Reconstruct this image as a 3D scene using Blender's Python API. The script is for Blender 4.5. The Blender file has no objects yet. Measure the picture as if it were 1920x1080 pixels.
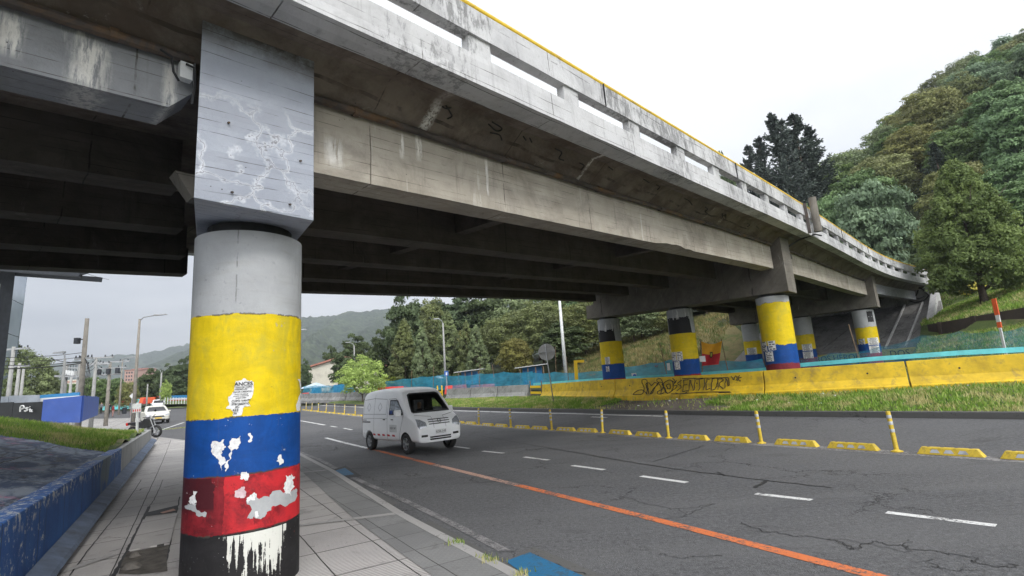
import bpy, bmesh, math, random
import numpy as np
from mathutils import Vector, Matrix
from mathutils.bvhtree import BVHTree
PI = math.pi; R = math.radians
rnd = random.Random(7); nrs = np.random.RandomState(11)
scene = bpy.context.scene; COL = scene.collection

# ---------------------------------------------------------------- camera
FPX, HCAM, ROLL, HY = 960.0, 1.75, R(4.0), 722.0
PITCH = math.atan((HY - 540) * math.cos(ROLL) / FPX)
FW = np.array([0, math.cos(PITCH), math.sin(PITCH)])
UP0 = np.array([0, -math.sin(PITCH), math.cos(PITCH)]); RT0 = np.array([1.0, 0, 0])
RT = RT0 * math.cos(ROLL) - UP0 * math.sin(ROLL); UPV = RT0 * math.sin(ROLL) + UP0 * math.cos(ROLL)
ORG = np.array([0, 0, HCAM])
cam = bpy.data.cameras.new('camera'); cam.sensor_width = 36; cam.lens = 36 * FPX / 1920
cam.clip_end = 9000; cam.clip_start = 0.1
camo = bpy.data.objects.new('camera', cam); COL.objects.link(camo)
camo.matrix_world = Matrix(((RT[0], UPV[0], -FW[0], 0), (RT[1], UPV[1], -FW[1], 0), (RT[2], UPV[2], -FW[2], HCAM), (0, 0, 0, 1)))
scene.camera = camo

# ---------------------------------------------------------------- node helpers
class G:
    def __init__(s, nt): s.nt = nt; s.l = nt.links
    def n(s, typ, ins=None, out=0, **kw):
        nd = s.nt.nodes.new(typ)
        for k, v in kw.items(): setattr(nd, k, v)
        for k, v in (ins or {}).items():
            sk = nd.inputs[k]
            if isinstance(v, bpy.types.NodeSocket): s.l.new(v, sk)
            else:
                if sk.type == 'RGBA' and len(v) == 3: v = (*v, 1)
                sk.default_value = v
        return nd.outputs[out]
    def m(s, op, a, b=0.0, c=0.0, clamp=False):
        return s.n('ShaderNodeMath', {0: a, 1: b, 2: c}, operation=op, use_clamp=clamp)
    def mix(s, f, a, b, blend='MIX'):
        return s.n('ShaderNodeMix', {0: f, 6: a, 7: b}, out=2, data_type='RGBA', blend_type=blend)
    def mr(s, v, a, b, c=0.0, d=1.0):
        return s.n('ShaderNodeMapRange', {0: v, 1: a, 2: b, 3: c, 4: d})
    def noise(s, vec, scale, detail=4.0, rough=.6, dist=0.0):
        return s.n('ShaderNodeTexNoise', {'Vector': vec, 'Scale': scale, 'Detail': detail, 'Roughness': rough, 'Distortion': dist})
    def vs(s, vec, x, y, z, rz=0.0, loc=(0, 0, 0)):
        return s.n('ShaderNodeMapping', {'Vector': vec, 'Scale': (x, y, z), 'Rotation': (0, 0, rz), 'Location': loc})
    def obj(s): return s.n('ShaderNodeTexCoord', out=3)
    def sep(s, v):
        nd = s.nt.nodes.new('ShaderNodeSeparateXYZ'); s.l.new(v, nd.inputs[0]); return nd.outputs
    def comb(s, x, y, z): return s.n('ShaderNodeCombineXYZ', {0: x, 1: y, 2: z})
    def bump(s, h, strength=.3, dist=.01): return s.n('ShaderNodeBump', {'Height': h, 'Strength': strength, 'Distance': dist})
    def out(s, sh, disp=None):
        o = s.nt.nodes.new('ShaderNodeOutputMaterial'); s.l.new(sh, o.inputs[0])

def newmat(name):
    m = bpy.data.materials.new(name); m.use_nodes = True; m.node_tree.nodes.clear(); return m, G(m.node_tree)
def pbsdf(g, col, rough=.8, metal=0.0, normal=None, **kw):
    d = {'Base Color': col, 'Roughness': rough, 'Metallic': metal}
    if normal is not None: d['Normal'] = normal
    d.update(kw); return g.n('ShaderNodeBsdfPrincipled', d)

# ---------------------------------------------------------------- world: bright overcast sky
w = bpy.data.worlds.new("World"); scene.world = w; w.use_nodes = True
w.node_tree.nodes.clear(); g = G(w.node_tree)
SUN_EL, SUN_AZ = R(38), R(146)      # azimuth clockwise from +Y
sky = g.n('ShaderNodeTexSky', sky_type='NISHITA', sun_disc=False, sun_elevation=SUN_EL, sun_rotation=SUN_AZ, altitude=2600.0)
gc = g.n('ShaderNodeTexCoord', out=0)
sp = g.sep(gc)
den = g.m('ADD', g.m('MAXIMUM', sp[2], 0.0), .18)
cv = g.comb(g.m('DIVIDE', sp[0], den), g.m('DIVIDE', sp[1], den), 0.0)
n1 = g.noise(cv, .9, 6, .55, .3); n2 = g.noise(g.vs(cv, 1, 1, 1, .5, (3, 7, 0)), 2.6, 5, .5)
cl = g.mr(g.m('ADD', g.m('MULTIPLY', n1, .7), g.m('MULTIPLY', n2, .3)), .40, .60)
side = g.m('MAXIMUM', g.mr(sp[0], -.72, -.05), g.mr(sp[2], .25, .6))          # the cloud deck is thinner and brighter towards the east
dark = g.mix(side, (5.0, 5.1, 5.3), (8.2, 8.35, 8.6)); lite = g.mix(side, (7.6, 7.6, 7.65), (10.2, 10.2, 10.2))
cloud = g.mix(cl, dark, lite)
back = g.mr(g.m('ADD', g.m('MULTIPLY', sp[0], .45), g.m('MULTIPLY', sp[1], -.89)), -.05, .75, 1.0, 3.0)   # unseen cloud behind the camera, brightened to light the surfaces facing it
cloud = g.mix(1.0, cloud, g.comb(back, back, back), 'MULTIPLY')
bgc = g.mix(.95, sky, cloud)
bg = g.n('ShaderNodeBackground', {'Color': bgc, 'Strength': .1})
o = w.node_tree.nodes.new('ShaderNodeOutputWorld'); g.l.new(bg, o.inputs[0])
sun = bpy.data.lights.new('sun', 'SUN'); sun.energy = 1.5; sun.angle = R(12); sun.color = (1, .965, .91)
suno = bpy.data.objects.new('sun', sun); COL.objects.link(suno)
sd = Vector((math.sin(SUN_AZ) * math.cos(SUN_EL), math.cos(SUN_AZ) * math.cos(SUN_EL), math.sin(SUN_EL)))
suno.rotation_euler = (-sd).to_track_quat('-Z', 'Y').to_euler()
vs_ = scene.view_settings; scene.display_settings.display_device = 'sRGB'
vs_.view_transform = 'Standard'; vs_.look = 'None'; vs_.exposure = 0.56; vs_.gamma = 1.0; vs_.use_curve_mapping = False
scene.cycles.max_bounces = 6; scene.cycles.diffuse_bounces = 4; scene.cycles.glossy_bounces = 2
scene.cycles.transparent_max_bounces = 10; scene.cycles.transmission_bounces = 4; scene.cycles.volume_bounces = 0
scene.cycles.use_denoising = True

# ---------------------------------------------------------------- measuring helpers (photo pixel -> point in the place)
def ray(x, y): return RT * (x - 960) - UPV * (y - 540) + FW * FPX
def atz(x, y, z=0.0):
    d = ray(x, y); return ORG + d * ((z - HCAM) / d[2])
def hdep(x, y, D):           # point on the ray at forward ground distance D
    d = ray(x, y); return ORG + d * (D / d[1])
def onpl(x, y, P, n):
    d = ray(x, y); n = np.array(n); return ORG + d * (np.dot(np.array(P) - ORG, n) / np.dot(d, n))
def RH(x, y):                # the carriageway climbs gently away from the bridge
    t = -.5 * x + .866 * y - 16
    return 0.0 if t < 0 else (.02 * t * t / 16 if t < 8 else min(.02 * (t - 4), 2.0))
def onroad(x, y, off=0.0):
    z = off
    for _ in range(40):
        P = atz(x, y, z); z = .5 * z + .5 * (RH(P[0], P[1]) + off)
    return P

# ---------------------------------------------------------------- objects
def tag(o, label=None, cat=None, group=None, kind=None):
    if label: o['label'] = label
    if cat: o['category'] = cat
    if group: o['group'] = group
    if kind: o['kind'] = kind
    return o
def empty(name, label, cat, loc=(0, 0, 0), rz=0.0, group=None):
    o = bpy.data.objects.new(name, None); COL.objects.link(o); o.location = loc; o.rotation_euler = (0, 0, rz)
    o.empty_display_size = .1
    return tag(o, label, cat, group)
def link(name, me, mat=None, parent=None, loc=None, rz=None):
    o = bpy.data.objects.new(name, me); COL.objects.link(o)
    if mat:
        me.materials.clear()
        for k in (mat if isinstance(mat, (list, tuple)) else [mat]): me.materials.append(k)
    if parent: o.parent = parent
    if loc is not None: o.location = loc
    if rz is not None: o.rotation_euler = (0, 0, rz)
    return o
def kids(o): return [c for c in bpy.data.objects if c.parent is o]
def copy_tree(o, loc=None, rz=None, scale=None, label=None, group=None, _p=None, _ch=None):
    if _ch is None:
        _ch = {}
        for q in bpy.data.objects:
            if q.parent: _ch.setdefault(q.parent.name, []).append(q)
    c = o.copy(); COL.objects.link(c)
    if _p: c.parent = _p
    for q in _ch.get(o.name, []): copy_tree(q, _p=c, _ch=_ch)
    if loc is not None: c.location = loc
    if rz is not None: c.rotation_euler = (c.rotation_euler[0], c.rotation_euler[1], rz)
    if scale is not None: c.scale = scale
    if label: c['label'] = label
    if group: c['group'] = group
    return c
class MB:
    def __init__(s): s.v = []; s.f = []; s.mi = []
    def add(s, vs, fs, mi=0):
        b = len(s.v); s.v += [tuple(map(float, p)) for p in vs]; s.f += [tuple(i + b for i in f) for f in fs]; s.mi += [mi] * len(fs); return s
    def hexa(s, p, mi=0):    # 8 points: bottom 4 ccw, top 4
        return s.add(p, [(3, 2, 1, 0), (4, 5, 6, 7), (0, 1, 5, 4), (1, 2, 6, 5), (2, 3, 7, 6), (3, 0, 4, 7)], mi)
    def box(s, x0, x1, y0, y1, z0, z1, mi=0):
        return s.hexa([(x0, y0, z0), (x1, y0, z0), (x1, y1, z0), (x0, y1, z0), (x0, y0, z1), (x1, y0, z1), (x1, y1, z1), (x0, y1, z1)], mi)
    def bar(s, a, b, wx, wz=None, mi=0, up=(0, 0, 1)):
        wz = wz or wx; a = Vector(a); b = Vector(b); d = (b - a).normalized(); u = Vector(up)
        if abs(d.dot(u)) > .95: u = Vector((1, 0, 0))
        r = d.cross(u).normalized(); u = r.cross(d).normalized(); r *= wx / 2; u *= wz / 2
        return s.hexa([a - r - u, a + r - u, b + r - u, b - r - u, a - r + u, a + r + u, b + r + u, b - r + u], mi)
    def tube(s, pts, rad, n=10, mi=0, cap=True):
        pts = [Vector(p) for p in pts]; rads = rad if isinstance(rad, (list, tuple)) else [rad] * len(pts)
        b = len(s.v); k = len(pts); pr = None
        for i, p in enumerate(pts):
            d = (pts[min(i + 1, k - 1)] - pts[max(i - 1, 0)]).normalized()
            if pr is None:
                u = Vector((0, 0, 1)) if abs(d.z) < .9 else Vector((1, 0, 0)); pr = d.cross(u).normalized()
            else: pr = (pr - d * pr.dot(d)).normalized()
            q = d.cross(pr)
            for j in range(n):
                a = 2 * PI * j / n; s.v.append(tuple(p + (pr * math.cos(a) + q * math.sin(a)) * rads[i]))
        for i in range(k - 1):
            for j in range(n):
                j2 = (j + 1) % n; s.f.append((b + i * n + j, b + i * n + j2, b + (i + 1) * n + j2, b + (i + 1) * n + j)); s.mi.append(mi)
        if cap:
            s.f.append(tuple(b + j for j in range(n))[::-1]); s.mi.append(mi)
            s.f.append(tuple(b + (k - 1) * n + j for j in range(n))); s.mi.append(mi)
        return s
    def lathe(s, prof, n=24, c=(0, 0, 0), axis='z', mi=0):   # prof: (r, h)
        b = len(s.v)
        for r_, h in prof:
            for j in range(n):
                a = 2 * PI * j / n; x, y = r_ * math.cos(a), r_ * math.sin(a)
                p = (x, y, h) if axis == 'z' else ((x, h, y) if axis == 'y' else (h, x, y))
                s.v.append((p[0] + c[0], p[1] + c[1], p[2] + c[2]))
        for i in range(len(prof) - 1):
            for j in range(n):
                j2 = (j + 1) % n; s.f.append((b + i * n + j, b + i * n + j2, b + (i + 1) * n + j2, b + (i + 1) * n + j)); s.mi.append(mi)
        return s
    def loft(s, rings, closed=True, caps=True, mi=0):
        b = len(s.v); n = len(rings[0])
        for r_ in rings: s.v += [tuple(map(float, p)) for p in r_]
        for i in range(len(rings) - 1):
            for j in range(n if closed else n - 1):
                j2 = (j + 1) % n; s.f.append((b + i * n + j, b + i * n + j2, b + (i + 1) * n + j2, b + (i + 1) * n + j)); s.mi.append(mi)
        if caps and closed:
            s.f.append(tuple(b + j for j in range(n))[::-1]); s.mi.append(mi)
            s.f.append(tuple(b + (len(rings) - 1) * n + j for j in range(n))); s.mi.append(mi)
        return s
    def prism(s, poly, z0, z1, mi=0):
        n = len(poly); return s.add([(x, y, z0) for x, y in poly] + [(x, y, z1) for x, y in poly],
            [tuple(range(n))[::-1], tuple(range(n, 2 * n))] + [(i, (i + 1) % n, n + (i + 1) % n, n + i) for i in range(n)], mi)
    def mesh(s, name, smooth=False, fix=True):
        me = bpy.data.meshes.new(name); me.from_pydata(s.v, [], s.f)
        if any(s.mi): me.polygons.foreach_set('material_index', s.mi)
        if fix:
            bm = bmesh.new(); bm.from_mesh(me); bmesh.ops.recalc_face_normals(bm, faces=bm.faces); bm.to_mesh(me); bm.free()
        if smooth: me.polygons.foreach_set('use_smooth', [True] * len(me.polygons))
        me.update(); return me
    def build(s, name, mat, parent=None, smooth=False, loc=None, rz=None, bevel=0, ang=None, fix=True):
        me = s.mesh(name, smooth, fix)
        o = link(name, me, mat, parent, loc, rz)
        if bevel:
            m = o.modifiers.new('b', 'BEVEL'); m.width = bevel; m.segments = 2; m.limit_method = 'ANGLE'; m.angle_limit = R(35)
        if smooth and ang: 
            try: me.set_sharp_from_angle(angle=R(ang))
            except Exception: pass
        return o
def npmesh(name, V, F, smooth=False, attr=None):
    me = bpy.data.meshes.new(name); k = F.shape[1]
    me.vertices.add(len(V)); me.vertices.foreach_set('co', V.astype(np.float32).ravel())
    me.loops.add(F.size); me.loops.foreach_set('vertex_index', F.astype(np.int32).ravel())
    me.polygons.add(len(F)); me.polygons.foreach_set('loop_start', np.arange(0, F.size, k, dtype=np.int32))
    try: me.polygons.foreach_set('loop_total', np.full(len(F), k, dtype=np.int32))
    except Exception: pass
    if smooth: me.polygons.foreach_set('use_smooth', np.ones(len(F), dtype=bool))
    if attr is not None:
        a = me.attributes.new('tint', 'FLOAT', 'POINT'); a.data.foreach_set('value', attr.astype(np.float32))
    me.update(calc_edges=True); me.validate(); return me
def grid_mesh(name, P, smooth=True):    # P: (a,b,3)
    a, b = P.shape[:2]; idx = np.arange(a * b).reshape(a, b)
    F = np.stack([idx[:-1, :-1], idx[1:, :-1], idx[1:, 1:], idx[:-1, 1:]], -1).reshape(-1, 4)
    return npmesh(name, P.reshape(-1, 3), F, smooth)
def text_mesh(txt, size, ext=0.0, offset=0.0):
    cu = bpy.data.curves.new('t', 'FONT'); cu.body = txt; cu.size = size; cu.align_x = 'CENTER'; cu.align_y = 'CENTER'
    cu.offset = offset; cu.extrude = ext; cu.resolution_u = 3
    o = bpy.data.objects.new('t', cu); COL.objects.link(o); dg = bpy.context.evaluated_depsgraph_get(); dg.update()
    me = bpy.data.meshes.new_from_object(o.evaluated_get(dg)); bpy.data.objects.remove(o); bpy.data.curves.remove(cu)
    me.materials.clear(); return me
def ribbon(pts, wd, z=0.0):             # flat stroke in 2D -> list of quads
    vs, fs = [], []; pts = [Vector((p[0], p[1])) for p in pts]; k = len(pts)
    for i, p in enumerate(pts):
        d = (pts[min(i + 1, k - 1)] - pts[max(i - 1, 0)])
        d = d.normalized() if d.length > 1e-9 else Vector((1, 0)); q = Vector((-d.y, d.x)) * wd / 2
        vs += [(p.x - q.x, p.y - q.y, z), (p.x + q.x, p.y + q.y, z)]
    for i in range(k - 1): fs.append((2 * i, 2 * i + 2, 2 * i + 3, 2 * i + 1))
    return vs, fs
def smooth_line(pts, per=6):            # Catmull-Rom
    P = [np.array(p, float) for p in pts]; P = [2 * P[0] - P[1]] + P + [2 * P[-1] - P[-2]]; out = []
    for i in range(1, len(P) - 2):
        for k in range(per):
            t = k / per
            out.append(.5 * (2 * P[i] + (P[i + 1] - P[i - 1]) * t + (2 * P[i - 1] - 5 * P[i] + 4 * P[i + 1] - P[i + 2]) * t * t + (3 * P[i] - P[i - 1] - 3 * P[i + 1] + P[i + 2]) * t ** 3))
    out.append(P[-2]); return out
# ---------------------------------------------------------------- materials
MT = {}
def simple(name, col, rough=.7, metal=0.0, var=.12, scale=6.0, bump=0.0, spec=None, dirt=None, dsc=3.0):
    m, g = newmat(name); oc = g.obj(); n = g.noise(oc, scale, 5, .6)
    c = g.mix(g.mr(n, .3, .7), tuple(x * (1 - var) for x in col), tuple(min(1, x * (1 + var)) for x in col))
    if dirt: c = g.mix(g.mr(g.noise(oc, dsc, 6, .7, .4), .52, .72, 0, .8), c, dirt)
    nm = g.bump(g.noise(oc, scale * 6, 4, .6), bump, .01) if bump else None
    kw = {'Specular IOR Level': spec} if spec is not None else {}
    g.out(pbsdf(g, c, rough, metal, nm, **kw)); MT[name] = m; return m

def concrete(name, lo, hi, dark=(.05, .045, .04), boards=8.0, grime=.5, streak=.5, efflo=0.0, black=0.0, brown=None, veins=False, paint=None, spall=0.0, stains=()):
    m, g = newmat(name); oc = g.obj(); s = g.sep(oc)
    n = g.noise(oc, 1.3, 6, .65, .3); c = g.mix(g.mr(n, .3, .7), lo, hi)
    if paint: c = g.mix(g.mr(g.noise(oc, .9, 6, .7, .5), .42, .6, .15, 1), c, paint)
    # formwork boards following the slope of the deck
    t = g.m('ADD', g.m('SUBTRACT', s[2], g.m('MULTIPLY', s[0], .058)), g.m('MULTIPLY', s[1], .9))
    tb = g.m('ADD', g.m('MULTIPLY', t, boards), g.m('MULTIPLY', g.noise(g.vs(oc, .35, .35, .35), 2.0, 3, .6), .35))
    fr = g.m('FRACT', tb); bi = g.m('FLOOR', tb)
    line = g.m('LESS_THAN', g.m('ABSOLUTE', g.m('SUBTRACT', fr, .5)), .026)
    gate = g.mr(g.noise(g.comb(g.m('MULTIPLY', s[0], 1.3), bi, g.m('MULTIPLY', s[1], 1.0)), 1.2, 4, .7), .44, .58)
    bt = g.n('ShaderNodeTexWhiteNoise', {'Vector': g.comb(bi, g.m('FLOOR', g.m('MULTIPLY', g.m('ADD', s[0], s[1]), .45)), 0.0)}, noise_dimensions='3D')
    c = g.mix(g.m('MULTIPLY', g.m('SUBTRACT', bt, .5), .16), c, (1, 1, 1), 'ADD') if False else g.mix(g.mr(bt, 0, 1, 0, .16), c, dark)
    c = g.mix(g.m('MULTIPLY', g.m('MULTIPLY', line, gate), .8), c, dark)
    vj = g.m('LESS_THAN', g.m('ABSOLUTE', g.m('SUBTRACT', g.m('FRACT', g.m('DIVIDE', g.m('ADD', s[0], g.m('MULTIPLY', g.noise(oc, 2.5, 4), .05)), 2.35)), .5)), .0035)
    c = g.mix(g.m('MULTIPLY', vj, g.mr(g.noise(oc, 2.0, 4), .42, .5, 0, .8)), c, dark)
    for s0, w_, za, zb, k in stains:
        dx = g.m('ABSOLUTE', g.m('SUBTRACT', s[0], g.m('ADD', s0, g.m('MULTIPLY', g.m('SUBTRACT', g.noise(g.vs(oc, 5, 5, 2.5), 1.0, 5, .7), .5), w_ * 1.6))))
        mk = g.m('MULTIPLY', g.mr(dx, w_, w_ * .35), g.m('MULTIPLY', g.mr(s[2], za - .05, za + .05), g.mr(s[2], zb + .06, zb - .06)))
        mk = g.m('MULTIPLY', mk, g.mr(g.noise(g.vs(oc, 22, 22, 3.0, 0, (s0, 0, 0)), 1.0, 6, .75), .40, .52))
        c = g.mix(g.m('MULTIPLY', mk, k, clamp=True), c, (.72, .70, .66))
    # large stains, downward streaks
    c = g.mix(g.mr(g.noise(oc, .8, 8, .72, .6), .50, .70, 0, grime), c, dark)
    st = g.noise(g.vs(oc, 7.0, 7.0, .55), 1.0, 5, .65, .2)
    c = g.mix(g.mr(st, .58, .74, 0, streak), c, dark)
    if brown: c = g.mix(g.mr(g.noise(g.vs(oc, 1, 1, 1.6, 0, (5, 3, 1)), 1.1, 6, .7, .5), .46, .62, 0, .75), c, brown)
    if black: c = g.mix(g.mr(g.m('MULTIPLY', g.noise(g.vs(oc, 5.0, 5.0, 1.6), 1.6, 9, .84), g.mr(g.noise(oc, .5, 3), .35, .65, .75, 1.15)), .5, .58, 0, black), c, (.03, .03, .03))
    if efflo:
        ef = g.m('MULTIPLY', g.mr(g.noise(g.vs(oc, 4.0, 4.0, .6, 0, (2, 9, 4)), 1.0, 6, .7, .3), .62, .70), g.mr(g.noise(oc, .55, 2), .5, .62))
        c = g.mix(g.m('MULTIPLY', ef, efflo), c, (.75, .73, .68))
    if veins:
        dv = g.n('ShaderNodeVectorMath', {0: oc, 1: g.n('ShaderNodeVectorMath', {0: g.n('ShaderNodeTexNoise', {'Vector': oc, 'Scale': 2.6, 'Detail': 4.0, 'Roughness': .6}, out=1), 1: (.5, .5, .5)}, operation='MULTIPLY')}, operation='ADD')
        vo = g.n('ShaderNodeTexVoronoi', {'Vector': g.vs(dv, 1, 1, 1, 0, (.12, 0, .15)), 'Scale': 1.75}, feature='DISTANCE_TO_EDGE')
        vm = g.m('MULTIPLY', g.m('POWER', g.mr(vo, .06, .0), 1.6), g.mr(s[2], 4.62, 4.38))
        vm = g.m('MULTIPLY', vm, g.mr(g.noise(oc, 5, 6, .7), .3, .62))
        vm = g.m('MULTIPLY', vm, g.m('LESS_THAN', s[1], -.85))
        c = g.mix(g.m('MULTIPLY', vm, 1.0, clamp=True), c, (.72, .74, .78))
        c = g.mix(g.m('MULTIPLY', g.mr(vo, .012, .0), g.mr(s[2], 4.62, 4.38)), c, (.22, .22, .24))
        c = g.mix(g.m('MULTIPLY', g.mr(s[2], 4.95, 5.25, 0, .9), g.mr(g.noise(oc, 3, 6, .7), .40, .58)), c, (.08, .062, .05))
    # pinholes
    ph = g.n('ShaderNodeTexVoronoi', {'Vector': oc, 'Scale': 9.0, 'Randomness': 1.0})
    c = g.mix(g.m('MULTIPLY', g.m('LESS_THAN', ph, .055), g.mr(g.noise(oc, 2.3, 2), .5, .56)), c, dark)
    hb = g.m('SUBTRACT', g.noise(oc, 14, 6, .7), g.m('MULTIPLY', g.m('MULTIPLY', line, gate), .5))
    hb = g.m('ADD', hb, g.m('MULTIPLY', bt, .15))
    g.out(pbsdf(g, c, .88, 0, g.bump(hb, .55, .02), **{'Specular IOR Level': .25})); MT[name] = m; return m

def _sx(x, y, n=.55): P_ = onpl(x, y, (CX_ + .74 * n, CY_ - .673 * n, 0), (.74, -.673, 0)); return float((P_[0] - CX_) * .673 + (P_[1] - CY_) * .74), float(P_[2])
CX_, CY_ = -2.78, 5.30
def _st(x, y0, y1, w_, k=1.0, n=.55): return (_sx(x, y0, n)[0], w_, _sx(x, y1, n)[1], _sx(x, y0, n)[1], k)
BST = [_st(628, 265, 310, .13, .9), _st(752, 252, 292, .045), _st(784, 252, 297, .06), _st(911, 296, 362, .035), _st(1200, 400, 450, .03, .7), _st(1447, 465, 500, .06, .8)]
HST = [_st(803, 205, 246, .10, 1.0, .75), _st(1090, 300, 335, .05, .8, .75)]
LST = [_st(172, 78, 165, .16), _st(322, 125, 205, .08, .8), _st(22, 30, 100, .10)]
concrete('concrete_capital', (.30, .325, .38), (.38, .405, .46), boards=9, grime=.15, streak=.2, veins=True)
concrete('concrete_beam', (.335, .302, .25), (.455, .418, .36), (.075, .062, .05), boards=8, grime=.5, streak=.45, efflo=.6, stains=BST)
concrete('concrete_beam_grey', (.24, .25, .265), (.33, .34, .36), (.06, .05, .04), boards=8, grime=.3, streak=.25, efflo=.6, stains=LST)
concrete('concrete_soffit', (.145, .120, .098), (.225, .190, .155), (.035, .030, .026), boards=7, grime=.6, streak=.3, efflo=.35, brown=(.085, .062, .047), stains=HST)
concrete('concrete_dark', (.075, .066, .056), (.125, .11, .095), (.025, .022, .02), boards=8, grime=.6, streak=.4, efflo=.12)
concrete('concrete_fascia', (.40, .40, .41), (.58, .58, .59), (.10, .095, .09), boards=5, grime=.35, streak=.4, black=.45, paint=(.56, .56, .565))
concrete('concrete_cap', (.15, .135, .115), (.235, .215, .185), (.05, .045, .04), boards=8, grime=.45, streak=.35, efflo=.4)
concrete('concrete_rail', (.36, .36, .37), (.56, .56, .57), (.09, .085, .08), boards=3, grime=.45, streak=.65, black=.55, paint=(.56, .56, .565))
concrete('concrete_wall', (.24, .24, .235), (.36, .36, .35), (.06, .055, .05), boards=1.6, grime=.5, streak=.7, black=.4)
concrete('concrete_slope', (.17, .165, .16), (.27, .265, .26), (.045, .042, .04), boards=.7, grime=.6, streak=.35, black=.5)
concrete('concrete_pale', (.42, .42, .42), (.55, .55, .55), (.12, .11, .10), boards=2, grime=.3, streak=.5)

GREYP = (.36, .37, .38); YEL = (.64, .47, .006); BLU = (.004, .055, .24); RED = (.27, .018, .024); BLK = (.018, .017, .018)
def column_paint(name, bands, edge=.012, near=False, extra=None):
    m, g = newmat(name); oc = g.obj(); s = g.sep(oc)
    ang = g.m('ARCTAN2', s[1], s[0])
    ncs = g.noise(oc, 2.2, 7, .65, .3)
    c = g.mix(g.mr(ncs, .3, .7), tuple(x * .88 for x in GREYP), tuple(x * 1.1 for x in GREYP))
    # vertical form seams and tie marks
    seam = g.m('LESS_THAN', g.m('ABSOLUTE', g.m('SUBTRACT', ang, g.m('ADD', -1.33, g.m('MULTIPLY', g.noise(oc, 3, 4), .05)))), .012)
    c = g.mix(g.m('MULTIPLY', seam, g.mr(g.noise(oc, 9, 3), .42, .55, 0, .6)), c, (.13, .13, .13))
    c = g.mix(g.mr(g.noise(g.vs(oc, 3, 3, .7), 1.4, 7, .75, .3), .58, .74, 0, .35), c, (.17, .16, .15))
    for ztop, col, var in bands:
        ed = g.m('ADD', ztop, g.m('MULTIPLY', g.m('SUBTRACT', g.noise(oc, 4.0, 8, .75), .5), edge * 14))
        mask = g.m('LESS_THAN', s[2], ed)
        nn = g.noise(g.vs(oc, 1.3, 1.3, 2.6, 0, (ztop * 3, 1, 2)), 1.6, 8, .72, .8)
        pc = g.mix(g.mr(g.m('ADD', g.m('MULTIPLY', nn, .6), g.m('MULTIPLY', g.noise(g.vs(oc, 5, 5, 1.2, 0, (ztop, 0, 0)), 1.3, 7, .75, .4), .4)), .42, .58), tuple(x * (1 - var) for x in col), tuple(min(1, x * (1 + var * .5)) for x in col))
        if col == YEL: pc = g.mix(g.mr(g.noise(g.vs(oc, 2.0, 2.0, 1.2, 0, (8, 1, 2)), 1.5, 8, .7, 1.2), .50, .64, 0, .6), pc, (.42, .36, .04))
        c = g.mix(mask, c, pc)
        rim = g.m('MULTIPLY', g.m('LESS_THAN', g.m('ABSOLUTE', g.m('SUBTRACT', s[2], ed)), .008), g.m('GREATER_THAN', g.noise(oc, 7, 3), .5))
        c = g.mix(g.m('MULTIPLY', rim, .7), c, (.05, .05, .04))
    chp = g.mr(g.noise(g.vs(oc, 1, 1, 1, 0, (9, 2, 4)), 6.5, 9, .82, .3), .635, .655)
    c = g.mix(g.m('MULTIPLY', chp, .85), c, (.33, .34, .34)); lap = g.noise(g.vs(oc, 1.2, 1.2, 9.0, 0, (3, 3, 3)), 1.0, 6, .7, .6)
    c = g.mix(g.mr(lap, .55, .72, 0, .28), c, (.75, .72, .55), 'MULTIPLY')
    if extra: c = extra(g, c, oc, s, ang)
    c = g.mix(g.mr(g.noise(oc, 12, 8, .8), .60, .68, 0, .45), c, (.06, .055, .05)); c = g.mix(g.mr(g.noise(g.vs(oc, 9, 9, .7), 1.0, 6, .75), .60, .72, 0, .35), c, (.10, .09, .07))
    hb = g.m('ADD', g.noise(oc, 25, 5, .7), g.m('MULTIPLY', ncs, .6))
    g.out(pbsdf(g, c, g.mr(ncs, .3, .7, .5, .7), 0, g.bump(hb, .3, .01), **{'Specular IOR Level': .22})); MT[name] = m; return m
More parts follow.
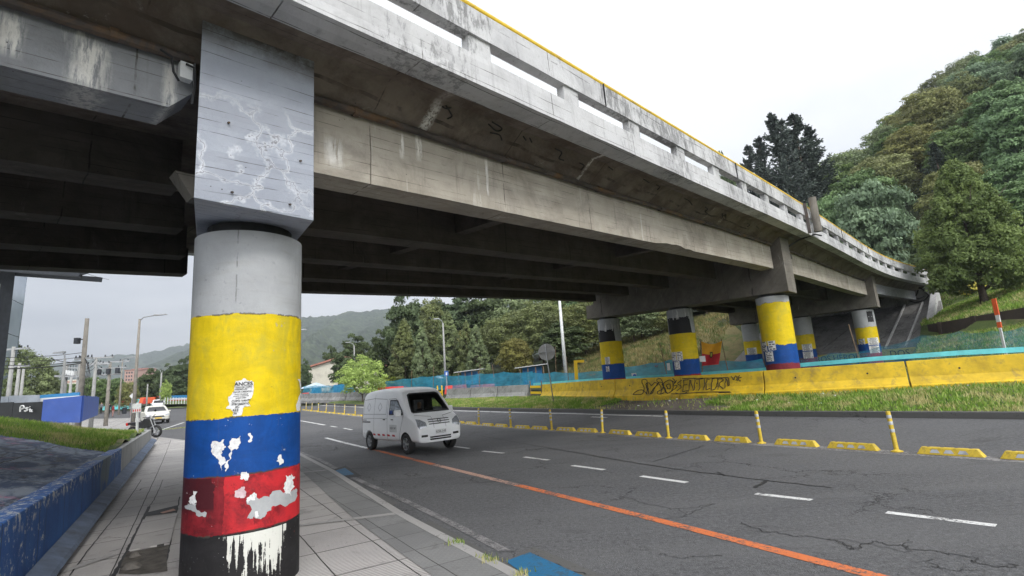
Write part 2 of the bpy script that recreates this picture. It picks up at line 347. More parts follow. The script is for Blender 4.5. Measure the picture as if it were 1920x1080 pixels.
def near_extra(g, c, oc, s, ang):
    # dark maroon poster remains in the red band, brighter red to the right
    rb = g.m('MULTIPLY', g.m('LESS_THAN', s[2], 1.115), g.m('GREATER_THAN', s[2], .64))
    pn = g.noise(oc, 3.2, 5, .6, .6)
    dk = g.m('MULTIPLY', rb, g.m('LESS_THAN', g.m('ADD', ang, g.m('MULTIPLY', pn, .5)), -1.36))
    c = g.mix(g.m('MULTIPLY', dk, g.mr(s[2], .80, .86)), c, (.055, .008, .012))
    br = g.m('MULTIPLY', rb, g.m('GREATER_THAN', g.m('ADD', ang, g.m('MULTIPLY', pn, .4)), -1.22))
    c = g.mix(g.m('MULTIPLY', br, g.mr(g.noise(oc, 4, 6, .7, .5), .38, .52, .1, .9)), c, (.50, .022, .028))
    c = g.mix(g.m('MULTIPLY', rb, g.mr(g.noise(oc, 6, 7, .75, .4), .57, .60, 0, .55)), c, (.07, .008, .012))
    # white paint runs over the black foot
    fr = g.m('MULTIPLY', ang, .512)
    run = g.noise(g.comb(g.m('MULTIPLY', fr, 34), 0.0, g.m('MULTIPLY', s[2], 1.6)), 1.0, 4, .6)
    spl = g.noise(oc, 7.5, 8, .78, .3)
    mz = g.m('MULTIPLY', g.m('LESS_THAN', s[2], g.m('ADD', .60, g.m('MULTIPLY', spl, .04))), g.m('MULTIPLY', g.mr(ang, -1.80, -1.15), g.mr(ang, .05, -.45)))
    top = g.mr(s[2], .20, .62, .03, .20)
    wm = g.m('GREATER_THAN', g.m('ADD', g.m('ADD', g.m('MULTIPLY', run, .62), g.m('MULTIPLY', spl, .38)), g.m('ADD', top, g.m('MULTIPLY', g.m('SUBTRACT', mz, 1.0), .34))), .61)
    c = g.mix(g.m('MULTIPLY', wm, g.m('LESS_THAN', s[2], .615)), c, (.60, .60, .55))
    c = g.mix(g.m('MULTIPLY', g.m('LESS_THAN', s[2], .6), g.m('GREATER_THAN', g.noise(oc, 5.5, 3, .5, .2), .68)), c, (.13, .03, .025))
    # white flecks on blue and red
    fl = g.m('MULTIPLY', g.m('LESS_THAN', s[2], 1.62), g.m('GREATER_THAN', g.noise(oc, 33, 3, .6), .725))
    c = g.mix(g.m('MULTIPLY', fl, g.m('GREATER_THAN', g.noise(oc, 2.1, 2), .5)), c, (.7, .7, .7))
    return c
column_paint('paint_column_near', [(2.60, YEL, .16), (1.63, BLU, .2), (1.122, (.20, .014, .02), .45), (.632, BLK, .3)], .006, extra=near_extra)
def wet_black(zt, side):
    def f(g, c, oc, s, ang):
        e = g.m('ADD', zt[1], g.m('MULTIPLY', g.m('SUBTRACT', g.noise(oc, 3, 4), .5), .25))
        mk = g.m('MULTIPLY', g.m('GREATER_THAN', s[2], zt[0]), g.m('LESS_THAN', s[2], e))
        mk = g.m('MULTIPLY', mk, g.m('LESS_THAN', g.m('ADD', ang, g.m('MULTIPLY', s[2], .15)), side))
        c = g.mix(mk, c, (.02, .02, .022))
        wr = g.m('GREATER_THAN', g.noise(g.vs(oc, 9, 9, 1.0), 1.0, 4), .6)
        return g.mix(g.m('MULTIPLY', g.m('MULTIPLY', wr, g.m('GREATER_THAN', s[2], zt[1] - .1)), g.m('LESS_THAN', ang, side)), c, (.6, .6, .6))
    return f
column_paint('paint_column_a', [(3.98, YEL, .12), (2.49, BLU, .15), (1.84, (.16, .02, .03), .3)], .02)
column_paint('paint_column_b', [(3.41, YEL, .12), (2.31, BLU, .15), (1.68, RED, .3)], .012, extra=wet_black((3.4, 4.1), -.55))
column_paint('paint_column_c', [(3.56, YEL, .12), (2.43, BLU, .15), (1.72, RED, .3)], .012, extra=wet_black((3.55, 4.15), -.75))
column_paint('paint_column_d', [(3.68, YEL, .12), (2.72, BLU, .15), (2.18, (.24, .02, .04), .3)], .012)

# asphalt
m, g = newmat('asphalt'); oc = g.obj()
big = g.noise(oc, .22, 5, .6, .4); fine = g.noise(oc, 90, 4, .75); mid = g.noise(g.vs(oc, .25, 1.3, 1, R(-60)), .9, 5, .6)
ag = g.n('ShaderNodeTexVoronoi', {'Vector': oc, 'Scale': 75.0}); gr2 = g.noise(oc, 17, 3, .85)
c = g.mix(g.mr(big, .3, .7), (.066, .067, .072), (.112, .112, .116))
c = g.mix(g.mr(mid, .42, .7, 0, .5), c, (.095, .094, .095))
c = g.mix(g.mr(fine, .48, .75, 0, .7), c, (.21, .21, .215)); c = g.mix(g.mr(gr2, .52, .68, 0, .5), c, (.20, .20, .205)); c = g.mix(g.mr(gr2, .48, .34, 0, .55), c, (.028, .028, .03)); tk = g.noise(g.vs(oc, .12, 2.2, 1, R(-122)), .55, 3, .5); c = g.mix(g.mr(tk, .45, .6, 0, .35), c, (.13, .13, .133)); c = g.mix(g.mr(g.noise(g.vs(oc, 1, 1, 1, 0, (7, 1, 0)), 45, 3, .8), .54, .7, 0, .6), c, (.03, .03, .032)); c = g.mix(g.mr(ag, .0, .35, .5, 0), c, (.02, .02, .021))
wv = g.n('ShaderNodeVectorMath', {0: oc, 1: g.n('ShaderNodeVectorMath', {0: g.n('ShaderNodeTexNoise', {'Vector': oc, 'Scale': 1.5, 'Detail': 7.0, 'Roughness': .75}, out=1), 1: (.9, .9, .9)}, operation='MULTIPLY')}, operation='ADD')
cr = g.n('ShaderNodeTexVoronoi', {'Vector': wv, 'Scale': .42}, feature='DISTANCE_TO_EDGE')
ck = g.m('MULTIPLY', g.m('LESS_THAN', cr, .0042), g.mr(g.noise(oc, .33, 3), .50, .57))
cr2 = g.n('ShaderNodeTexVoronoi', {'Vector': wv, 'Scale': 2.3}, feature='DISTANCE_TO_EDGE')
ck2 = g.m('MULTIPLY', g.m('LESS_THAN', cr2, .012), g.mr(g.noise(g.vs(oc, 1, 1, 1, 0, (4, 4, 0)), .5, 3), .62, .68))
ckk = g.m('MAXIMUM', ck, ck2)
c = g.mix(g.m('MULTIPLY', ckk, .9), c, (.012, .012, .012))
c = g.mix(g.mr(g.noise(oc, 1.7, 6, .7, .3), .64, .76, 0, .45), c, (.028, .027, .027))
c = g.mix(g.mr(g.noise(g.vs(oc, .5, 1.6, 1, R(-60), (5, 5, 0)), 1.1, 5, .6, .5), .60, .72, 0, .5), c, (.035, .034, .035))
g.out(pbsdf(g, c, g.mr(fine, .3, .7, .72, .92), 0, g.bump(g.m('SUBTRACT', g.m('ADD', fine, ag), ckk), .8, .008), **{'Specular IOR Level': .35})); MT['asphalt'] = m

def worn(name, col, wear=.5, under=(.07, .07, .072), alt=None):
    m, g = newmat(name); oc = g.obj(); f = g.noise(oc, 20, 6, .9); b = g.noise(oc, 1.6, 6, .7)
    c = g.mix(g.mr(b, .3, .7), tuple(x * .85 for x in col), col)
    if alt: c = g.mix(g.mr(g.noise(g.vs(oc, 1, 1, 1, 0, (2, 2, 0)), .35, 4, .6), .44, .60), c, alt)
    k = g.mr(g.m('ADD', g.m('MULTIPLY', f, .62), g.m('MULTIPLY', b, .38)), wear + .0, wear + .05)
    c = g.mix(k, c, under)
    g.out(pbsdf(g, c, .75, 0, g.bump(f, .5, .006))); MT[name] = m
worn('marking_white', (.66, .66, .65), .52)
worn('marking_orange', (.62, .16, .045), .50); worn('marking_pale_orange', (.55, .33, .25), .50)
worn('marking_faded', (.26, .25, .25), .47)
worn('pad_blue', (.012, .13, .27), .50, under=(.03, .08, .13))
worn('tar', (.018, .018, .019), .62)
worn('kerb_stone', (.34, .33, .32), .55, under=(.12, .115, .11))
worn('kerb_dark', (.10, .098, .095), .55, under=(.04, .04, .038))

# paving slabs with fine ribs; u = across the pavement, v = along it
def paving(name, a, b_, rib=True, size=(.62, .42), dots=False):
    m, g = newmat(name); oc = g.obj(); mp = g.vs(oc, 1, 1, 1, R(-122.5)); s = g.sep(mp)
    nb = g.mr(g.noise(oc, .7, 6, .65), .3, .7); c = g.mix(nb, a, b_)
    gx = g.m('FRACT', g.m('DIVIDE', s[0], size[0])); gy = g.m('FRACT', g.m('DIVIDE', g.m('ADD', s[1], g.m('MULTIPLY', g.noise(oc, .8, 3), .03)), size[1]))
    cell = g.comb(g.m('FLOOR', g.m('DIVIDE', s[0], size[0])), g.m('FLOOR', g.m('DIVIDE', s[1], size[1])), 0.0)
    wn = g.n('ShaderNodeTexWhiteNoise', {'Vector': cell})
    c = g.mix(g.mr(wn, 0, 1, 0, .28), c, tuple(x * .55 for x in a))
    jt = g.m('MAXIMUM', g.m('LESS_THAN', gx, .014), g.m('LESS_THAN', gy, .022))
    band = g.m('LESS_THAN', g.m('FRACT', g.m('DIVIDE', s[0], 2.6)), .06)
    rb = g.m('SINE', g.m('MULTIPLY', s[1 if not dots else 0], 2 * PI / .036))
    rb2 = g.m('MULTIPLY', g.m('SINE', g.m('MULTIPLY', s[0], 2 * PI / .075)), g.m('SINE', g.m('MULTIPLY', s[1], 2 * PI / .075)))
    rr = g.m('GREATER_THAN', rb2, .25) if dots else rb
    rbx = g.m('SINE', g.m('MULTIPLY', s[0], 2 * PI / .045))
    if rib and not dots: rr = rbx
    c = g.mix(g.mr(rr, .1, -.6, 0, .75), c, tuple(x * .42 for x in a))
    c = g.mix(g.mr(g.noise(oc, 1.6, 8, .75, .5), .56, .70, 0, .65), c, (.07, .066, .062))
    c = g.mix(g.m('MULTIPLY', g.m('GREATER_THAN', g.noise(oc, 26, 3), .70), .6), c, (.09, .085, .08))
    c = g.mix(jt, c, (.035, .032, .03))
    h = g.m('SUBTRACT', g.m('ADD', g.m('MULTIPLY', rr, .45), g.m('MULTIPLY', g.noise(oc, 40, 4), .5)), g.m('MULTIPLY', jt, 2.0))
    g.out(pbsdf(g, c, .8, 0, g.bump(h, .55, .012))); MT[name] = m
paving('paving', (.42, .40, .39), (.56, .535, .51), size=(.9, .62))
paving('paving_dark', (.17, .17, .17), (.25, .25, .245), dots=True)
paving('paving_far', (.40, .38, .36), (.52, .50, .48), rib=False, size=(1.2, 1.2))

def grassy(name, a, b_, c_, dry=.5):
    m, g = newmat(name); oc = g.obj(); n = g.noise(oc, 1.1, 7, .7, .3); f = g.noise(oc, 22, 5, .8)
    c = g.mix(g.mr(n, .35, .65), a, b_); c = g.mix(g.mr(f, .35, .7, 0, .75), c, tuple(x * .3 for x in a))
    c = g.mix(g.mr(g.noise(oc, .55, 7, .7, .6), dry, dry + .12), c, c_)
    g.out(pbsdf(g, c, .95, 0, g.bump(g.m('ADD', f, n), .9, .06))); MT[name] = m
grassy('grass_ground', (.085, .14, .025), (.15, .20, .05), (.21, .19, .09), .52)
grassy('hill_ground', (.025, .042, .012), (.05, .07, .02), (.05, .045, .022), .5)
grassy('dry_slope', (.15, .13, .055), (.24, .20, .09), (.07, .10, .022), .50)
grassy('earth', (.16, .135, .11), (.24, .205, .17), (.10, .085, .07), .5)
def blades(name, a, b_, d):
    m, g = newmat(name); t = g.n('ShaderNodeAttribute', out=2, attribute_name='tint'); oc = g.obj()
    c = g.mix(t, a, b_); c = g.mix(g.mr(g.m('ADD', g.noise(oc, 1.3, 5), g.m('MULTIPLY', t, .12)), .54, .66), c, d)
    p = pbsdf(g, c, .8); tr = g.n('ShaderNodeBsdfTranslucent', {'Color': c})
    g.out(g.n('ShaderNodeMixShader', {0: .3, 1: p, 2: tr})); MT[name] = m
blades('dry_blades', (.16, .14, .05), (.36, .30, .13), (.09, .14, .03)); blades('grass_blades', (.11, .22, .025), (.30, .44, .07), (.48, .44, .19))
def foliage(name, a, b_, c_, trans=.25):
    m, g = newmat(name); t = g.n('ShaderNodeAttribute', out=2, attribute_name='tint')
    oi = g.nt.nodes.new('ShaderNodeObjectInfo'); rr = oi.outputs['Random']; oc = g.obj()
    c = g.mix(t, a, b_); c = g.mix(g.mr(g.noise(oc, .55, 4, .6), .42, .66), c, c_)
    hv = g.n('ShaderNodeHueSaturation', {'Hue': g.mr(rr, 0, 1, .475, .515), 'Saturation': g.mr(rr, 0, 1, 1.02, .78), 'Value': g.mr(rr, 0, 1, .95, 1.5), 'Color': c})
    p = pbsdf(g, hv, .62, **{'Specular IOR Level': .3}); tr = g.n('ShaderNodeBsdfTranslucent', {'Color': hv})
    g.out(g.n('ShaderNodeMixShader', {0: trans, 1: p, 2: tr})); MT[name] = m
foliage('leaf_green', (0.069, 0.119, 0.037), (0.214, 0.339, 0.107), (0.101, 0.172, 0.064))
foliage('leaf_olive', (0.106, 0.119, 0.031), (0.310, 0.330, 0.096), (0.159, 0.159, 0.051))
foliage('leaf_blue', (0.075, 0.125, 0.073), (0.253, 0.367, 0.203), (0.115, 0.172, 0.093))
foliage('leaf_dark', (0.035, 0.056, 0.022), (0.107, 0.155, 0.057), (0.051, 0.079, 0.029), .15)
foliage('leaf_acacia', (0.075, 0.100, 0.035), (0.242, 0.301, 0.107), (0.122, 0.151, 0.064))
foliage('leaf_bright', (0.150, 0.225, 0.037), (0.484, 0.640, 0.116), (0.230, 0.316, 0.064))
foliage('leaf_big', (.07, .125, .035), (.26, .38, .12), (.11, .18, .055), .3); foliage('leaf_spruce', (.040, .055, .048), (.075, .095, .075), (.05, .07, .055), .05)
simple('bark', (.085, .065, .05), .95, var=.4, scale=9, bump=.7)
simple('bark_pale', (.22, .20, .17), .95, var=.35, scale=9, bump=.5)

simple('paint_white', (.83, .84, .85), .28, var=.02)
simple('paint_cream', (.60, .59, .52), .3, var=.03)
simple('paint_silver', (.5, .5, .52), .3, .3, var=.03)
simple('glass_dark', (.012, .014, .016), .06, var=.1, spec=.6)
simple('black_plastic', (.015, .015, .016), .5, var=.2)
simple('rubber', (.018, .018, .018), .85, var=.3, bump=.2)
simple('alloy', (.55, .56, .58), .3, .9, var=.05)
simple('chrome', (.7, .7, .72), .12, 1.0, var=.02)
simple('lamp_clear', (.35, .37, .40), .08, .3, var=.5, scale=25)
simple('lamp_red', (.5, .02, .015), .15, var=.1)
simple('sticker_red', (.5, .02, .03), .5, var=.1)
simple('grey_print', (.12, .12, .125), .5, var=.1)
simple('interior', (.03, .03, .032), .8, var=.2)
simple('skin', (.42, .25, .17), .55, var=.08)
simple('hair', (.015, .012, .01), .7, var=.2)
simple('cloth_black', (.018, .018, .02), .9, var=.3)
simple('cloth_red', (.30, .03, .03), .9, var=.3)
simple('cloth_pink', (.40, .22, .20), .9, var=.2)
simple('cloth_grey', (.16, .16, .17), .9, var=.3)
simple('yellow_plastic', (.58, .41, .035), .6, var=.25, scale=9, bump=.35, dirt=(.10, .08, .045), dsc=9)
simple('reflector_grey', (.42, .44, .47), .4, var=.12, dirt=(.14, .13, .12))
simple('steel_grey', (.33, .34, .35), .5, .3, var=.12, dirt=(.16, .15, .14))
simple('steel_white', (.62, .63, .63), .5, var=.1, dirt=(.3, .3, .3))
simple('steel_dark', (.03, .034, .042), .6, .2, var=.3)
simple('pole_concrete', (.24, .22, .19), .9, var=.2, scale=4, bump=.4, dirt=(.12, .11, .10))
simple('pole_light', (.30, .30, .29), .85, var=.15, scale=4, bump=.3)
simple('wood', (.16, .11, .07), .9, var=.35, scale=7, bump=.4)
simple('wire', (.02, .02, .022), .7)
simple('paper', (.66, .66, .65), .8, var=.12, scale=30, dirt=(.30, .29, .29), dsc=26)
simple('paper_pink', (.50, .36, .38), .8, var=.2, scale=14, dirt=(.6, .6, .6), dsc=14)
simple('paper_grey', (.34, .35, .355), .85, var=.12, scale=10)
simple('ink', (.02, .02, .022), .8, var=.05)
simple('spray_black', (.022, .02, .02), .8, var=.1)
simple('barrier_yellow', (.60, .40, .014), .7, var=.28, scale=2.2, bump=.6, dirt=(.20, .15, .06), dsc=3.4)
simple('hoarding_blue', (.035, .085, .34), .55, var=.14, scale=1.5, dirt=(.08, .12, .30), dsc=1.0)
simple('hoarding_sky', (.03, .20, .42), .5, var=.1)
simple('hoarding_white', (.62, .64, .66), .5, var=.06)
simple('hoarding_grey', (.28, .31, .35), .5, var=.1, dirt=(.38, .42, .48), dsc=.6)
simple('hoarding_black', (.02, .022, .024), .5, var=.2)
simple('orange_plastic', (.70, .11, .03), .5, var=.12)
simple('red_plastic', (.55, .035, .025), .5, var=.12)
simple('signal_yellow', (.68, .44, .01), .5, var=.06)
simple('sign_blue', (.02, .10, .38), .4, var=.04)
simple('sign_back', (.36, .36, .35), .6, .2, var=.12, dirt=(.24, .22, .20), dsc=6)
simple('teal_tarp', (.13, .55, .58), .6, var=.2, scale=2, bump=.2)
simple('tarp_blue', (.03, .18, .42), .55, var=.2, scale=2)
simple('tarp_pale', (.50, .62, .72), .6, var=.12, scale=2)
simple('roof_tile', (.36, .16, .12), .9, var=.25, scale=5, bump=.5)
simple('roof_metal', (.46, .47, .47), .6, .2, var=.15, dirt=(.22, .17, .14), dsc=2)
simple('wall_cream', (.60, .57, .48), .9, var=.08, dirt=(.42, .39, .33), dsc=.8)
simple('brick_pale', (.42, .25, .20), .9, var=.2)
simple('bridge_yellow', (.60, .40, .015), .55, var=.15, dirt=(.25, .17, .05), dsc=3)
simple('rust_pipe', (.075, .062, .055), .7, .2, var=.4, scale=4, bump=.3, dirt=(.22, .11, .03), dsc=1.2)
simple('flag_yellow', (.72, .34, .01), .75, var=.08)
simple('flag_red', (.42, .012, .02), .75, var=.12)
simple('wall_brown', (.055, .04, .033), .9, var=.3, scale=2, bump=.3)
simple('mustard', (.34, .30, .035), .85, var=.15, dirt=(.14, .13, .03), dsc=1)
simple('step_grey', (.22, .22, .23), .9, var=.15)
simple('mural_yellow', (.46, .38, .09), .85, var=.12, dirt=(.25, .21, .08), dsc=1)
simple('mural_blue', (.03, .11, .26), .85, var=.2)
simple('earth_dark', (.07, .062, .053), .95, var=.5, scale=9, bump=1.0)
simple('stone', (.11, .10, .09), .9, var=.2, scale=8, bump=.7)
simple('facade_grey', (.22, .23, .25), .5, var=.05)

# blue painted wall: worn blue on the near part, bare concrete on the far part
m, g = newmat('wall_blue'); oc = g.obj(); s = g.sep(oc)
c = g.mix(g.mr(g.noise(oc, 1.4, 7, .7, .3), .35, .65), (.010, .060, .22), (.020, .11, .34))
cc = g.mix(g.mr(g.noise(g.vs(oc, 3, 3, .7), 1.6, 7, .7), .3, .7), (.20, .20, .195), (.36, .36, .35))
cc = g.mix(g.mr(g.noise(g.vs(oc, 6, 6, .6), 1.0, 5, .7), .55, .75, 0, .8), cc, (.07, .068, .065))
chip = g.m('MULTIPLY', g.mr(g.noise(oc, 6.5, 8, .78, .2), .53, .57), g.mr(g.m('ADD', s[2], g.m('MULTIPLY', g.noise(oc, 2, 4), .3)), .84, .98))
chip = g.m('MAXIMUM', chip, g.m('MULTIPLY', g.mr(g.noise(oc, 5.5, 8, .8, .2), .56, .60), g.m('LESS_THAN', s[0], .35)))
c = g.mix(chip, c, (.46, .47, .47))
c = g.mix(g.m('MULTIPLY', g.mr(g.noise(g.vs(oc, .5, 1, .5), 1.2, 2), .52, .56), g.m('GREATER_THAN', s[0], 4.6)), c, (.11, .15, .19))
c = g.mix(g.mr(g.noise(g.vs(oc, 5, 5, .5), 1.0, 5), .55, .8, 0, .6), c, (.008, .02, .06))
c = g.mix(g.m('GREATER_THAN', g.m('ADD', s[0], g.m('MULTIPLY', g.noise(oc, 3, 3), .25)), 8.2), c, cc)
pj = g.m('LESS_THAN', g.m('FRACT', g.m('DIVIDE', s[0], 1.35)), .012); c = g.mix(pj, c, (.02, .02, .03))
g.out(pbsdf(g, c, .72, 0, g.bump(g.noise(oc, 18, 6, .75), .6, .02))); MT['wall_blue'] = m
simple('haunch_paint', (.10, .13, .19), .85, var=.3, scale=3, bump=.5, dirt=(.05, .05, .055), dsc=2.2)
# painted slabs of the bank: faded blue-grey mural with pink sprays and open joints
m, g = newmat('mural_slab'); oc = g.obj(); s = g.sep(oc)
c = g.mix(g.mr(g.noise(g.vs(oc, .8, 2.2, 1), 1.1, 7, .7, 1.4), .42, .58), (.03, .055, .12), (.20, .235, .29))
c = g.mix(g.mr(g.noise(g.vs(oc, .6, 2.5, 1, .2, (3, 3, 0)), 1.4, 8, .72, 1.8), .52, .62, 0, .8), c, (.03, .034, .045))
c = g.mix(g.mr(g.noise(g.vs(oc, 1, 1.6, 1, 0, (1, 8, 0)), 1.0, 5, .7, .7), .60, .66, 0, .6), c, (.42, .13, .22))
c = g.mix(g.m('MULTIPLY', g.mr(g.noise(oc, 7, 7, .8), .6, .64), .5), c, (.42, .42, .42))
j = g.m('MAXIMUM', g.m('LESS_THAN', g.m('FRACT', g.m('DIVIDE', g.m('ADD', s[0], g.m('MULTIPLY', g.noise(oc, 2, 4), .1)), 1.9)), .013), g.m('LESS_THAN', g.m('FRACT', g.m('DIVIDE', g.m('ADD', s[1], g.m('MULTIPLY', g.noise(oc, 2, 4), .1)), 1.15)), .02))
c = g.mix(j, c, (.015, .014, .013))
g.out(pbsdf(g, c, .9, 0, g.bump(g.m('SUBTRACT', g.noise(oc, 9, 7, .75), j), .5, .02))); MT['mural_slab'] = m
# netting: a fine woven green-blue mesh one can see through
def net(name, col, dens):
    m, g = newmat(name); oc = g.obj()
    c = g.mix(g.mr(g.noise(oc, 1.2, 6, .7), .35, .65), tuple(x * .7 for x in col), col)
    d = g.n('ShaderNodeBsdfDiffuse', {'Color': c}); tl = g.n('ShaderNodeBsdfTranslucent', {'Color': c}); ds = g.n('ShaderNodeMixShader', {0: .35, 1: d, 2: tl})
    t = g.n('ShaderNodeBsdfTransparent', {})
    a = g.m('ADD', dens, g.m('MULTIPLY', g.m('SUBTRACT', g.noise(g.vs(oc, 1, 1, 2.5), 1.6, 6, .7, .8), .5), .9), clamp=True)
    g.out(g.n('ShaderNodeMixShader', {0: a, 1: t, 2: ds})); MT[name] = m
net('net_blue', (.07, .42, .62), .66); net('net_teal', (.05, .24, .34), .45)
# mirror-glass facade with panel joints
m, g = newmat('facade_glass'); oc = g.obj(); s = g.sep(oc)
c = g.mix(g.mr(g.noise(oc, .15, 3), .35, .65), (.30, .36, .43), (.50, .56, .63))
j = g.m('MAXIMUM', g.m('LESS_THAN', g.m('FRACT', g.m('DIVIDE', s[0], 2.6)), .02), g.m('LESS_THAN', g.m('FRACT', g.m('DIVIDE', s[2], 3.4)), .02))
g.out(pbsdf(g, g.mix(j, c, (.05, .05, .06)), .12, .55)); MT['facade_glass'] = m
# distant slope
m, g = newmat('mountain'); oc = g.obj()
f = g.noise(g.vs(oc, 1, 1, .5), .045, 9, .75, .4); n = g.noise(oc, .006, 6, .65, .5); ff = g.n('ShaderNodeTexVoronoi', {'Vector': oc, 'Scale': .11})
c = g.mix(g.mr(n, .40, .60), (.035, .058, .030), (.085, .115, .052)); c = g.mix(g.mr(f, .42, .62), tuple((.020, .034, .020)), c)
c = g.mix(g.mr(ff, 0, .7, .7, 0), c, (.10, .135, .07))
g.out(pbsdf(g, c, 1.0, 0, g.bump(g.m('ADD', f, g.m('MULTIPLY', ff, -.6)), 1.0, 9.0))); MT['mountain'] = m
# windscreen glass
m, g = newmat('windscreen'); 
gl = g.n('ShaderNodeBsdfGlossy', {'Color': (1, 1, 1, 1), 'Roughness': .03}); tp = g.n('ShaderNodeBsdfTransparent', {'Color': (.55, .58, .58, 1)})
fr = g.n('ShaderNodeFresnel', {'IOR': 1.45}); g.out(g.n('ShaderNodeMixShader', {0: g.m('ADD', g.m('MULTIPLY', fr, .8), .07), 1: tp, 2: gl})); MT['windscreen'] = m
# ---------------------------------------------------------------- ground plan (u along the avenue, v across it)
UD = np.array([-.5, .8660254]); VD = np.array([.8660254, .5])
def uv(x, y): return x * UD[0] + y * UD[1], x * VD[0] + y * VD[1]
def xy(u, v): return u * UD[0] + v * VD[0], u * UD[1] + v * VD[1]
def table(pts):
    a = sorted((uv(p[0], p[1]) for p in pts)); return np.array([q[0] for q in a]), np.array([q[1] for q in a])
kerb_px = [(982, 1080), (897, 1037), (757, 964), (625, 882), (562, 850)]
KN = [atz(x, y, .1) for x, y in kerb_px]
nu, nv = table(KN); nu = np.concatenate([[-25, -4], nu, [37.5, 52, 67, 100, 150]]); nv = np.concatenate([[nv[0] + .1, nv[0] + .05], nv, [-4.1, -5.4, -7, -25, -60]])
def vnear(u): return np.interp(u, nu, nv)
FK = [onroad(x, y, .3) for x, y in [(1920, 786), (1400, 780), (1080, 773), (856, 768), (681, 762), (566, 757), (440, 757), (330, 757)]]
fu, fv = table(FK); fu = np.concatenate([[-25, -5], fu, [160]]); fv = np.concatenate([[fv[0] + 4, fv[0] + 1.2], fv, [fv[-1] - 60]])
def vfar(u): return np.interp(u, fu, fv)
BOLP = [onroad(x, y) for x, y in [(1682, 848), (1428, 832), (1254, 822), (1130, 812), (1035, 807), (958, 802), (898, 797), (848, 792), (669, 780), (600, 773), (566, 769)]]
bu, bv = table(BOLP); bu = np.concatenate([[-25, 0], bu, [160]]); bv = np.concatenate([[bv[0] + 1.5, bv[0] + .4], bv, [bv[-1] - 75]])
def vbol(u): return np.interp(u, bu, bv)
BAR = [(24.5, 9.5), (14.4, 14.6), (8.9, 18.1), (7.0, 20.0), (3.65, 25.4), (1.6, 35.6), (.7, 36.6), (-5.8, 42.5), (-13, 50), (-24, 58), (-42, 72), (-70, 95)]
BARZ = [.84, .84, .84, .83, .9, .85, .9, 1.0, 1.25, 1.6, 2.0, 2.6]
bau = np.array([uv(*p)[0] for p in BAR]); bav = np.array([uv(*p)[1] for p in BAR]); baz = np.array(BARZ)
bau = np.concatenate([[-60], bau, [200]]); bav = np.concatenate([[45], bav, [-80]]); baz = np.concatenate([[.84], baz, [3]])
def vbar(u): return np.interp(u, bau, bav)
def zbar(u): return np.interp(u, bau, baz)
def sstep(a, b, x):
    t = min(1, max(0, (x - a) / (b - a))); return t * t * (3 - 2 * t)
def road_z(x, y):
    u, v = uv(x, y); b_, f_ = vbol(u), vfar(u)
    return RH(x, y) + .3 * min(1, max(0, (v - b_) / max(.5, f_ - b_)))
# bridge frame
CX, CY = -2.78, 5.30; BA = R(47.7)
DS = np.array([math.cos(BA), math.sin(BA)]); DN = np.array([-math.sin(BA), math.cos(BA)])     # s along, y away from the camera
def bw(s, y, z=0.0):
    p = np.array([CX, CY]) + DS * s + DN * y; return np.array([p[0], p[1], z])
def bl(x, y): q = np.array([x - CX, y - CY]); return q @ DS, q @ DN
def nz(x, y, k, s=0):
    return math.sin(x * k + 1.3 * s) * math.cos(y * k * 1.13 + .7 * s) + .5 * math.sin(x * k * 2.3 + y * k * 1.9 + s)
def qwall(x, y): return (x - 23.9) * .988 - (y - 22) * .153
def T(x, y):
    u, v = uv(x, y); w = v - vbar(u); zb = zbar(u)
    if w < -.2: return min(RH(x, y), road_z(x, y)) - .14
    k = 1 - .62 * sstep(30, 62, u) - .26 * sstep(62, 95, u)
    s_, y_ = bl(x, y)
    zl = zb + .05 + np.interp(w, [0, 6, 8, 16, 24, 115, 170, 400], [0, .2, .5, 3.6, 6.2, 46, 58, 62]) * k
    q = qwall(x, y)
    zr = np.interp(q, [-9, -5, -1, -.1, .12, 2, 7, 10, 16], [.9, 1.3, 2.75, 2.9, 3.7, 4.3, 6.05, 6.5, 6.9]) + np.interp(v, [46, 118, 170, 400], [0, 42, 51, 55])
    f = sstep(-2, 12, y_) if s_ < 60 else sstep(-2 - (s_ - 60) * .3, 12 + (s_ - 60) * .2, y_)
    z = zr * (1 - f) + zl * f
    # flat, excavated ground under the viaduct up to the paved abutment slope
    under = sstep(-2.5, -2.1, y_) * (1 - sstep(11.5, 15.5, y_)) * (1 - sstep(47.5, 48.5, s_))
    flat = zb + .05 + min(w, 6) * .02
    if s_ > 40: flat = min(z, flat + (s_ - 40) * .72 - .3)
    z = z * (1 - under) + min(z, flat) * under
    if w > 16: z += nz(x, y, .06) * min(1.6, (w - 16) * .06)
    r = math.hypot(x, y)
    if r > 260: z = z + (r - 260) * -.03 * (1 if z > 20 else 0)
    return z
def axis(lo, hi, d, far, gr):
    a = list(np.arange(lo, hi + .01, d)); st = d
    while a[-1] < far: st *= gr; a.append(a[-1] + st)
    st = d
    while a[0] > -far: st *= gr; a.insert(0, a[0] - st)
    return np.array(a)
xs = axis(-40, 70, 1.1, 4500, 1.22); ys = axis(0, 100, 1.1, 4500, 1.22)
P = np.array([[(x, y, T(x, y)) for y in ys] for x in xs])
gm = grid_mesh('ground', P); gm.materials.append(MT['hill_ground']); gm.materials.append(MT['dry_slope']); gm.materials.append(MT['grass_ground'])
for p_ in gm.polygons:
    c = p_.center
    if -20 < c.x < 60 and 15 < c.y < 90:
        u, v = uv(c.x, c.y); w_ = v - vbar(u); az = math.degrees(math.atan2(c.x, c.y))
        if qwall(c.x, c.y) > -9 and qwall(c.x, c.y) < 14 and az > 34: p_.material_index = 2
        if 4 < w_ < 30 and 8 < az < 24 + 2 * math.sin(w_) and u > 16: p_.material_index = 1
o = bpy.data.objects.new('ground', gm); COL.objects.link(o); tag(o, kind='structure')

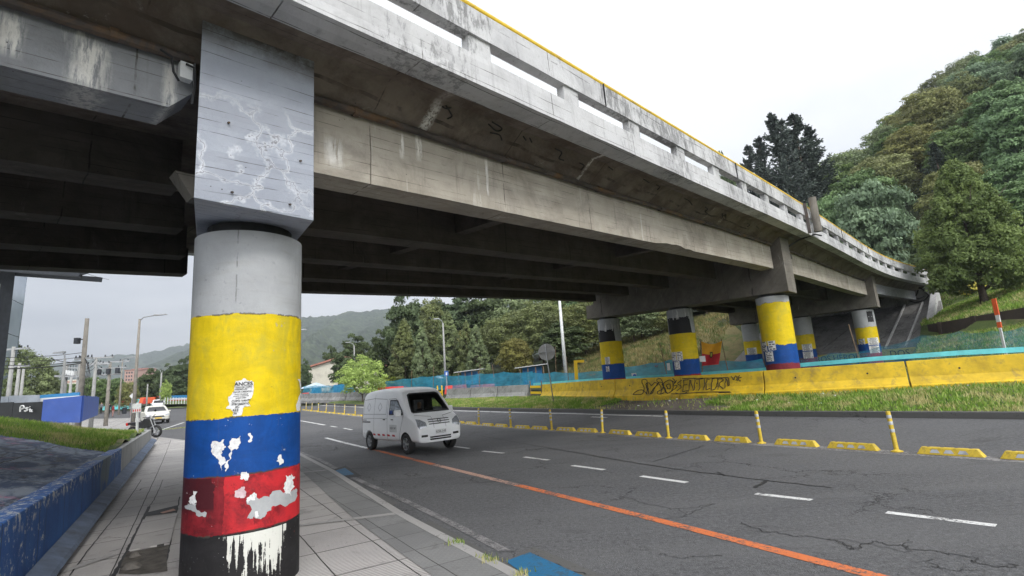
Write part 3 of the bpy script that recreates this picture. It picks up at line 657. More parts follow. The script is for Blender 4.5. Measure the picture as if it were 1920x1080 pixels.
# carriageway
us = np.arange(-24, 150, 1.0); rows = []
for u in us:
    a, b_, f_ = vnear(u) + .02, vbol(u), vfar(u) - .02
    vsm = np.concatenate([np.linspace(a, b_, 10), np.linspace(b_, f_, 5)[1:]])
    rows.append([(*xy(u, v), road_z(*xy(u, v))) for v in vsm])
tag(link('road', grid_mesh('road', np.array(rows)), MT['asphalt']), kind='structure')
def strip(name, pl, wd, mat, lift=.004, cut=None, seg=.5, zf=road_z, kind='structure'):
    """a painted line laid on the road along a polyline"""
    mb = MB(); pts = [np.array(p[:2]) for p in pl]; dense = [pts[0]]
    for a, b_ in zip(pts, pts[1:]):
        k = max(1, int(np.linalg.norm(b_ - a) / seg)); dense += [a + (b_ - a) * (i + 1) / k for i in range(k)]
    vs, fs = ribbon(dense, wd); vs = [(x, y, zf(x, y) + lift) for x, y, _ in vs]
    mb.add(vs, fs); o = mb.build(name, MT[mat], fix=False); return tag(o, kind=kind)
def ext(pl, a, b_):
    pl = [np.array(p[:2]) for p in pl]; d0 = pl[0] - pl[1]; d1 = pl[-1] - pl[-2]
    return [pl[0] + d0 / np.linalg.norm(d0) * a] + pl + [pl[-1] + d1 / np.linalg.norm(d1) * b_]
og = [onroad(*p) for p in [(1640, 1080), (1200, 967), (1000, 917), (800, 868), (615, 822)]]
strip('orange_lane_line', ext(og[:3], 4, 0)[:-1], .15, 'marking_orange'); strip('orange_lane_line', [onroad(970, 909.7), onroad(815, 871.5)], .15, 'marking_pale_orange'); strip('orange_lane_line', [onroad(1000, 917), onroad(970, 909.7)], .15, 'marking_orange'); strip('orange_lane_line', [onroad(813, 871), onroad(692, 841)], .15, 'marking_orange'); strip('white_lane_line', [onroad(690, 840.5), onroad(611, 821)], .15, 'marking_white')
for a, b_ in [((1868, 986), (1662, 961)), ((1522, 938), (1417, 926)), ((1288, 905), (1202, 893)), ((1133, 881), (1073, 873)), ((1029, 863), (983, 857)), ((945, 850), (905, 846)), ((880, 841), (850, 837))]:
    strip('lane_dash', [onroad(*a), onroad(*b_)], .12, 'marking_white')
strip('edge_line', [onroad(*p) for p in [(560, 847), (600, 862), (656, 893), (757, 938), (841, 978), (948, 1034)]], .12, 'marking_faded')
strip('edge_line', [onroad(*p) for p in [(560, 846), (500, 828), (440, 818), (370, 803), (345, 792)][:2]], .12, 'marking_faded')
strip('junction_line', [onroad(*p) for p in [(288, 811), (345, 792)]], .16, 'marking_white')
strip('lane_line', [onroad(*p) for p in [(545, 786), (575, 791), (609, 797)]], .16, 'marking_white')
for a, b_ in [((620, 799), (632, 801)), ((645, 803), (660, 806))]:
    strip('lane_dash', [onroad(*a), onroad(*b_)], .13, 'marking_white')
# painted bands beside the kerb-side posts and at the far kerb
bl_pts = [xy(u, vbol(u)) for u in np.arange(0, 60, 1.0)]
strip('divider_line', [(x + .25 * UD[0], y) for x, y in bl_pts], .42, 'marking_faded')
strip('far_edge_line', [xy(u, vfar(u) - .35) for u in np.arange(14, 60, 1.0)], .13, 'marking_white')
strip('lane_line', [xy(u, vfar(u) - .9) for u in np.arange(16.5, 17.6, .5)], .12, 'marking_white')
# tar-filled seams and cracks
seams = [[(560, 775), (900, 817), (1160, 863), (1370, 893), (1560, 915)], [(1225, 866), (1320, 836)], [(1415, 915), (1440, 901)], [(1345, 885), (1360, 893)]]
for k, sm in enumerate(seams):
    pl = [onroad(*p)[:2] for p in sm]
    if k == 0: pl = pl[1:]
    fine = smooth_line(pl, 14); fine = [p + nrs.normal(0, .012, 2) for p in fine]
    strip('tar_seam', fine, .035 if k != 2 else .06, 'tar', .006, seg=5)
def crack(px, wd=.012, jit=.05, n=12):
    pl = smooth_line([onroad(*p)[:2] for p in px], n); acc = np.zeros(2); out = []
    for p in pl: acc = acc * .75 + nrs.normal(0, jit, 2) * .5; out.append(p + acc)
    strip('road_crack', out, wd, 'tar', .006, seg=5)
crack([(1390, 980), (1460, 1000), (1560, 1010), (1600, 1030), (1640, 1018), (1720, 1030), (1800, 1040), (1860, 1060), (1920, 1062)])
crack([(1600, 1030), (1560, 1012), (1680, 1028), (1700, 1008)], .008)
crack([(1740, 1050), (1760, 1065), (1830, 1072)], .008)
crack([(1160, 930), (1220, 945), (1270, 955), (1330, 946), (1290, 965)], .009)
crack([(1270, 955), (1285, 968), (1260, 975)], .008)
crack([(1240, 1042), (1300, 1044), (1360, 1043)], .007)
crack([(664, 891), (720, 905), (760, 915), (800, 905)], .012, .09)
crack([(1000, 1035), (1030, 1055), (1100, 1080)], .02, .03)

# near kerb, pavement with slabs, tactile strip
WA = atz(67, 1080, .15); WB = atz(283, 840, .15); WDIR = (WB - WA)[:2] / np.linalg.norm((WB - WA)[:2]); WN = np.array([-WDIR[1], WDIR[0]])
def wl(a, b_, z=0.0): p = WA[:2] + WDIR * a + WN * b_; return (p[0], p[1], z)
rows = []; kerb = []
uk = np.arange(-24, 37.6, .75)
for u in uk:
    v0 = vnear(u); p = np.array(xy(u, v0)); z = RH(*p) + .10
    q = np.array(xy(u, 0.0)); a = (q - WA[:2]) @ WDIR
    vl = uv(*(WA[:2] + WDIR * ((u - uv(*WA[:2])[0]) / (WDIR @ UD))))[1] - .1
    if u > 28: vl = vl - (u - 28) * .6
    rows.append([(*xy(u, v), RH(*xy(u, v)) + .10) for v in np.linspace(vl, v0 - .1, 8)]); kerb.append((p, z))
tag(link('pavement', grid_mesh('pavement', np.array(rows), False), MT['paving']), kind='structure')
mb = MB()
for i in range(len(kerb) - 1):
    (p, z), (q, z2) = kerb[i], kerb[i + 1]; n = np.array([(q - p)[1], -(q - p)[0]]); n /= np.linalg.norm(n); 
    if n @ VD < 0: n = -n
    a, b_, c_, d_ = p - n * .1, q - n * .1, q + n * .03, p + n * .03
    mb.hexa([(*a, z - .2), (*b_, z2 - .2), (*c_, z2 - .2), (*d_, z - .2), (*a, z + .008), (*b_, z2 + .008), (*c_, z2 + .002), (*d_, z + .002)])
tag(mb.build('kerb', MT['kerb_stone']), kind='structure')
rows = []
for u in np.arange(-20, 20, .75):
    rows.append([(*xy(u, v), RH(*xy(u, v)) + .105) for v in np.linspace(vnear(u) - .62, vnear(u) - .1, 3)])
tag(link('tactile_strip', grid_mesh('tactile', np.array(rows), False), MT['paving_dark']), kind='structure')
def pz(x, y): return RH(x, y) + .10
for a, b_ in [((560, 986), (757, 962)), ((560, 887), (612, 882)), ((215, 1040), (110, 1075))]:
    strip('paver_band', [atz(*a, .1), atz(*b_, .1)], .13, 'kerb_stone', .009, zf=pz)
# gutter blocks broken away
for px in [[(790, 985), (806, 978), (915, 1037), (905, 1046)], [(690, 925), (705, 921), (745, 945), (735, 950)]]:
    mb = MB(); mb.add([tuple(np.array(onroad(*p)) + (0, 0, .012)) for p in px], [(0, 1, 2, 3)]); tag(mb.build('gutter_patch', MT['kerb_dark'], fix=False), kind='structure')
for px in [[(948, 1054), (993, 1037), (1125, 1096), (1050, 1125)], [(625, 884), (647, 878), (664, 890), (642, 893)]]:
    mb = MB(); mb.add([tuple(np.array(onroad(*p)) + (0, 0, .010)) for p in px], [(0, 1, 2, 3)]); tag(mb.build('blue_gully_patch', MT['pad_blue'], fix=False), kind='structure')
mb = MB(); px = [(935, 1060), (1000, 1026), (1180, 1100), (1060, 1145)]
mb.add([tuple(np.array(onroad(*p)) + (0, 0, .005)) for p in px], [(0, 1, 2, 3)]); tag(mb.build('gully_surround', MT['kerb_dark'], fix=False), kind='structure')
mb = MB(); px = [(612, 885), (648, 873), (678, 893), (640, 899)]
mb.add([tuple(np.array(onroad(*p)) + (0, 0, .005)) for p in px], [(0, 1, 2, 3)]); tag(mb.build('gully_surround', MT['tar'], fix=False), kind='structure')
# broken slabs: open joints, hollows of earth
for pl, wd in [([(305, 900), (290, 935), (280, 950)], .012), ([(280, 950), (268, 975), (252, 1008), (240, 1033), (213, 1080), (190, 1120)], .045), ([(265, 900), (235, 945), (205, 983), (173, 1023), (130, 1080)], .014), ([(337, 932), (330, 965), (318, 1023), (310, 1060)], .02),
               ([(253, 921), (262, 920), (268, 916), (300, 911)], .02), ([(307, 915), (320, 912), (337, 908)], .03), ([(185, 1010), (240, 1008)], .01), ([(205, 1035), (240, 1027)], .014), ([(150, 1057), (230, 1045)], .012)]:
    fine = [p + nrs.normal(0, .004, 2) for p in smooth_line([atz(*p, .1)[:2] for p in pl], 8)]
    strip('open_joint', fine, wd, 'tar', .006, seg=5, zf=pz)
for px, mt in [([(274, 962), (333, 948), (332, 961), (272, 969)], 'tar'), ([(238, 1037), (275, 1030), (317, 1023), (312, 1050), (314, 1072), (262, 1078), (222, 1077), (228, 1056)], 'earth_dark'), ([(300, 962), (325, 955), (330, 958), (305, 964)], 'brick_pale')]:
    if mt == 'earth_dark': simple('earth_dark', (.07, .062, .053), .95, var=.5, scale=9, bump=1.0)
    mb = MB(); mb.add([tuple(np.array(atz(*p, .1)) + (0, 0, .007 if mt != 'brick_pale' else .011)) for p in px], [tuple(range(len(px)))]); tag(mb.build('hollow', MT[mt], fix=False), kind='structure')
def rock(name, P, sx, sy, sz, mat, label, cat, seed, group=None):
    r = random.Random(seed); bm = bmesh.new(); bmesh.ops.create_icosphere(bm, subdivisions=2, radius=1)
    ph = [r.uniform(0, 6) for _ in range(6)]
    for v in bm.verts:
        n = 1 + .2 * math.sin(v.co.x * 3 + ph[0]) + .15 * math.sin(v.co.y * 4 + ph[1]) + .12 * math.sin(v.co.z * 5 + ph[2])
        v.co = Vector((v.co.x * sx * n, v.co.y * sy * n, max(-.3, v.co.z) * sz * n))
    me = bpy.data.meshes.new(name); bm.to_mesh(me); bm.free()
    return tag(link(name, me, MT[mat], loc=tuple(P)), label, cat, group)
p = atz(247, 1066, .1); rock('concrete_lump', p + (0, 0, .01), .11, .07, .05, 'stone', 'flat grey lump of concrete in the hollow of the broken pavement', 'stone', 3)
p = atz(252, 1045, .1); rock('broken_stone', p + (0, 0, .01), .07, .05, .04, 'stone', 'darker small stone behind the flat lump in the pavement hollow', 'stone', 4)
# loose slab left tilted by the hollow
pp = [atz(*q, .1) for q in [(241, 1034), (318, 1022), (333, 965), (268, 976)]]
mb = MB(); tz = [.012, .03, .03, .014]; mb.hexa([tuple(a + (0, 0, .004)) for a in pp] + [tuple(a + (0, 0, z)) for a, z in zip(pp, tz)])
tag(mb.build('loose_slab', MT['paving']), 'ribbed paving slab lifted loose beside the hole next to the near column', 'paving slab')

# far plaza on the left
rows = []
for u in np.arange(30, 110, 2.0):
    v1 = min(vnear(u) - .1, 0); v1 = vnear(u) - .1
    rows.append([(*xy(u, v), RH(*xy(u, v)) + .11) for v in np.linspace(v1 - 45, v1, 16)])
tag(link('plaza', grid_mesh('plaza', np.array(rows), False), MT['paving_far']), kind='structure')
# left bank: low painted wall, painted slabs, grass
mb = MB(); L = 20.4
mb.hexa([(-6, 0, 0), (L, 0, .2), (L, .24, .2), (-6, .24, 0), (-6, .02, .90), (L, .02, .93), (L, .24, .93), (-6, .24, .90)])
angw = math.atan2(WDIR[1], WDIR[0])
ow = mb.build('low_wall', MT['wall_blue'], loc=(WA[0], WA[1], 0), rz=angw, bevel=.015)
tag(ow, 'low retaining wall painted worn blue nearby and bare concrete farther off, left of the pavement', 'wall')
mb = MB(); mb.hexa([(-6, -.2, .09), (L, -.2, .45), (L, -.003, .45), (-6, -.003, .09), (-6, -.17, .13), (L, -.17, .49), (L, -.003, .56), (-6, -.003, .20)])
mbg = mb.build('gutter_haunch', MT['haunch_paint'], parent=ow)
def bank(a, b_):
    s = sstep(19.5, 12.5, a); z = .885 + (.27 * min(b_ - .24, 5.0) - .05 * max(0, b_ - 5.0)) * (.12 + .88 * s)
    if a > 16: z -= (a - 16) * .03
    z = min(z, 2.25)
    if a > L: z -= (a - L) * .35
    return max(z, .0)
def isgrass(a, b_): return a > 7.35 + b_ * .62 + .15 * math.sin(b_ * 5)
av = np.arange(-6, 30, .3); bvv = np.concatenate([[.12], np.arange(.26, 8, .3), np.arange(8, 22, 1.5)])
Pg = []; Ps = []
for a in av:
    row = []; rs = []
    for b_ in bvv:
        z = bank(a, b_); gz_ = z + (.10 * sstep(0, .8, a - 7.35 - b_ * .62) + .05 * nz(a, b_, 1.4) * sstep(0, 2, a - 7.35 - b_ * .62) - (0 if isgrass(a, b_) else .12))
        if b_ > 8: gz_ -= (b_ - 8) * .12
        row.append(wl(a, b_, gz_)); rs.append(wl(a, b_, z + .0))
    Pg.append(row); Ps.append(rs)
tag(link('grass_bank', grid_mesh('bank', np.array(Pg)), MT['grass_ground']), kind='structure')
na = sum(1 for a in av if a < 12); nb = sum(1 for b_ in bvv if b_ < 6)
Psl = np.array(Ps)[:na, :nb] + np.array([0, 0, -.0])
me = grid_mesh('slab', Psl, False)
wi = Matrix.Translation((WA[0], WA[1], 0)) @ Matrix.Rotation(angw, 4, 'Z'); me.transform(wi.inverted())
bm = bmesh.new(); bm.from_mesh(me)
bmesh.ops.delete(bm, geom=[f for f in bm.faces if f.calc_center_median().x > 7.7 + f.calc_center_median().y * .62], context='FACES'); bm.to_mesh(me); bm.free()
tag(link('bank_paving', me, MT['mural_slab'], loc=(WA[0], WA[1], 0), rz=angw), kind='structure')

def blade_field(name, pts, hmin, hmax, wd, mat, label=None):
    """grass blades: bent triangles pairs at given ground points"""
    P = np.array(pts); n = len(P); h = nrs.uniform(hmin, hmax, n); a = nrs.uniform(0, 2 * PI, n); ln = nrs.uniform(.15, .7, n) * h; la = nrs.uniform(0, 2 * PI, n)
    dx = np.stack([np.cos(a), np.sin(a), np.zeros(n)], 1) * wd / 2; lean = np.stack([np.cos(la) * ln, np.sin(la) * ln, h], 1); mid = lean * .55; mid[:, 2] = h * .6
    V = np.stack([P - dx, P + dx, P + mid + dx * .7, P + mid - dx * .7, P + lean], 1).reshape(-1, 3)
    b_ = np.arange(n) * 5; F = np.concatenate([np.stack([b_, b_ + 1, b_ + 2], 1), np.stack([b_, b_ + 2, b_ + 3], 1), np.stack([b_ + 3, b_ + 2, b_ + 4], 1)])
    o = link(name, npmesh(name, V, F, False, np.repeat(nrs.uniform(0, 1, n), 5)), MT[mat]); return tag(o, label, 'grass' if label else None, kind='stuff')
pts = []
for _ in range(52000):
    a = rnd.uniform(7.2, 20); b_ = abs(rnd.uniform(0, 1)) ** 1.3 * 6.5 + .26
    if not isgrass(a + .1, b_): continue
    z = bank(a, b_) + .10 * sstep(0, .8, a - 7.35 - b_ * .62) + .05 * nz(a, b_, 1.4) * sstep(0, 2, a - 7.35 - b_ * .62); pts.append(wl(a, b_, z - .01))
blade_field('grass', pts, .04, .13, .013, 'grass_blades', 'rough green grass on the bank behind the low blue wall')

# verge between the far kerb and the barrier
us = np.arange(-24, 100, .5); rows = []
def verge_z(u, t):
    z0 = RH(*xy(u, vfar(u))) + .3 + .13; z1 = zbar(u)
    return z0 + (z1 - z0) * (t ** .8) + .05 * math.sin(u * .9 + t * 3) * math.sin(t * PI)
for u in us:
    a, b_ = vfar(u) + .12, vbar(u) + .25
    rows.append([(*xy(u, a + (b_ - a) * t), verge_z(u, t)) for t in np.linspace(0, 1, 12)])
me = grid_mesh('verge', np.array(rows)); me.materials.append(MT['grass_ground']); me.materials.append(MT['earth'])
for p_ in me.polygons:
    c = p_.center; u, v = uv(c.x, c.y); t = (v - vfar(u)) / (vbar(u) - vfar(u)); m_ = 15.0 + 1.2 * t
    if abs(u - m_) < 3.4 - 1.2 * t + .5 * math.sin(t * 9 + u * 2): p_.material_index = 1
o = bpy.data.objects.new('verge', me); COL.objects.link(o); tag(o, kind='structure')
mb = MB()
for i in range(len(us) - 1):
    p, q = np.array(xy(us[i], vfar(us[i]))), np.array(xy(us[i + 1], vfar(us[i + 1]))); n = VD * .14
    z, z2 = RH(*p) + .3, RH(*q) + .3
    mb.hexa([(*p, z - .2), (*q, z2 - .2), (*(q + n), z2 - .2), (*(p + n), z - .2), (*p, z + .14), (*q, z2 + .14), (*(q + n), z2 + .15), (*(p + n), z + .15)])
tag(mb.build('far_kerb', MT['kerb_dark']), kind='structure')
pts = []
for _ in range(60000):
    u = -4 + 44 * rnd.random() ** 1.3; t = rnd.random()
    m_ = 15.0 + 1.2 * t
    if abs(u - m_) < 3.4 - 1.2 * t + .5 * math.sin(t * 9 + u * 2) and rnd.random() > .04: continue
    a, b_ = vfar(u) + .12, vbar(u); pts.append((*xy(u, a + (b_ - a) * t), verge_z(u, t) - .01))
blade_field('verge_grass', pts, .04, .14, .03, 'grass_blades', 'patchy grass on the verge below the yellow barrier')

pts = []
while len(pts) < 26000:
    x, y = rnd.uniform(17, 40), rnd.uniform(12, 40); q = qwall(x, y)
    if math.degrees(math.atan2(x, y)) < 36 or math.degrees(math.atan2(x, y)) > 47 or q < -6 or q > 13 or -.25 < q < .25: continue
    s_, y_ = bl(x, y)
    if y_ > -2.6: continue
    pts.append((x, y, T(x, y) - .02))
blade_field('slope_grass', pts, .08, .22, .05, 'grass_blades', 'rough green grass on the slope above and below the brown wall')
pts = []
while len(pts) < 30000:
    az, r_ = R(rnd.uniform(5, 26)), rnd.uniform(27, 62); x, y = math.sin(az) * r_, math.cos(az) * r_; u, v = uv(x, y); w_ = v - vbar(u)
    if w_ < 5 or w_ > 26: continue
    s_, y_ = bl(x, y)
    if -2.5 < y_ < 12 and s_ < 47: continue
    pts.append((x, y, T(x, y) - .03))
blade_field('dry_grass', pts, .12, .42, .07, 'dry_blades', 'dry golden and green undergrowth on the slope behind the second pier')
# mountains
def ridge(name, prof, r0, r1, rbase, azl, azr, jag, seed):
    az = []; hh = []
    for x, y in prof:
        d = ray(x, y); a = math.atan2(d[0], d[1]); az.append(a); hh.append(HCAM + d[2] / math.hypot(d[0], d[1]) * r1)
    A = np.linspace(R(azl), R(azr), 260); rr = np.concatenate([np.linspace(rbase, r1, 80), np.linspace(r1 + 20, r1 + 500, 8)])
    rs = np.random.RandomState(seed); ph = rs.uniform(0, 6, (12, 2))
    P = np.zeros((len(A), len(rr), 3))
    for i, a in enumerate(A):
        H = np.interp(a, az, hh)
        for j, r_ in enumerate(rr):
            t = (r_ - rbase) / (r1 - rbase)
            f = t ** .85 if t <= 1 else 1 - (t - 1) * 1.2
            sp_ = sum(math.sin(a * k * 14 + r_ * .006 * (1 + .3 * q) + ph[q][0]) / (k + 1) for q, k in enumerate((1, 2, 3.7, 6.1)))
            gul = abs(math.sin(a * 33 + math.sin(r_ * .004) * 1.5)) * .10 * math.sin(PI * min(1, t))
            z = H * (f - gul + .05 * sp_ * math.sin(PI * min(1, t)))
            z += rs.uniform(-1, 1) * jag
            P[i, j] = (math.sin(a) * r_, math.cos(a) * r_, z - 2)
    return tag(link(name, grid_mesh(name, P), MT['mountain']), kind='structure')
ridge('mountains', [(-200, 730), (0, 700), (60, 690), (99, 683), (150, 675), (193, 668), (229, 664), (262, 664), (300, 655), (356, 643), (450, 622), (566, 600), (800, 590)], 0, 2100, 1300, -62, 8, 5, 2)
ridge('mountain_slope', [(-200, 790), (200, 740), (260, 692), (300, 675), (356, 652), (460, 620), (566, 595), (585, 592), (626, 591), (651, 584), (677, 583), (727, 579), (800, 570), (1000, 560), (1300, 560)], 0, 1300, 450, -50, 25, 3.2, 5)
m, g = newmat('haze')
pv_ = g.n('ShaderNodeVolumePrincipled', {'Color': (.74, .81, .92, 1), 'Density': .00042, 'Anisotropy': .2})
o_ = m.node_tree.nodes.new('ShaderNodeOutputMaterial'); g.l.new(pv_, o_.inputs[1]); MT['haze'] = m
# ---------------------------------------------------------------- the viaduct (local frame: X along the deck, -Y towards the street, Z up)
via = empty('viaduct', 'weathered concrete road viaduct with painted columns crossing over the avenue', 'viaduct', (CX, CY, 0), BA)
S_KN = [-16, 0, 18, 35, 46.5]; ANG = [0, 0, R(-.5), R(-9)]; GRD = [.058, .058, .018, .004]
def path(s):
    """deck reference line: returns x, y, z, heading for arc length s (smoothed between the straight spans)"""
    a = np.interp(s, [0, 14, 20, 28, 33, 37, 41, 47], [0, 0, R(-.3), R(-.8), R(-2.4), R(-5.6), R(-8.6), R(-10.5)]); return a
_SS = np.arange(-16, 47.01, .25); _X = [-16.0]; _Y = [0.0]; _Z = [-16 * .058]
for s in _SS[1:]:
    a = path(s - .125); gr = np.interp(s, [0, 13, 18, 24, 33, 40], [.058, .058, .042, .022, .014, .006])
    _X.append(_X[-1] + .25 * math.cos(a)); _Y.append(_Y[-1] + .25 * math.sin(a)); _Z.append(_Z[-1] + .25 * gr)
def pt(s, y, z, cross=0.0):
    a = path(s); x0 = np.interp(s, _SS, _X); y0 = np.interp(s, _SS, _Y); z0 = np.interp(s, _SS, _Z)
    return (x0 - math.sin(a) * y, y0 + math.cos(a) * y, z0 + z + cross * max(0, y))
def srange(a, b_, st=1.0):
    k = max(1, int(round((b_ - a) / st))); return [a + (b_ - a) * i / k for i in range(k + 1)]
def sweep(name, sec, a, b_, mat, st=1.0, cross=.045, label=None, jitter=0.0, parent=via):
    mb = MB(); rings = []
    for s in srange(a, b_, st): rings.append([pt(s, y, z + (rnd.uniform(-jitter, jitter) if jitter else 0), cross) for y, z in sec])
    mb.loft(rings); o = mb.build(name, MT[mat], via); 
    if label: o['label'] = label
    return o
END = 46.2
# deck slab with the haunched cantilever towards the street
def slab(a, b_, name='deck_slab'):
    sec = [(-1.30, 5.315), (-1.0, 5.33), (-.56, 5.02), (-.30, 5.02), (-.10, 5.14), (8.7, 5.14), (9.8, 5.30), (9.8, 5.62), (-1.30, 5.62)]
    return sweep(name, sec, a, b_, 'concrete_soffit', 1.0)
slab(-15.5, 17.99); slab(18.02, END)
# edge beam, parapet rail, posts, yellow handrail
for a, b_, nm in [(-15.5, -.36, 0), (-.345, 18.0, 1), (18.04, END + .3, 2)]:
    sweep('edge_beam', [(-1.62, 5.27), (-1.30, 5.25), (-1.30, 5.62), (-1.42, 5.67), (-1.60, 5.69)], a, b_, 'concrete_fascia', .5, jitter=.005)
    sweep('parapet_rail', [(-1.62, 5.95), (-1.46, 5.945), (-1.46, 6.35), (-1.60, 6.35)], a, b_, 'concrete_rail', .5, jitter=.004)
sweep('edge_beam', [(9.6, 5.27), (9.95, 5.27), (9.95, 5.75), (9.6, 5.75)], -15.5, END, 'concrete_fascia', 1, label='plain edge beam on the far side of the deck')
for s in (-3.2, 5.0, 11.3, 24.4, 30.6):
    mb = MB(); mb.bar(pt(s, -1.624, 5.94), pt(s, -1.624, 6.36), .025, .012); mb.build('rail_joint', MT['ink'], via)
s = -13.5; 
while s < END:
    mb = MB(); w_ = .19
    q = [pt(s - w_, -1.585, 5.67), pt(s + w_, -1.585, 5.67), pt(s + w_, -1.46, 5.66), pt(s - w_, -1.46, 5.66), pt(s - w_, -1.585, 5.96), pt(s + w_, -1.585, 5.96), pt(s + w_, -1.46, 5.96), pt(s - w_, -1.46, 5.96)]
    mb.hexa(q); mb.build('parapet_post', MT['concrete_rail'], via); s += 1.95
mb = MB(); mb.tube([pt(s, -1.53, 6.425) for s in srange(-15, END - 1, .5)], .045, 8)
hr = mb.build('handrail', MT['bridge_yellow'], via, smooth=True)
for s in srange(-2, END - 2, 1.95):
    mb = MB(); mb.bar(pt(s, -1.53, 6.34), pt(s, -1.53, 6.40), .07); mb.build('rail_bracket', MT['bridge_yellow'], hr)
# concrete guard blocks and rusty top joint bands are part of the parapet; conduit pipe below the haunch
def pipe(a, b_):
    mb = MB(); mb.tube([pt(s, -.615, 5.005 + .008 * math.sin(s * 1.7)) for s in srange(a, b_, .75)], .048, 8)
    for s in srange(a + .6, b_ - .6, 2.4): mb.tube([pt(s - .03, -.615, 5.005), pt(s + .03, -.615, 5.005)], .062, 8)
    mb.build('conduit_pipe', MT['rust_pipe'], via, smooth=True, ang=40)
pipe(-15, -.78); pipe(.32, 17.1); pipe(18.35, 34.3)
# girders: outer face y0, soffit z0
GY = [-.55, 1.65, 3.9, 6.2, 8.45]
def girder(y0, a, b_, z0, mat, label=None, spall=False, chamfer=None, wd=.42):
    mb = MB(); rings = []
    sl = srange(a, b_, .25 if spall else 1.0)
    if chamfer: sl = sl[:-1] + [b_ - .2, b_]
    for s in sl:
        zb = z0
        if spall:
            zb += .055 * max(0, math.sin((s - 8.6) * 2.2)) * (1 if 8.6 < s < 10.0 else 0) + (rnd.uniform(0, .035) if 8.4 < s < 10.3 else rnd.uniform(0, .006))
        if chamfer and s > b_ - .01: zb += .22
        sk = .0
        rings.append([pt(s, y0, zb, 0), pt(s, y0 + wd, z0 if not chamfer else zb, 0), pt(s, y0 + wd, 5.16, 0), pt(s, y0 + .012 if spall and zb > z0 + .03 else y0, 5.16, 0)])
    c = .045 * max(0, y0); rings = [[(x, y, z + c) for x, y, z in r_] for r_ in rings]
    mb.loft(rings); o = mb.build('girder', MT[mat], via)
    if label: o['label'] = label
    return o
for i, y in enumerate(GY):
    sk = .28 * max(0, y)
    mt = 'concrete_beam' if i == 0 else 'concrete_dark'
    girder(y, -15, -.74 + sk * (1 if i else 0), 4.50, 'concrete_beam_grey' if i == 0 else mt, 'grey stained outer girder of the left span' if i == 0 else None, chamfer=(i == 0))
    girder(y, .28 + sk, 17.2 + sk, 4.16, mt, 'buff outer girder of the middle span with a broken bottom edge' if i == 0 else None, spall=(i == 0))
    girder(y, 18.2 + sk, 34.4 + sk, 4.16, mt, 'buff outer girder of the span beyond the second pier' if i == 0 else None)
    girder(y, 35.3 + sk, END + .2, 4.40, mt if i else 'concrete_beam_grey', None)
# cross diaphragms
for s in (-7.2, -12.5, 4.4, 10.4, 23.6, 29.6, 41.0):
    for i in range(4):
        y0 = GY[i] + .42; y1 = GY[i + 1]; mb = MB(); c0 = .045 * max(0, y0); c1 = .045 * y1; so = s + .9 * 0
        zz = 4.42 if s > 0 else 4.66
        a_, b_, c_, d_ = pt(so, y0 + .004, zz), pt(so + .26, y0 + .004, zz), pt(so + .26, y1 - .004, zz), pt(so, y1 - .004, zz)
        up = lambda p, z: (p[0], p[1], p[2] + z)
        mb.hexa([up(a_, c0), up(b_, c0), up(c_, c1), up(d_, c1), up(a_, c0 + 5.14 - zz), up(b_, c0 + 5.14 - zz), up(c_, c1 + 5.14 - zz), up(d_, c1 + 5.14 - zz)])
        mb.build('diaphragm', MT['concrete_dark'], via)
# pier caps, skewed to the deck
SK = np.array([.2823, .9593])
def pier_cap(s0, half, z0, z1, y0, tl, ztop_near, ztop_far, mat, yn=1.2, label=None, taper=None):
    """beam from y0 (near end) over tl metres along the skew; soffit z0 -> z1, top high near the edge, stepped down at the far end"""
    o_ = np.array(pt(s0, 0, 0)[:2]); ts = [0, (-y0 + .0) / .9593 if False else .5, tl - .55, tl - .5, tl]
    rings = []; st = o_ + SK * (y0 / .9593)
    for t, zt in [(0, ztop_near), (tl - .62, ztop_near + .045 * 8), (tl - .6, ztop_far), (tl, ztop_far)]:
        c = st + SK * t; zb = z0 + (z1 - z0) * t / tl
        rings.append([(c[0] - half, c[1], zb), (c[0] + half, c[1], zb), (c[0] + half, c[1], zt), (c[0] - half, c[1], zt)])
    mb = MB(); mb.loft(rings); o = mb.build('pier_cap', [MT[mat]], via, bevel=.012)
    if label: o['label'] = label
    return o
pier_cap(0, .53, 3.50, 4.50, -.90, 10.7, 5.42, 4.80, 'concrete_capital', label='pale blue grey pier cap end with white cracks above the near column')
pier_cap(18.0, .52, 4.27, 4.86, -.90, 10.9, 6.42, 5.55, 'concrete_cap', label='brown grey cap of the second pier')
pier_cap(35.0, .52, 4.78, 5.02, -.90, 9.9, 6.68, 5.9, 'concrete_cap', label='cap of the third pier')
# columns
def column(s0, t, r_, z0, z1, mat, label, rt=None):
    o_ = np.array(pt(s0, 0, 0)[:2]) + SK * t; mb = MB()
    prof = [(0, z0), (r_, z0)] + [(r_ * (1 + .0), z0 + (z1 - z0) * k / 12) for k in range(1, 12)] + [(r_, z1), (0, z1)]
    mb.lathe(prof, 96 if r_ < .52 else 48)
    o = mb.build('column', MT[mat], via, smooth=True, loc=(o_[0], o_[1], 0), rz=-BA, ang=50); o['label'] = label
    mb = MB(); mb.lathe([(0, z1 + .001), (r_ * .8, z1 + .001), (r_ * .8, z1 + .12), (0, z1 + .12)], 24); mb.build('bearing', MT['black_plastic'], o)
    return o
RC = .512
column(0, 0, RC, -.2, 3.43, 'paint_column_near', 'near column painted yellow, blue, red and black under grey concrete, with torn paper')
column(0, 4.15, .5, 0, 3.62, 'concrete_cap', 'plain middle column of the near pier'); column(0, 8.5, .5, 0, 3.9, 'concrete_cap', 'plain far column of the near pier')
column(18, -.12, .545, .5, 4.22, 'paint_column_a', 'yellow, blue and maroon column below the outer end of the second pier')
column(18, 4.15, .545, .5, 4.44, 'paint_column_b', 'middle column of the second pier with black, yellow and blue bands')
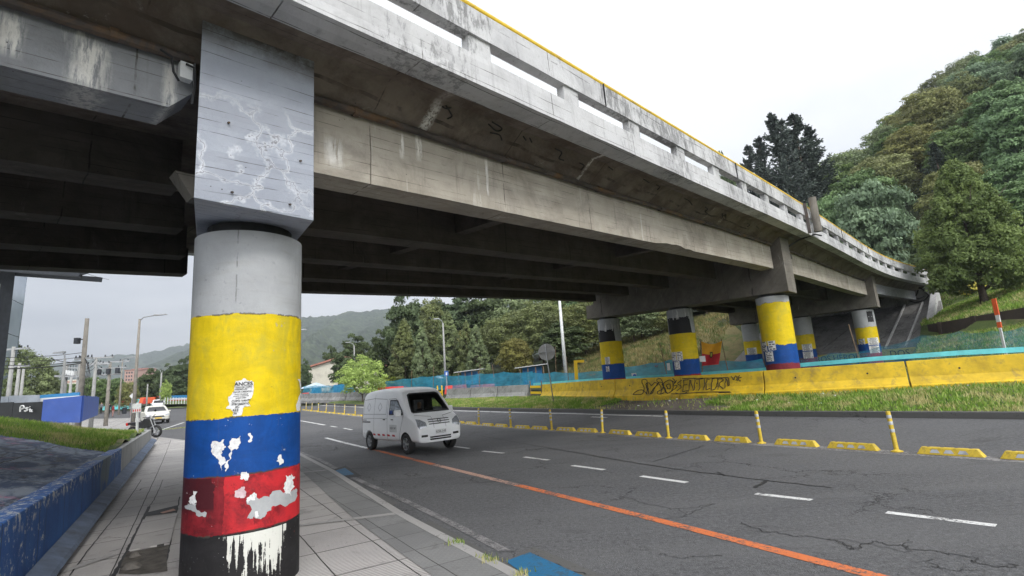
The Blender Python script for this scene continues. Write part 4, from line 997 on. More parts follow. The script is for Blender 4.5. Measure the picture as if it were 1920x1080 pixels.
column(18, 8.75, .56, .5, 4.68, 'paint_column_c', 'far column of the second pier with yellow and blue bands below black')
column(35, 0, .56, .5, 4.70, 'paint_column_d', 'outer column of the third pier with a black sticker near its top')
column(35, 3.75, .56, .5, 4.80, 'paint_column_d', 'middle column of the third pier'); column(35, 7.6, .56, .5, 4.88, 'paint_column_d', 'far column of the third pier, behind the flag')
# steel corbel box, bolts, small fittings on the near capital
P_ = onpl(345, 352, bw(0, .35), np.array([DN[0], DN[1], 0])); zc = P_[2]; x1 = -.53 + .35 * .294 - .003
mb = MB(); mb.add([(x1 - .24, .25, zc + .13), (x1, .25, zc + .13), (x1, .48, zc + .13), (x1 - .24, .48, zc + .13), (x1 - .07, .27, zc - .12), (x1, .27, zc - .12), (x1, .46, zc - .12), (x1 - .07, .46, zc - .12)],
    [(0, 1, 2, 3), (4, 7, 6, 5), (0, 4, 5, 1), (2, 6, 7, 3), (0, 3, 7, 4), (1, 5, 6, 2)])
mb.build('corbel_bracket', MT['concrete_cap'], via)
mb = MB(); mb.box(-.90, -.80, -.70, -.62, 4.70, 4.86); jb = mb.build('junction_box', MT['steel_white'], via); 
mb = MB(); mb.tube([(-.86, -.72, 4.83), (-.80, -.75, 4.80), (-.79, -.75, 4.65), (-.80, -.72, 4.45)], .012, 6); mb.tube([(-1.05, -.66, 4.92), (-.97, -.70, 4.86), (-.95, -.70, 4.72), (-.90, -.68, 4.66)], .012, 6); mb.build('cable', MT['wire'], via)
for x, z in [(-.55, 4.28), (.12, 4.10), (-.5, 3.62), (.02, 3.62)]:
    mb = MB(); mb.tube([(x, -.90, z), (x, -.93, z - .01)], .010, 6); mb.build('anchor_stub', MT['rust_pipe'], via)
# round concrete stub and rubber joint cover at the deck joint over the second pier
q = pt(18.9, -1.66, 0); mb = MB(); mb.lathe([(0, 5.42), (.13, 5.42), (.13, 6.72), (0, 6.72)], 20, c=(q[0], q[1] - .12, q[2])); 
mb.build('lamp_stub', MT['concrete_cap'], via, smooth=True, ang=40)
mb = MB(); mb.bar(pt(18.15, -1.66, 5.30), pt(18.15, -1.66, 6.40), .09, .10); mb.build('joint_cover', MT['rust_pipe'], via)
mb = MB(); mb.tube([pt(19.6, -1.72, 5.38), pt(18.6, -1.72, 5.30), pt(18.5, -1.2, 5.2), pt(18.4, -.75, 4.98), pt(18.5, -.66, 4.86)], .03, 7); mb.bar(pt(18.7, -.68, 4.72), pt(19.0, -.68, 4.72), .16, .16); mb.build('drain_cable', MT['wire'], via)

# abutment: end wall, paved slope, white wing wall
def fl(s, y): return zbar(11) + .1
ab = []
mb = MB(); y0, y1 = -1.9, 10.5
a_, b_ = pt(39.2, y0, 0), pt(39.2, y1, 0); c_, d_ = pt(END - .6, y0, 0), pt(END - .6, y1, 0)
zb, zt = 2.35, 5.55
mb.hexa([(a_[0], a_[1], .5), (c_[0], c_[1], .5), (d_[0], d_[1], .5), (b_[0], b_[1], .5), (a_[0], a_[1], zb), (c_[0], c_[1], zt), (d_[0], d_[1], zt), (b_[0], b_[1], zb)])
mb.build('abutment_slope', MT['concrete_slope'], via)
mb = MB(); q = [pt(END - .62, y0 + .3, 0), pt(END + .5, y0 + .3, 0), pt(END + .5, y1, 0), pt(END - .62, y1, 0)]
mb.hexa([(p[0], p[1], 3.0) for p in q] + [(p[0], p[1], p[2] + 5.1) for p in q]); mb.build('abutment_wall', MT['concrete_wall'], via)
mb = MB(); q0 = pt(38.9, -2.2, 0); q1 = pt(END + .6, -1.66, 0); q2 = pt(38.9, -1.9, 0); q3 = pt(END + .6, -1.3, 0)
mb.hexa([(q0[0], q0[1], .4), (q1[0], q1[1], .4), (q3[0], q3[1], .4), (q2[0], q2[1], .4), (q0[0], q0[1], 2.6), (q1[0], q1[1], q1[2] + 5.3), (q3[0], q3[1], q3[2] + 5.3), (q2[0], q2[1], 2.6)])
mb.build('wing_wall', MT['concrete_pale'], via)
for yy in (-.9, .2):
    mb = MB(); mb.bar((pt(39.3, yy, 0)[0], pt(39.3, yy, 0)[1], zb + .05), (pt(END - .7, yy, 0)[0], pt(END - .7, yy, 0)[1], zt + .03), .10, .12); mb.build('slope_kerb', MT['concrete_pale'], via)
# mural wall at the foot of the abutment, lettered
mw = empty('mural_wall', 'low wall with black lettering on yellow and blue paint at the foot of the abutment', 'mural wall', (CX, CY, 0), BA)
mA = pt(37.4, -2.0, 0); mB_ = pt(37.4 + 2.6, 9.6, 0)
mA, mB_ = np.array(mA[:2]), np.array(mB_[:2]); md = (mB_ - mA) / np.linalg.norm(mB_ - mA); mn = np.array([-md[1], md[0]]) * -1
def mwall(t, o_, z): p = mA + md * t - np.array([1, 0]) * o_; return (p[0], p[1], z)
LM = np.linalg.norm(mB_ - mA); mb = MB()
mb.hexa([mwall(0, 0, .6), mwall(LM, 0, .6), mwall(LM, -.25, .6), mwall(0, -.25, .6), mwall(0, 0, 2.34), mwall(LM, 0, 2.34), mwall(LM, -.25, 2.34), mwall(0, -.25, 2.34)])
mb.build('wall', MT['mural_yellow'], mw)
mb = MB(); mb.add([mwall(0, .006, .8)] + [mwall(LM * k / 30, .006, 1.68 + .10 * math.sin(k * 1.1) + .06 * math.sin(k * 2.3)) for k in range(31)] + [mwall(LM, .006, .8)], [tuple(range(33))])
mb.build('blue_band', MT['mural_blue'], mw, fix=False)
def wall_text(txt, t, z, size):
    me = text_mesh(txt, size); M_ = np.zeros(len(me.vertices) * 3)
    me.vertices.foreach_get('co', M_); V = M_.reshape(-1, 3)
    out = np.array([mwall(t - x, .012, z + y) for x, y, _ in V]); me.vertices.foreach_set('co', out.ravel()); me.update()
    return link('lettering', me, MT['ink'], mw)

wall_text('STROS HÉROE', 5.3, 2.02, .56); wall_text('DOS', 1.15, 2.02, .56)
# ---------------------------------------------------------------- trees
def leafmesh(name, lobes, per, size, seed, flat=.35, droop=0.0, asp=.55, inner=.35):
    """leaf sprays spread through overlapping lobes; lobes: (cx,cy,cz,rx,ry,rz)"""
    r = np.random.RandomState(seed); L = np.array(lobes); Ps, Ns, Ts = [], [], []
    for i, (cx, cy, cz, rx, ry, rz) in enumerate(L):
        n = int(per * (rx * ry + ry * rz + rx * rz) / 3 / (np.mean(L[:, 3]) ** 2)) + 4
        d = r.normal(size=(n, 3)); d /= np.linalg.norm(d, axis=1)[:, None]; d[:, 2] = np.where(d[:, 2] < -.35, -d[:, 2] * .5, d[:, 2])
        rad = 1 - inner * r.uniform(0, 1, n) ** 2 + r.normal(0, .06, n)
        wob = 1 + .16 * np.sin(d[:, 0] * 7 + i) * np.cos(d[:, 1] * 6 + 2 * i) + .10 * np.sin(d[:, 2] * 11 + i)
        P = np.array([cx, cy, cz]) + d * np.array([rx, ry, rz]) * (rad * wob)[:, None]
        N = d / np.array([rx, ry, rz]); N /= np.linalg.norm(N, axis=1)[:, None]
        keep = np.ones(n, bool)
        for j in range(len(L)):
            if j == i: continue
            q = (P - L[j, :3]) / L[j, 3:]; keep &= (q ** 2).sum(1) > .42
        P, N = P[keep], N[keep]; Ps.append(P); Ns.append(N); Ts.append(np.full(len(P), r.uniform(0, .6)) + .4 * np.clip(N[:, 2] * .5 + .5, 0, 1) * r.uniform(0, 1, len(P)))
    P, N, Tt = np.concatenate(Ps), np.concatenate(Ns), np.concatenate(Ts); n = len(P)
    N = N + r.normal(0, flat + .25, (n, 3)); N /= np.linalg.norm(N, axis=1)[:, None]
    a = r.normal(size=(n, 3)); a[:, 2] -= droop; U = a - N * (a * N).sum(1)[:, None]; U /= np.linalg.norm(U, axis=1)[:, None]; W = np.cross(N, U)
    s = size * r.uniform(.55, 1.35, n)[:, None]; b = s * asp
    # each spray: a bent pair of pointed leaves
    c = P; p0 = c - U * s; p1 = c - W * b * .9 + N * b * .25; p2 = c + U * s; p3 = c + W * b * .9 + N * b * .25
    V = np.stack([p0, p1, p2, p3], 1).reshape(-1, 3); k = np.arange(n) * 4
    F = np.stack([k, k + 1, k + 2, k + 3], 1)
    return npmesh(name, V, F, False, np.repeat(Tt, 4))
def lobes_round(H, Rr, n, seed, z0=.28, lr=.30, top=1.0, irr=.25):
    r = np.random.RandomState(seed); out = []
    for i in range(n):
        t = (i + .5) / n; ph = i * 2.39996 + r.uniform(-.3, .3); cz = 1 - 2 * t * .88; sr = math.sqrt(max(0, 1 - cz * cz))
        k = r.uniform(.62, .98 + irr * .3); x, y = math.cos(ph) * sr * Rr * k * .8, math.sin(ph) * sr * Rr * k * .8
        zc = H * (z0 + (top - z0) * (.5 + .5 * cz * k * .86)); rr_ = Rr * lr * r.uniform(.7, 1.3)
        out.append((x, y, zc, rr_, rr_, rr_ * r.uniform(.6, .9)))
    for i in range(n // 5): out.append((r.uniform(-.3, .3) * Rr, r.uniform(-.3, .3) * Rr, H * r.uniform(z0 + .15, .8), Rr * .4, Rr * .4, Rr * .35))
    return out
def lobes_cone(H, Rr, n, seed, z0=.12, lr=.3, pw=.8):
    r = np.random.RandomState(seed); out = []
    for i in range(n):
        t = (i / n) ** .8; z = z0 + (1 - z0) * t * .96; rad = Rr * (1 - t) ** pw * (.75 + .3 * math.sin(min(1, t * 3.2) * PI / 2)); ph = i * 2.39996 + r.uniform(-.5, .5); k = r.uniform(.5, .95)
        rr_ = max(.10 * Rr, Rr * lr * (1 - .62 * t) * r.uniform(.75, 1.25))
        out.append((math.cos(ph) * rad * k, math.sin(ph) * rad * k, H * z, rr_, rr_, rr_ * r.uniform(.85, 1.25)))
    return out
def trunk_mb(H, r0, seed, forks=6, z0=.15, z1=.85, spread=.5, lean=.04):
    r = random.Random(seed); mb = MB(); top = []
    pts = []; x = y = 0
    for i in range(9):
        t = i / 8; pts.append((x, y, H * z1 * t - .25)); x += r.uniform(-lean, lean) * H * .12; y += r.uniform(-lean, lean) * H * .12
    mb.tube(pts, [r0 * (1.25 if i == 0 else 1) * (1 - .85 * i / 8) for i in range(9)], 9)
    for k in range(forks):
        t = r.uniform(z0, .7); i = int(t * 8); p = pts[i]; a = r.uniform(0, 2 * PI); l = H * r.uniform(.18, .32) * spread * 2
        q = [(p[0], p[1], p[2]), (p[0] + math.cos(a) * l * .45, p[1] + math.sin(a) * l * .45, p[2] + l * .30), (p[0] + math.cos(a) * l, p[1] + math.sin(a) * l, p[2] + l * .75)]
        rr_ = r0 * (1 - .8 * t) * .55; mb.tube(q, [rr_, rr_ * .6, rr_ * .2], 6)
    return mb
TP = {}
def proto(key, name, leaf, H, lob, per, size, seed, bark='bark', r0=.16, forks=6, asp=.55, flat=.35, droop=0.0, tz0=.2, inner=.35, z1=.85):
    t = empty(name, None, 'tree'); cm = leafmesh('crown', lob, per, size, seed, flat, droop, asp, inner)
    link('crown', cm, MT[leaf], t); trunk_mb(H, r0, seed, forks, tz0, z1).build('trunk', MT[bark], t, smooth=True)
    TP[key] = [t, H, False]; return t
def place(key, x, y, H, wide=1.0, rz=None, label=None, group=None, z=None, cat='tree'):
    t, h0, used = TP[key]; k = H / h0; z = T(x, y) if z is None else z
    rz = rnd.uniform(0, 6.28) if rz is None else rz
    if not used: o = t; TP[key][2] = True
    else: o = copy_tree(t, _ch=_kids[key] if key in _kids else None)
    if key not in _kids:
        d = {}
        for q in bpy.data.objects:
            if q.parent is t: d.setdefault(t.name, []).append(q)
        _kids[key] = d
    o.location = (x, y, z - .1); o.rotation_euler = (0, 0, rz); o.scale = (k * wide, k * wide, k); o['category'] = cat
    if label: o['label'] = label
    if group: o['group'] = group
    elif 'group' in o: del o['group']
    return o
_kids = {}
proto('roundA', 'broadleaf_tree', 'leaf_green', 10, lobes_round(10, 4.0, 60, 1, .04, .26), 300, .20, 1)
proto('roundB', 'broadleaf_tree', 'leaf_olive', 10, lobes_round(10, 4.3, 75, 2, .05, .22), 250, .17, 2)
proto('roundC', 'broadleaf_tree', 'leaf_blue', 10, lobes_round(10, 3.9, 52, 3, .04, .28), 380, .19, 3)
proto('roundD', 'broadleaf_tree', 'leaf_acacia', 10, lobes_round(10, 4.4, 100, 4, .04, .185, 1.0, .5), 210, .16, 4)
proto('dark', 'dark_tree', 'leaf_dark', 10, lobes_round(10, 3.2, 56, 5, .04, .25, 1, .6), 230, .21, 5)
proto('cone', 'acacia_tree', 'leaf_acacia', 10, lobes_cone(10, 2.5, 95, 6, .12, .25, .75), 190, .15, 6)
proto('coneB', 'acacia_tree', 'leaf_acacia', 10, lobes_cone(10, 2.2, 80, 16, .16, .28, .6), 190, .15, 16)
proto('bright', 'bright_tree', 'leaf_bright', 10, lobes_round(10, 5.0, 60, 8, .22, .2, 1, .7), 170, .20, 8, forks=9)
# spruce: whorls of drooping branches with gaps of sky
def spruce(seed, H=10, Rr=2.3, whorls=25):
    r = np.random.RandomState(seed); V, F, Tt = [], [], []
    for i in range(whorls):
        t = i / whorls; z = H * (.10 + .88 * t); L = Rr * (1 - t) ** .85 * r.uniform(.75, 1.1) + .12
        for k in range(int(9 - 4 * t)):
            a = r.uniform(0, 2 * PI); l = L * r.uniform(.65, 1.15); nseg = 14
            for j in range(nseg):
                s = (j + .5) / nseg; p = np.array([math.cos(a) * l * s, math.sin(a) * l * s, z + l * .10 * s + l * .38 * s * s])
                for q in range(4):
                    o = p + r.normal(0, .05, 3); dr = np.array([math.cos(a), math.sin(a), .1]) + r.normal(0, .55, 3); dr /= np.linalg.norm(dr); wv = np.cross(dr, r.normal(size=3)); wv /= np.linalg.norm(wv)
                    le = .30 * (1 - .5 * s); b = len(V); V += [o, o + dr * le * .5 + wv * .055, o + dr * le, o + dr * le * .5 - wv * .055]; F.append((b, b + 1, b + 2, b + 3)); Tt += [r.uniform(0, 1)] * 4
    return npmesh('crown', np.array(V), np.array(F), False, np.array(Tt))
for key, sd_ in (('spruceA', 3), ('spruceB', 9)):
    t = empty('spruce_tree', None, 'tree'); link('crown', spruce(sd_), MT['leaf_spruce'], t); MB().tube([(0, 0, -.3), (0, 0, 5), (0, 0, 9.8)], [.16, .10, .02], 8).build('trunk', MT['bark'], t, smooth=True); TP[key] = [t, 10, False]

_CR = {}
def crown_r(key):
    if key not in _CR:
        t = TP[key][0]; me = [q for q in bpy.data.objects if q.parent is t and q.name.startswith('crown')][0].data; c = np.zeros(len(me.vertices) * 3); me.vertices.foreach_get('co', c); c = c.reshape(-1, 3); _CR[key] = float(np.percentile(np.hypot(c[:, 0], c[:, 1]), 97))
    return _CR[key]
def by_px(key, px, py, D, wpx=None, label=None, group=None, H=None, z=None, wide=None, cat='tree'):
    """tree whose top shows at (px,py) when it stands D metres ahead"""
    Pt = hdep(px, py, D); x, y = Pt[0], Pt[1]; zb = T(x, y) if z is None else z; H = H or Pt[2] - zb
    # follow the vertical: x,y under the top
    h0 = TP[key][1]; wd = 1.0
    if wpx:
        rad = crown_r(key)
        wm = wpx * D / 960 * math.cos(math.atan(abs(x) / y)); wd = wm / (2 * rad * H / h0)
    return place(key, x, y, H, wd, label=label, group=group, z=zb, cat=cat)
# the big tree above the brown retaining wall
proto('big', 'broadleaf_tree', 'leaf_big', 10, lobes_cone(10, 4.3, 260, 21, .10, .175, .72), 300, .11, 21, r0=.26, forks=9, tz0=.12)
by_px('big', 1782, 298, 31, 235, 'large leafy green tree on the grass slope just above the brown retaining wall')
# trees near the bridge head
by_px('roundC', 1625, 330, 41, 175, 'blue green tree directly behind the parapet, left of the large tree')
by_px('roundA', 1545, 355, 46, 130, 'green tree behind the parapet beside the round concrete stub')
by_px('roundA', 1880, 340, 40, 190, 'dense green tree at the right edge above the steps')
by_px('dark', 1700, 440, 39, 110, 'low dark tree filling the gap between the bridge head and the large tree')
by_px('spruceA', 1444, 203, 62, 120, 'left one of the two tall dark spruces above the parapet')
by_px('spruceB', 1484, 207, 62, 140, 'right one of the two tall dark spruces above the parapet')
by_px('spruceB', 1400, 265, 66, 90, 'shorter dark spruce left of the two tall ones')
by_px('spruceB', 1461, 217, 61, 100, 'slim dark spruce between the two tall ones'); by_px('spruceA', 1512, 232, 63, 120, 'dark spruce with rising branches just right of the two tall ones'); by_px('spruceB', 1420, 250, 64, 100, 'dark spruce just left of the two tall ones')
by_px('dark', 1350, 290, 60, 70, 'dark treetop just showing over the yellow handrail left of the spruces')
# row below the viaduct: tall acacias and dark trees behind the blue netting
rowt = [('dark', 757, 545, 62, 75, 'tall dark tree at the left end of the row behind the netting'), ('dark', 715, 618, 66, 60, 'smaller dark tree leaning out left of the tall row'),
 ('cone', 757, 596, 56, 66, 'first pointed acacia of the row behind the van roof'), ('coneB', 789, 608, 53, 46, 'slim pointed acacia left of the street lamp'), ('cone', 838, 580, 57, 66, 'tall pointed acacia behind the street lamp'),
 ('coneB', 873, 598, 55, 40, 'slim acacia just right of the street lamp'), ('coneB', 892, 606, 53, 46, 'pointed acacia with low crown right of the slim one'), ('dark', 905, 540, 70, 110, 'dark broad treetop rising over the middle of the acacia row'),
 ('roundD', 945, 585, 58, 110, 'olive tree with drooping limbs near the middle of the row'), ('roundD', 1010, 560, 56, 120, 'broad olive tree left of the white mast'), ('roundD', 1090, 560, 52, 130, 'broad olive tree behind the white mast'),
 ('roundB', 965, 625, 50, 70, 'small olive tree in front, over the sheds'), ('dark', 1050, 600, 49, 90, 'dark low tree behind the blue shed'), ('roundD', 1180, 560, 50, 110, 'dark olive tree behind the far column of the second pier'),
 ('roundB', 1235, 575, 50, 80, 'olive tree between the two far columns of the second pier'), ('dark', 1310, 585, 56, 90, 'dark tree above the dry slope left of the flag')]
rowt += [('roundD', 800, 558, 70, 90, 'tall olive tree behind the gap left of the street lamp'), ('dark', 852, 546, 72, 110, 'high dark treetop behind the street lamp acacias'), ('roundD', 955, 546, 70, 130, 'tall olive treetop reaching the deck in the middle'),
 ('roundA', 1030, 545, 68, 130, 'tall green treetop reaching the deck left of the mast'), ('dark', 1105, 545, 64, 130, 'high dark treetop reaching the deck right of the mast')]
for k, px, py, D, wd, lb in rowt: by_px(k, px, py, D, wd, lb)
by_px('dark', 665, 626, 78, 74, 'dark flat-topped tree above the cream house'); by_px('dark', 622, 648, 80, 46, 'dark tree just left of the flat-topped one above the house')
by_px('dark', 648, 655, 64, 60, 'brown green tree half hiding the cream house'); by_px('dark', 573, 672, 70, 26, 'narrow dark tree beside the yellow column edge, left of the house')
by_px('bright', 678, 671, 49, 92, 'bright green young tree on the verge behind the van', z=None)
by_px('dark', 805, 690, 52, 40, 'low dark bush at the foot of the acacia row', cat='bush'); by_px('bright', 735, 700, 56, 60, 'yellow green bush right of the bright young tree', cat='bush')
# wooded hillside
lab = {'roundA': 'green round-crowned tree in the wood covering the steep hillside', 'roundB': 'olive round-crowned tree in the wood covering the steep hillside', 'roundC': 'blue green tree in the wood covering the steep hillside',
       'roundD': 'brown green fine-leaved tree in the wood covering the steep hillside', 'dark': 'dark irregular tree in the wood covering the steep hillside', 'spruceA': 'dark conifer in the wood covering the steep hillside', 'cone': 'pointed grey green tree in the wood covering the steep hillside'}
cells = []
yy = 34.0
while yy < 190:
    xx = -30.0
    while xx < 175:
        x, y = xx + rnd.uniform(-2.2, 2.2), yy + rnd.uniform(-2.2, 2.2); az = math.degrees(math.atan2(x, y)); r_ = math.hypot(x, y); s_, y_ = bl(x, y)
        st = (4.7 if az > 21 else 6.2) + max(0, r_ - 70) * .01
        ok = az < 51 and az > (-10 if y > 62 else 4)
        if y_ < 12 and s_ < 52: ok = False                       # keep clear of the viaduct
        if y_ <= 12 and qwall(x, y) < 11: ok = False
        u, v = uv(x, y); w_ = v - vbar(u)
        if w_ < 19 and y_ > 0: ok = False
        if az < 12 and y < 58: ok = False
        if az < 20 and r_ > 74: ok = False
        if az < 26 and r_ > 105: ok = False
        if r_ > 150: ok = False
        if ok: cells.append((r_, x, y, u, v))
        xx += st
    yy += st
cells.sort(); cells = cells[:298]
for r_, x, y, u, v in cells:
    n = nz(x, y, .045, 3) + rnd.uniform(-.5, .5)
    if u > 30 and rnd.random() < .5: key = 'roundD'
    elif n > .75: key = 'roundC'
    elif n > .40: key = 'roundD'
    elif n > .10: key = 'roundB'
    elif n > -.6: key = 'roundA'
    elif rnd.random() < .8: key = 'dark'
    else: key = 'spruceA'
    H = rnd.uniform(5.5, 9.5) if az > 21 else rnd.uniform(7.5, 11.5)
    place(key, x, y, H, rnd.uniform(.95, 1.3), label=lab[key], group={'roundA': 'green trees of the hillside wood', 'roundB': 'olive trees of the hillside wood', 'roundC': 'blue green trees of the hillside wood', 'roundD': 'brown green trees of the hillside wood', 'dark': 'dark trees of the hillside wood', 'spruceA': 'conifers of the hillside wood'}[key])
# left side, beyond the hoarding and along the far avenue
def far_tree(key, px, py, D, wpx, lb, cat='tree', base=None):
    Pt = hdep(px, py, D); zb = RH(Pt[0], Pt[1]) + .05 if base is None else base
    return by_px(key, px, py, D, wpx, lb, z=zb, cat=cat)
far_tree('roundD', 62, 652, 48, 120, 'tall dark green tree between the glass tower and the poles')
far_tree('dark', 35, 640, 54, 50, 'upper dark treetop at the foot of the glass tower'); far_tree('roundD', 95, 700, 50, 70, 'lower tree crown just left of the concrete utility pole')
far_tree('roundA', 180, 702, 80, 60, 'leafy street tree behind the transformer poles'); far_tree('roundA', 215, 705, 84, 60, 'leafy street tree left of the tall street lamp'); far_tree('roundB', 240, 710, 78, 46, 'olive street tree right behind the tall street lamp')
far_tree('dark', 285, 690, 95, 60, 'dark tree right of the tall street lamp'); far_tree('dark', 318, 682, 92, 60, 'dark tree behind the double street lamp'); far_tree('dark', 350, 668, 90, 60, 'darkest tree against the near column edge')
far_tree('dark', 395, 660, 92, 80, 'dark tree hidden mostly behind the near column'); far_tree('bright', 312, 715, 82, 24, 'small yellow green tree below the double street lamp')
far_tree('roundA', 268, 700, 96, 40, 'green tree beyond the junction behind the orange barriers'); far_tree('roundA', 140, 715, 76, 50, 'green tree low behind the blue hoarding')
# ---------------------------------------------------------------- vehicles
def bvh_of(me):
    bm = bmesh.new(); bm.from_mesh(me); t = BVHTree.FromBMesh(bm); bm.free(); return t
def panel(tree, poly, axis, sgn, name, mat, parent, off=.006, thick=0.0, res=.07, flat=False):
    """drape an outline (2D) onto a body; axis 'y': poly is (x,z) seen from the side; 'x': poly is (y,z) seen from the front"""
    bm = bmesh.new()
    vs = [bm.verts.new((p[0], p[1], 0)) for p in poly]; bm.faces.new(vs)
    bmesh.ops.triangulate(bm, faces=bm.faces[:])
    for _ in range(5):
        lg = [e for e in bm.edges if e.calc_length() > res * 1.6]
        if not lg: break
        bmesh.ops.subdivide_edges(bm, edges=lg, cuts=1); bmesh.ops.triangulate(bm, faces=bm.faces[:])
    for v in bm.verts:
        if axis == 'y': o_, d_ = Vector((v.co.x, sgn * 3, v.co.y)), Vector((0, -sgn, 0))
        else: o_, d_ = Vector((sgn * 4, v.co.x, v.co.y)), Vector((-sgn, 0, 0))
        h = tree.ray_cast(o_, d_)
        if h[0] is None: h = tree.find_nearest(o_ + d_ * 2.2); v.co = h[0] + Vector((0, 0, 0)) - d_ * off
        else: v.co = h[0] - d_ * off
    bmesh.ops.recalc_face_normals(bm, faces=bm.faces[:])
    me = bpy.data.meshes.new(name); bm.to_mesh(me); bm.free()
    me.polygons.foreach_set('use_smooth', [True] * len(me.polygons))
    return link(name, me, MT[mat], parent)
def hull(profile, hw, zlow, rnd_=.09, tumble=.12, belt=1.0):
    """profile: list of (x, ztop); body cross-sections with tumblehome above the belt line"""
    rings = []
    for x, zt, w_, zb in profile:
        def wid(z): return w_ * (1 if z <= belt else 1 - tumble * (z - belt) / .9)
        c = min(rnd_, (zt - zb) * .3); pts = []
        half = [(0, zb), (w_ * .75, zb), (w_ * .95, zb + .03), (w_ * .995, zb + .10), (w_ * 1.0, zb + (min(belt, zt - c) - zb) * .45), (wid(min(belt, zt - c)), min(belt, zt - c) - .001)]
        zz = min(belt, zt - c)
        half += [(wid(zz + (zt - c - zz) * .5), zz + (zt - c - zz) * .5), (wid(zt - c), zt - c + .0005), (wid(zt) - c * .35, zt - c * .35), (wid(zt) - c * 1.1, zt - .004), (wid(zt) * .5, zt + .012), (0, zt + .018)]
        rings.append([(x, y, z) for y, z in half] + [(x, -y, z) for y, z in half[1:-1][::-1]])
    return rings
def wheel(parent, x, y, r_, sgn, wd=.17, rim='alloy', spokes=5):
    w_ = bpy.data.objects.new('wheel', None); COL.objects.link(w_); w_.parent = parent; w_.location = (x, y, r_)
    mb = MB(); h = wd / 2; mb.lathe([(r_ * .60, -h * .9), (r_ * .66, -h), (r_ * .93, -h), (r_, -h * .7), (r_, h * .7), (r_ * .93, h), (r_ * .66, h), (r_ * .60, h * .9)], 32, axis='y')
    mb.build('tyre', MT['rubber'], w_, smooth=True, ang=40)
    mb = MB(); o_ = sgn * h
    mb.lathe([(r_ * .62, -o_ * .8), (r_ * .62, o_ * .92), (r_ * .56, o_ * .88), (r_ * .54, o_ * .3), (0, o_ * .3)], 28, axis='y')
    mb.lathe([(0, o_ * .9), (r_ * .15, o_ * .9), (r_ * .17, o_ * .35)], 14, axis='y')
    for k in range(spokes):
        a = 2 * PI * k / spokes; 
        mb.bar((math.cos(a) * r_ * .1, o_ * .78, math.sin(a) * r_ * .1), (math.cos(a) * r_ * .58, o_ * .80, math.sin(a) * r_ * .58), r_ * .17, r_ * .10, up=(0, 1, 0))
    mb.build('rim', MT[rim], w_, smooth=False)
    mb = MB(); mb.lathe([(0, o_ * .32), (r_ * .53, o_ * .32)], 24, axis='y'); mb.build('brake_disc', MT['black_plastic'], w_)
    return w_
def bool_cut(o, cutters):
    for c in cutters:
        m = o.modifiers.new('c', 'BOOLEAN'); m.operation = 'DIFFERENCE'; m.solver = 'EXACT'; m.object = c
    dg = bpy.context.evaluated_depsgraph_get(); dg.update(); me = bpy.data.meshes.new_from_object(o.evaluated_get(dg)); o.modifiers.clear(); old = o.data; o.data = me
    for c in cutters: bpy.data.objects.remove(c)

# --- white cargo van, local: +X forward, +Y left
van = empty('cargo_van', 'small white cargo van with red dashes along its side driving in the near lane', 'van')
PF = [(-1.90, 1.30, .66, .42), (-1.88, 1.62, .72, .36), (-1.80, 1.79, .76, .33), (-1.55, 1.86, .78, .32), (-.9, 1.90, .785, .31), (0, 1.905, .785, .31), (.50, 1.875, .785, .31), (.74, 1.83, .785, .31), (.86, 1.77, .785, .31),
      (1.02, 1.60, .785, .31), (1.18, 1.42, .785, .31), (1.33, 1.245, .785, .31), (1.42, 1.155, .785, .31), (1.50, 1.115, .78, .31), (1.64, 1.06, .77, .31), (1.76, .985, .755, .31), (1.84, .90, .735, .30), (1.895, .78, .70, .30), (1.93, .62, .66, .31)]
mb = MB(); mb.loft(hull(PF, 0, 0, .10, .15, 1.02)); body = mb.build('body', MT['paint_white'], van, smooth=True)
sub = body.modifiers.new('s', 'SUBSURF'); sub.levels = sub.render_levels = 1
dg = bpy.context.evaluated_depsgraph_get(); dg.update(); me = bpy.data.meshes.new_from_object(body.evaluated_get(dg)); body.modifiers.clear(); body.data = me
VT = bvh_of(me)
WS = [(-.62, 1.16), (.62, 1.16), (.59, 1.34), (.52, 1.66), (.44, 1.70), (-.44, 1.70), (-.52, 1.66), (-.59, 1.34)]          # windscreen (y,z)
SW = [(.22, 1.12), (1.14, 1.12), (1.05, 1.24), (.72, 1.51), (.64, 1.54), (.24, 1.54)]                                          # door window (x,z)
def cutter_prism(poly, axis, a, b_):
    mb = MB(); n = len(poly)
    f = (lambda p, t: (p[0], t, p[1])) if axis == 'y' else (lambda p, t: (t, p[0], p[1]))
    mb.add([f(p, a) for p in poly] + [f(p, b_) for p in poly], [tuple(range(n)), tuple(range(n, 2 * n))[::-1]] + [(i, n + i, n + (i + 1) % n, (i + 1) % n) for i in range(n)])
    return mb.build('cut', MT['black_plastic'])
def arch(x, r_): 
    mb = MB(); mb.lathe([(0, -1), (r_, -1), (r_, 1), (0, 1)], 30, c=(x, 0, .285), axis='y'); return mb.build('cut', MT['black_plastic'])
mb = MB(); mb.hexa([(-.05, -.66, .55), (1.22, -.66, .55), (1.22, .66, .55), (-.05, .66, .55), (-.05, -.53, 1.72), (.66, -.53, 1.72), (.66, .53, 1.72), (-.05, .53, 1.72)]); cab = mb.build('cut', MT['black_plastic'])
bool_cut(body, [arch(-1.22, .335), arch(1.27, .335), cab, cutter_prism(WS, 'x', .5, 2.3), cutter_prism(SW, 'y', -1, 1)])
body.data.materials.clear(); body.data.materials.append(MT['paint_white']); body.data.materials.append(MT['interior'])
for p in body.data.polygons:
    c = p.center; nr_ = VT.find_nearest(c)
    if -.08 < c.x < 1.3 and nr_[3] > .02 and c.z < 1.8: p.material_index = 1
    p.use_smooth = True
body.data.set_sharp_from_angle(angle=R(42))
panel(VT, WS, 'x', 1, 'windscreen', 'windscreen', van, .002)
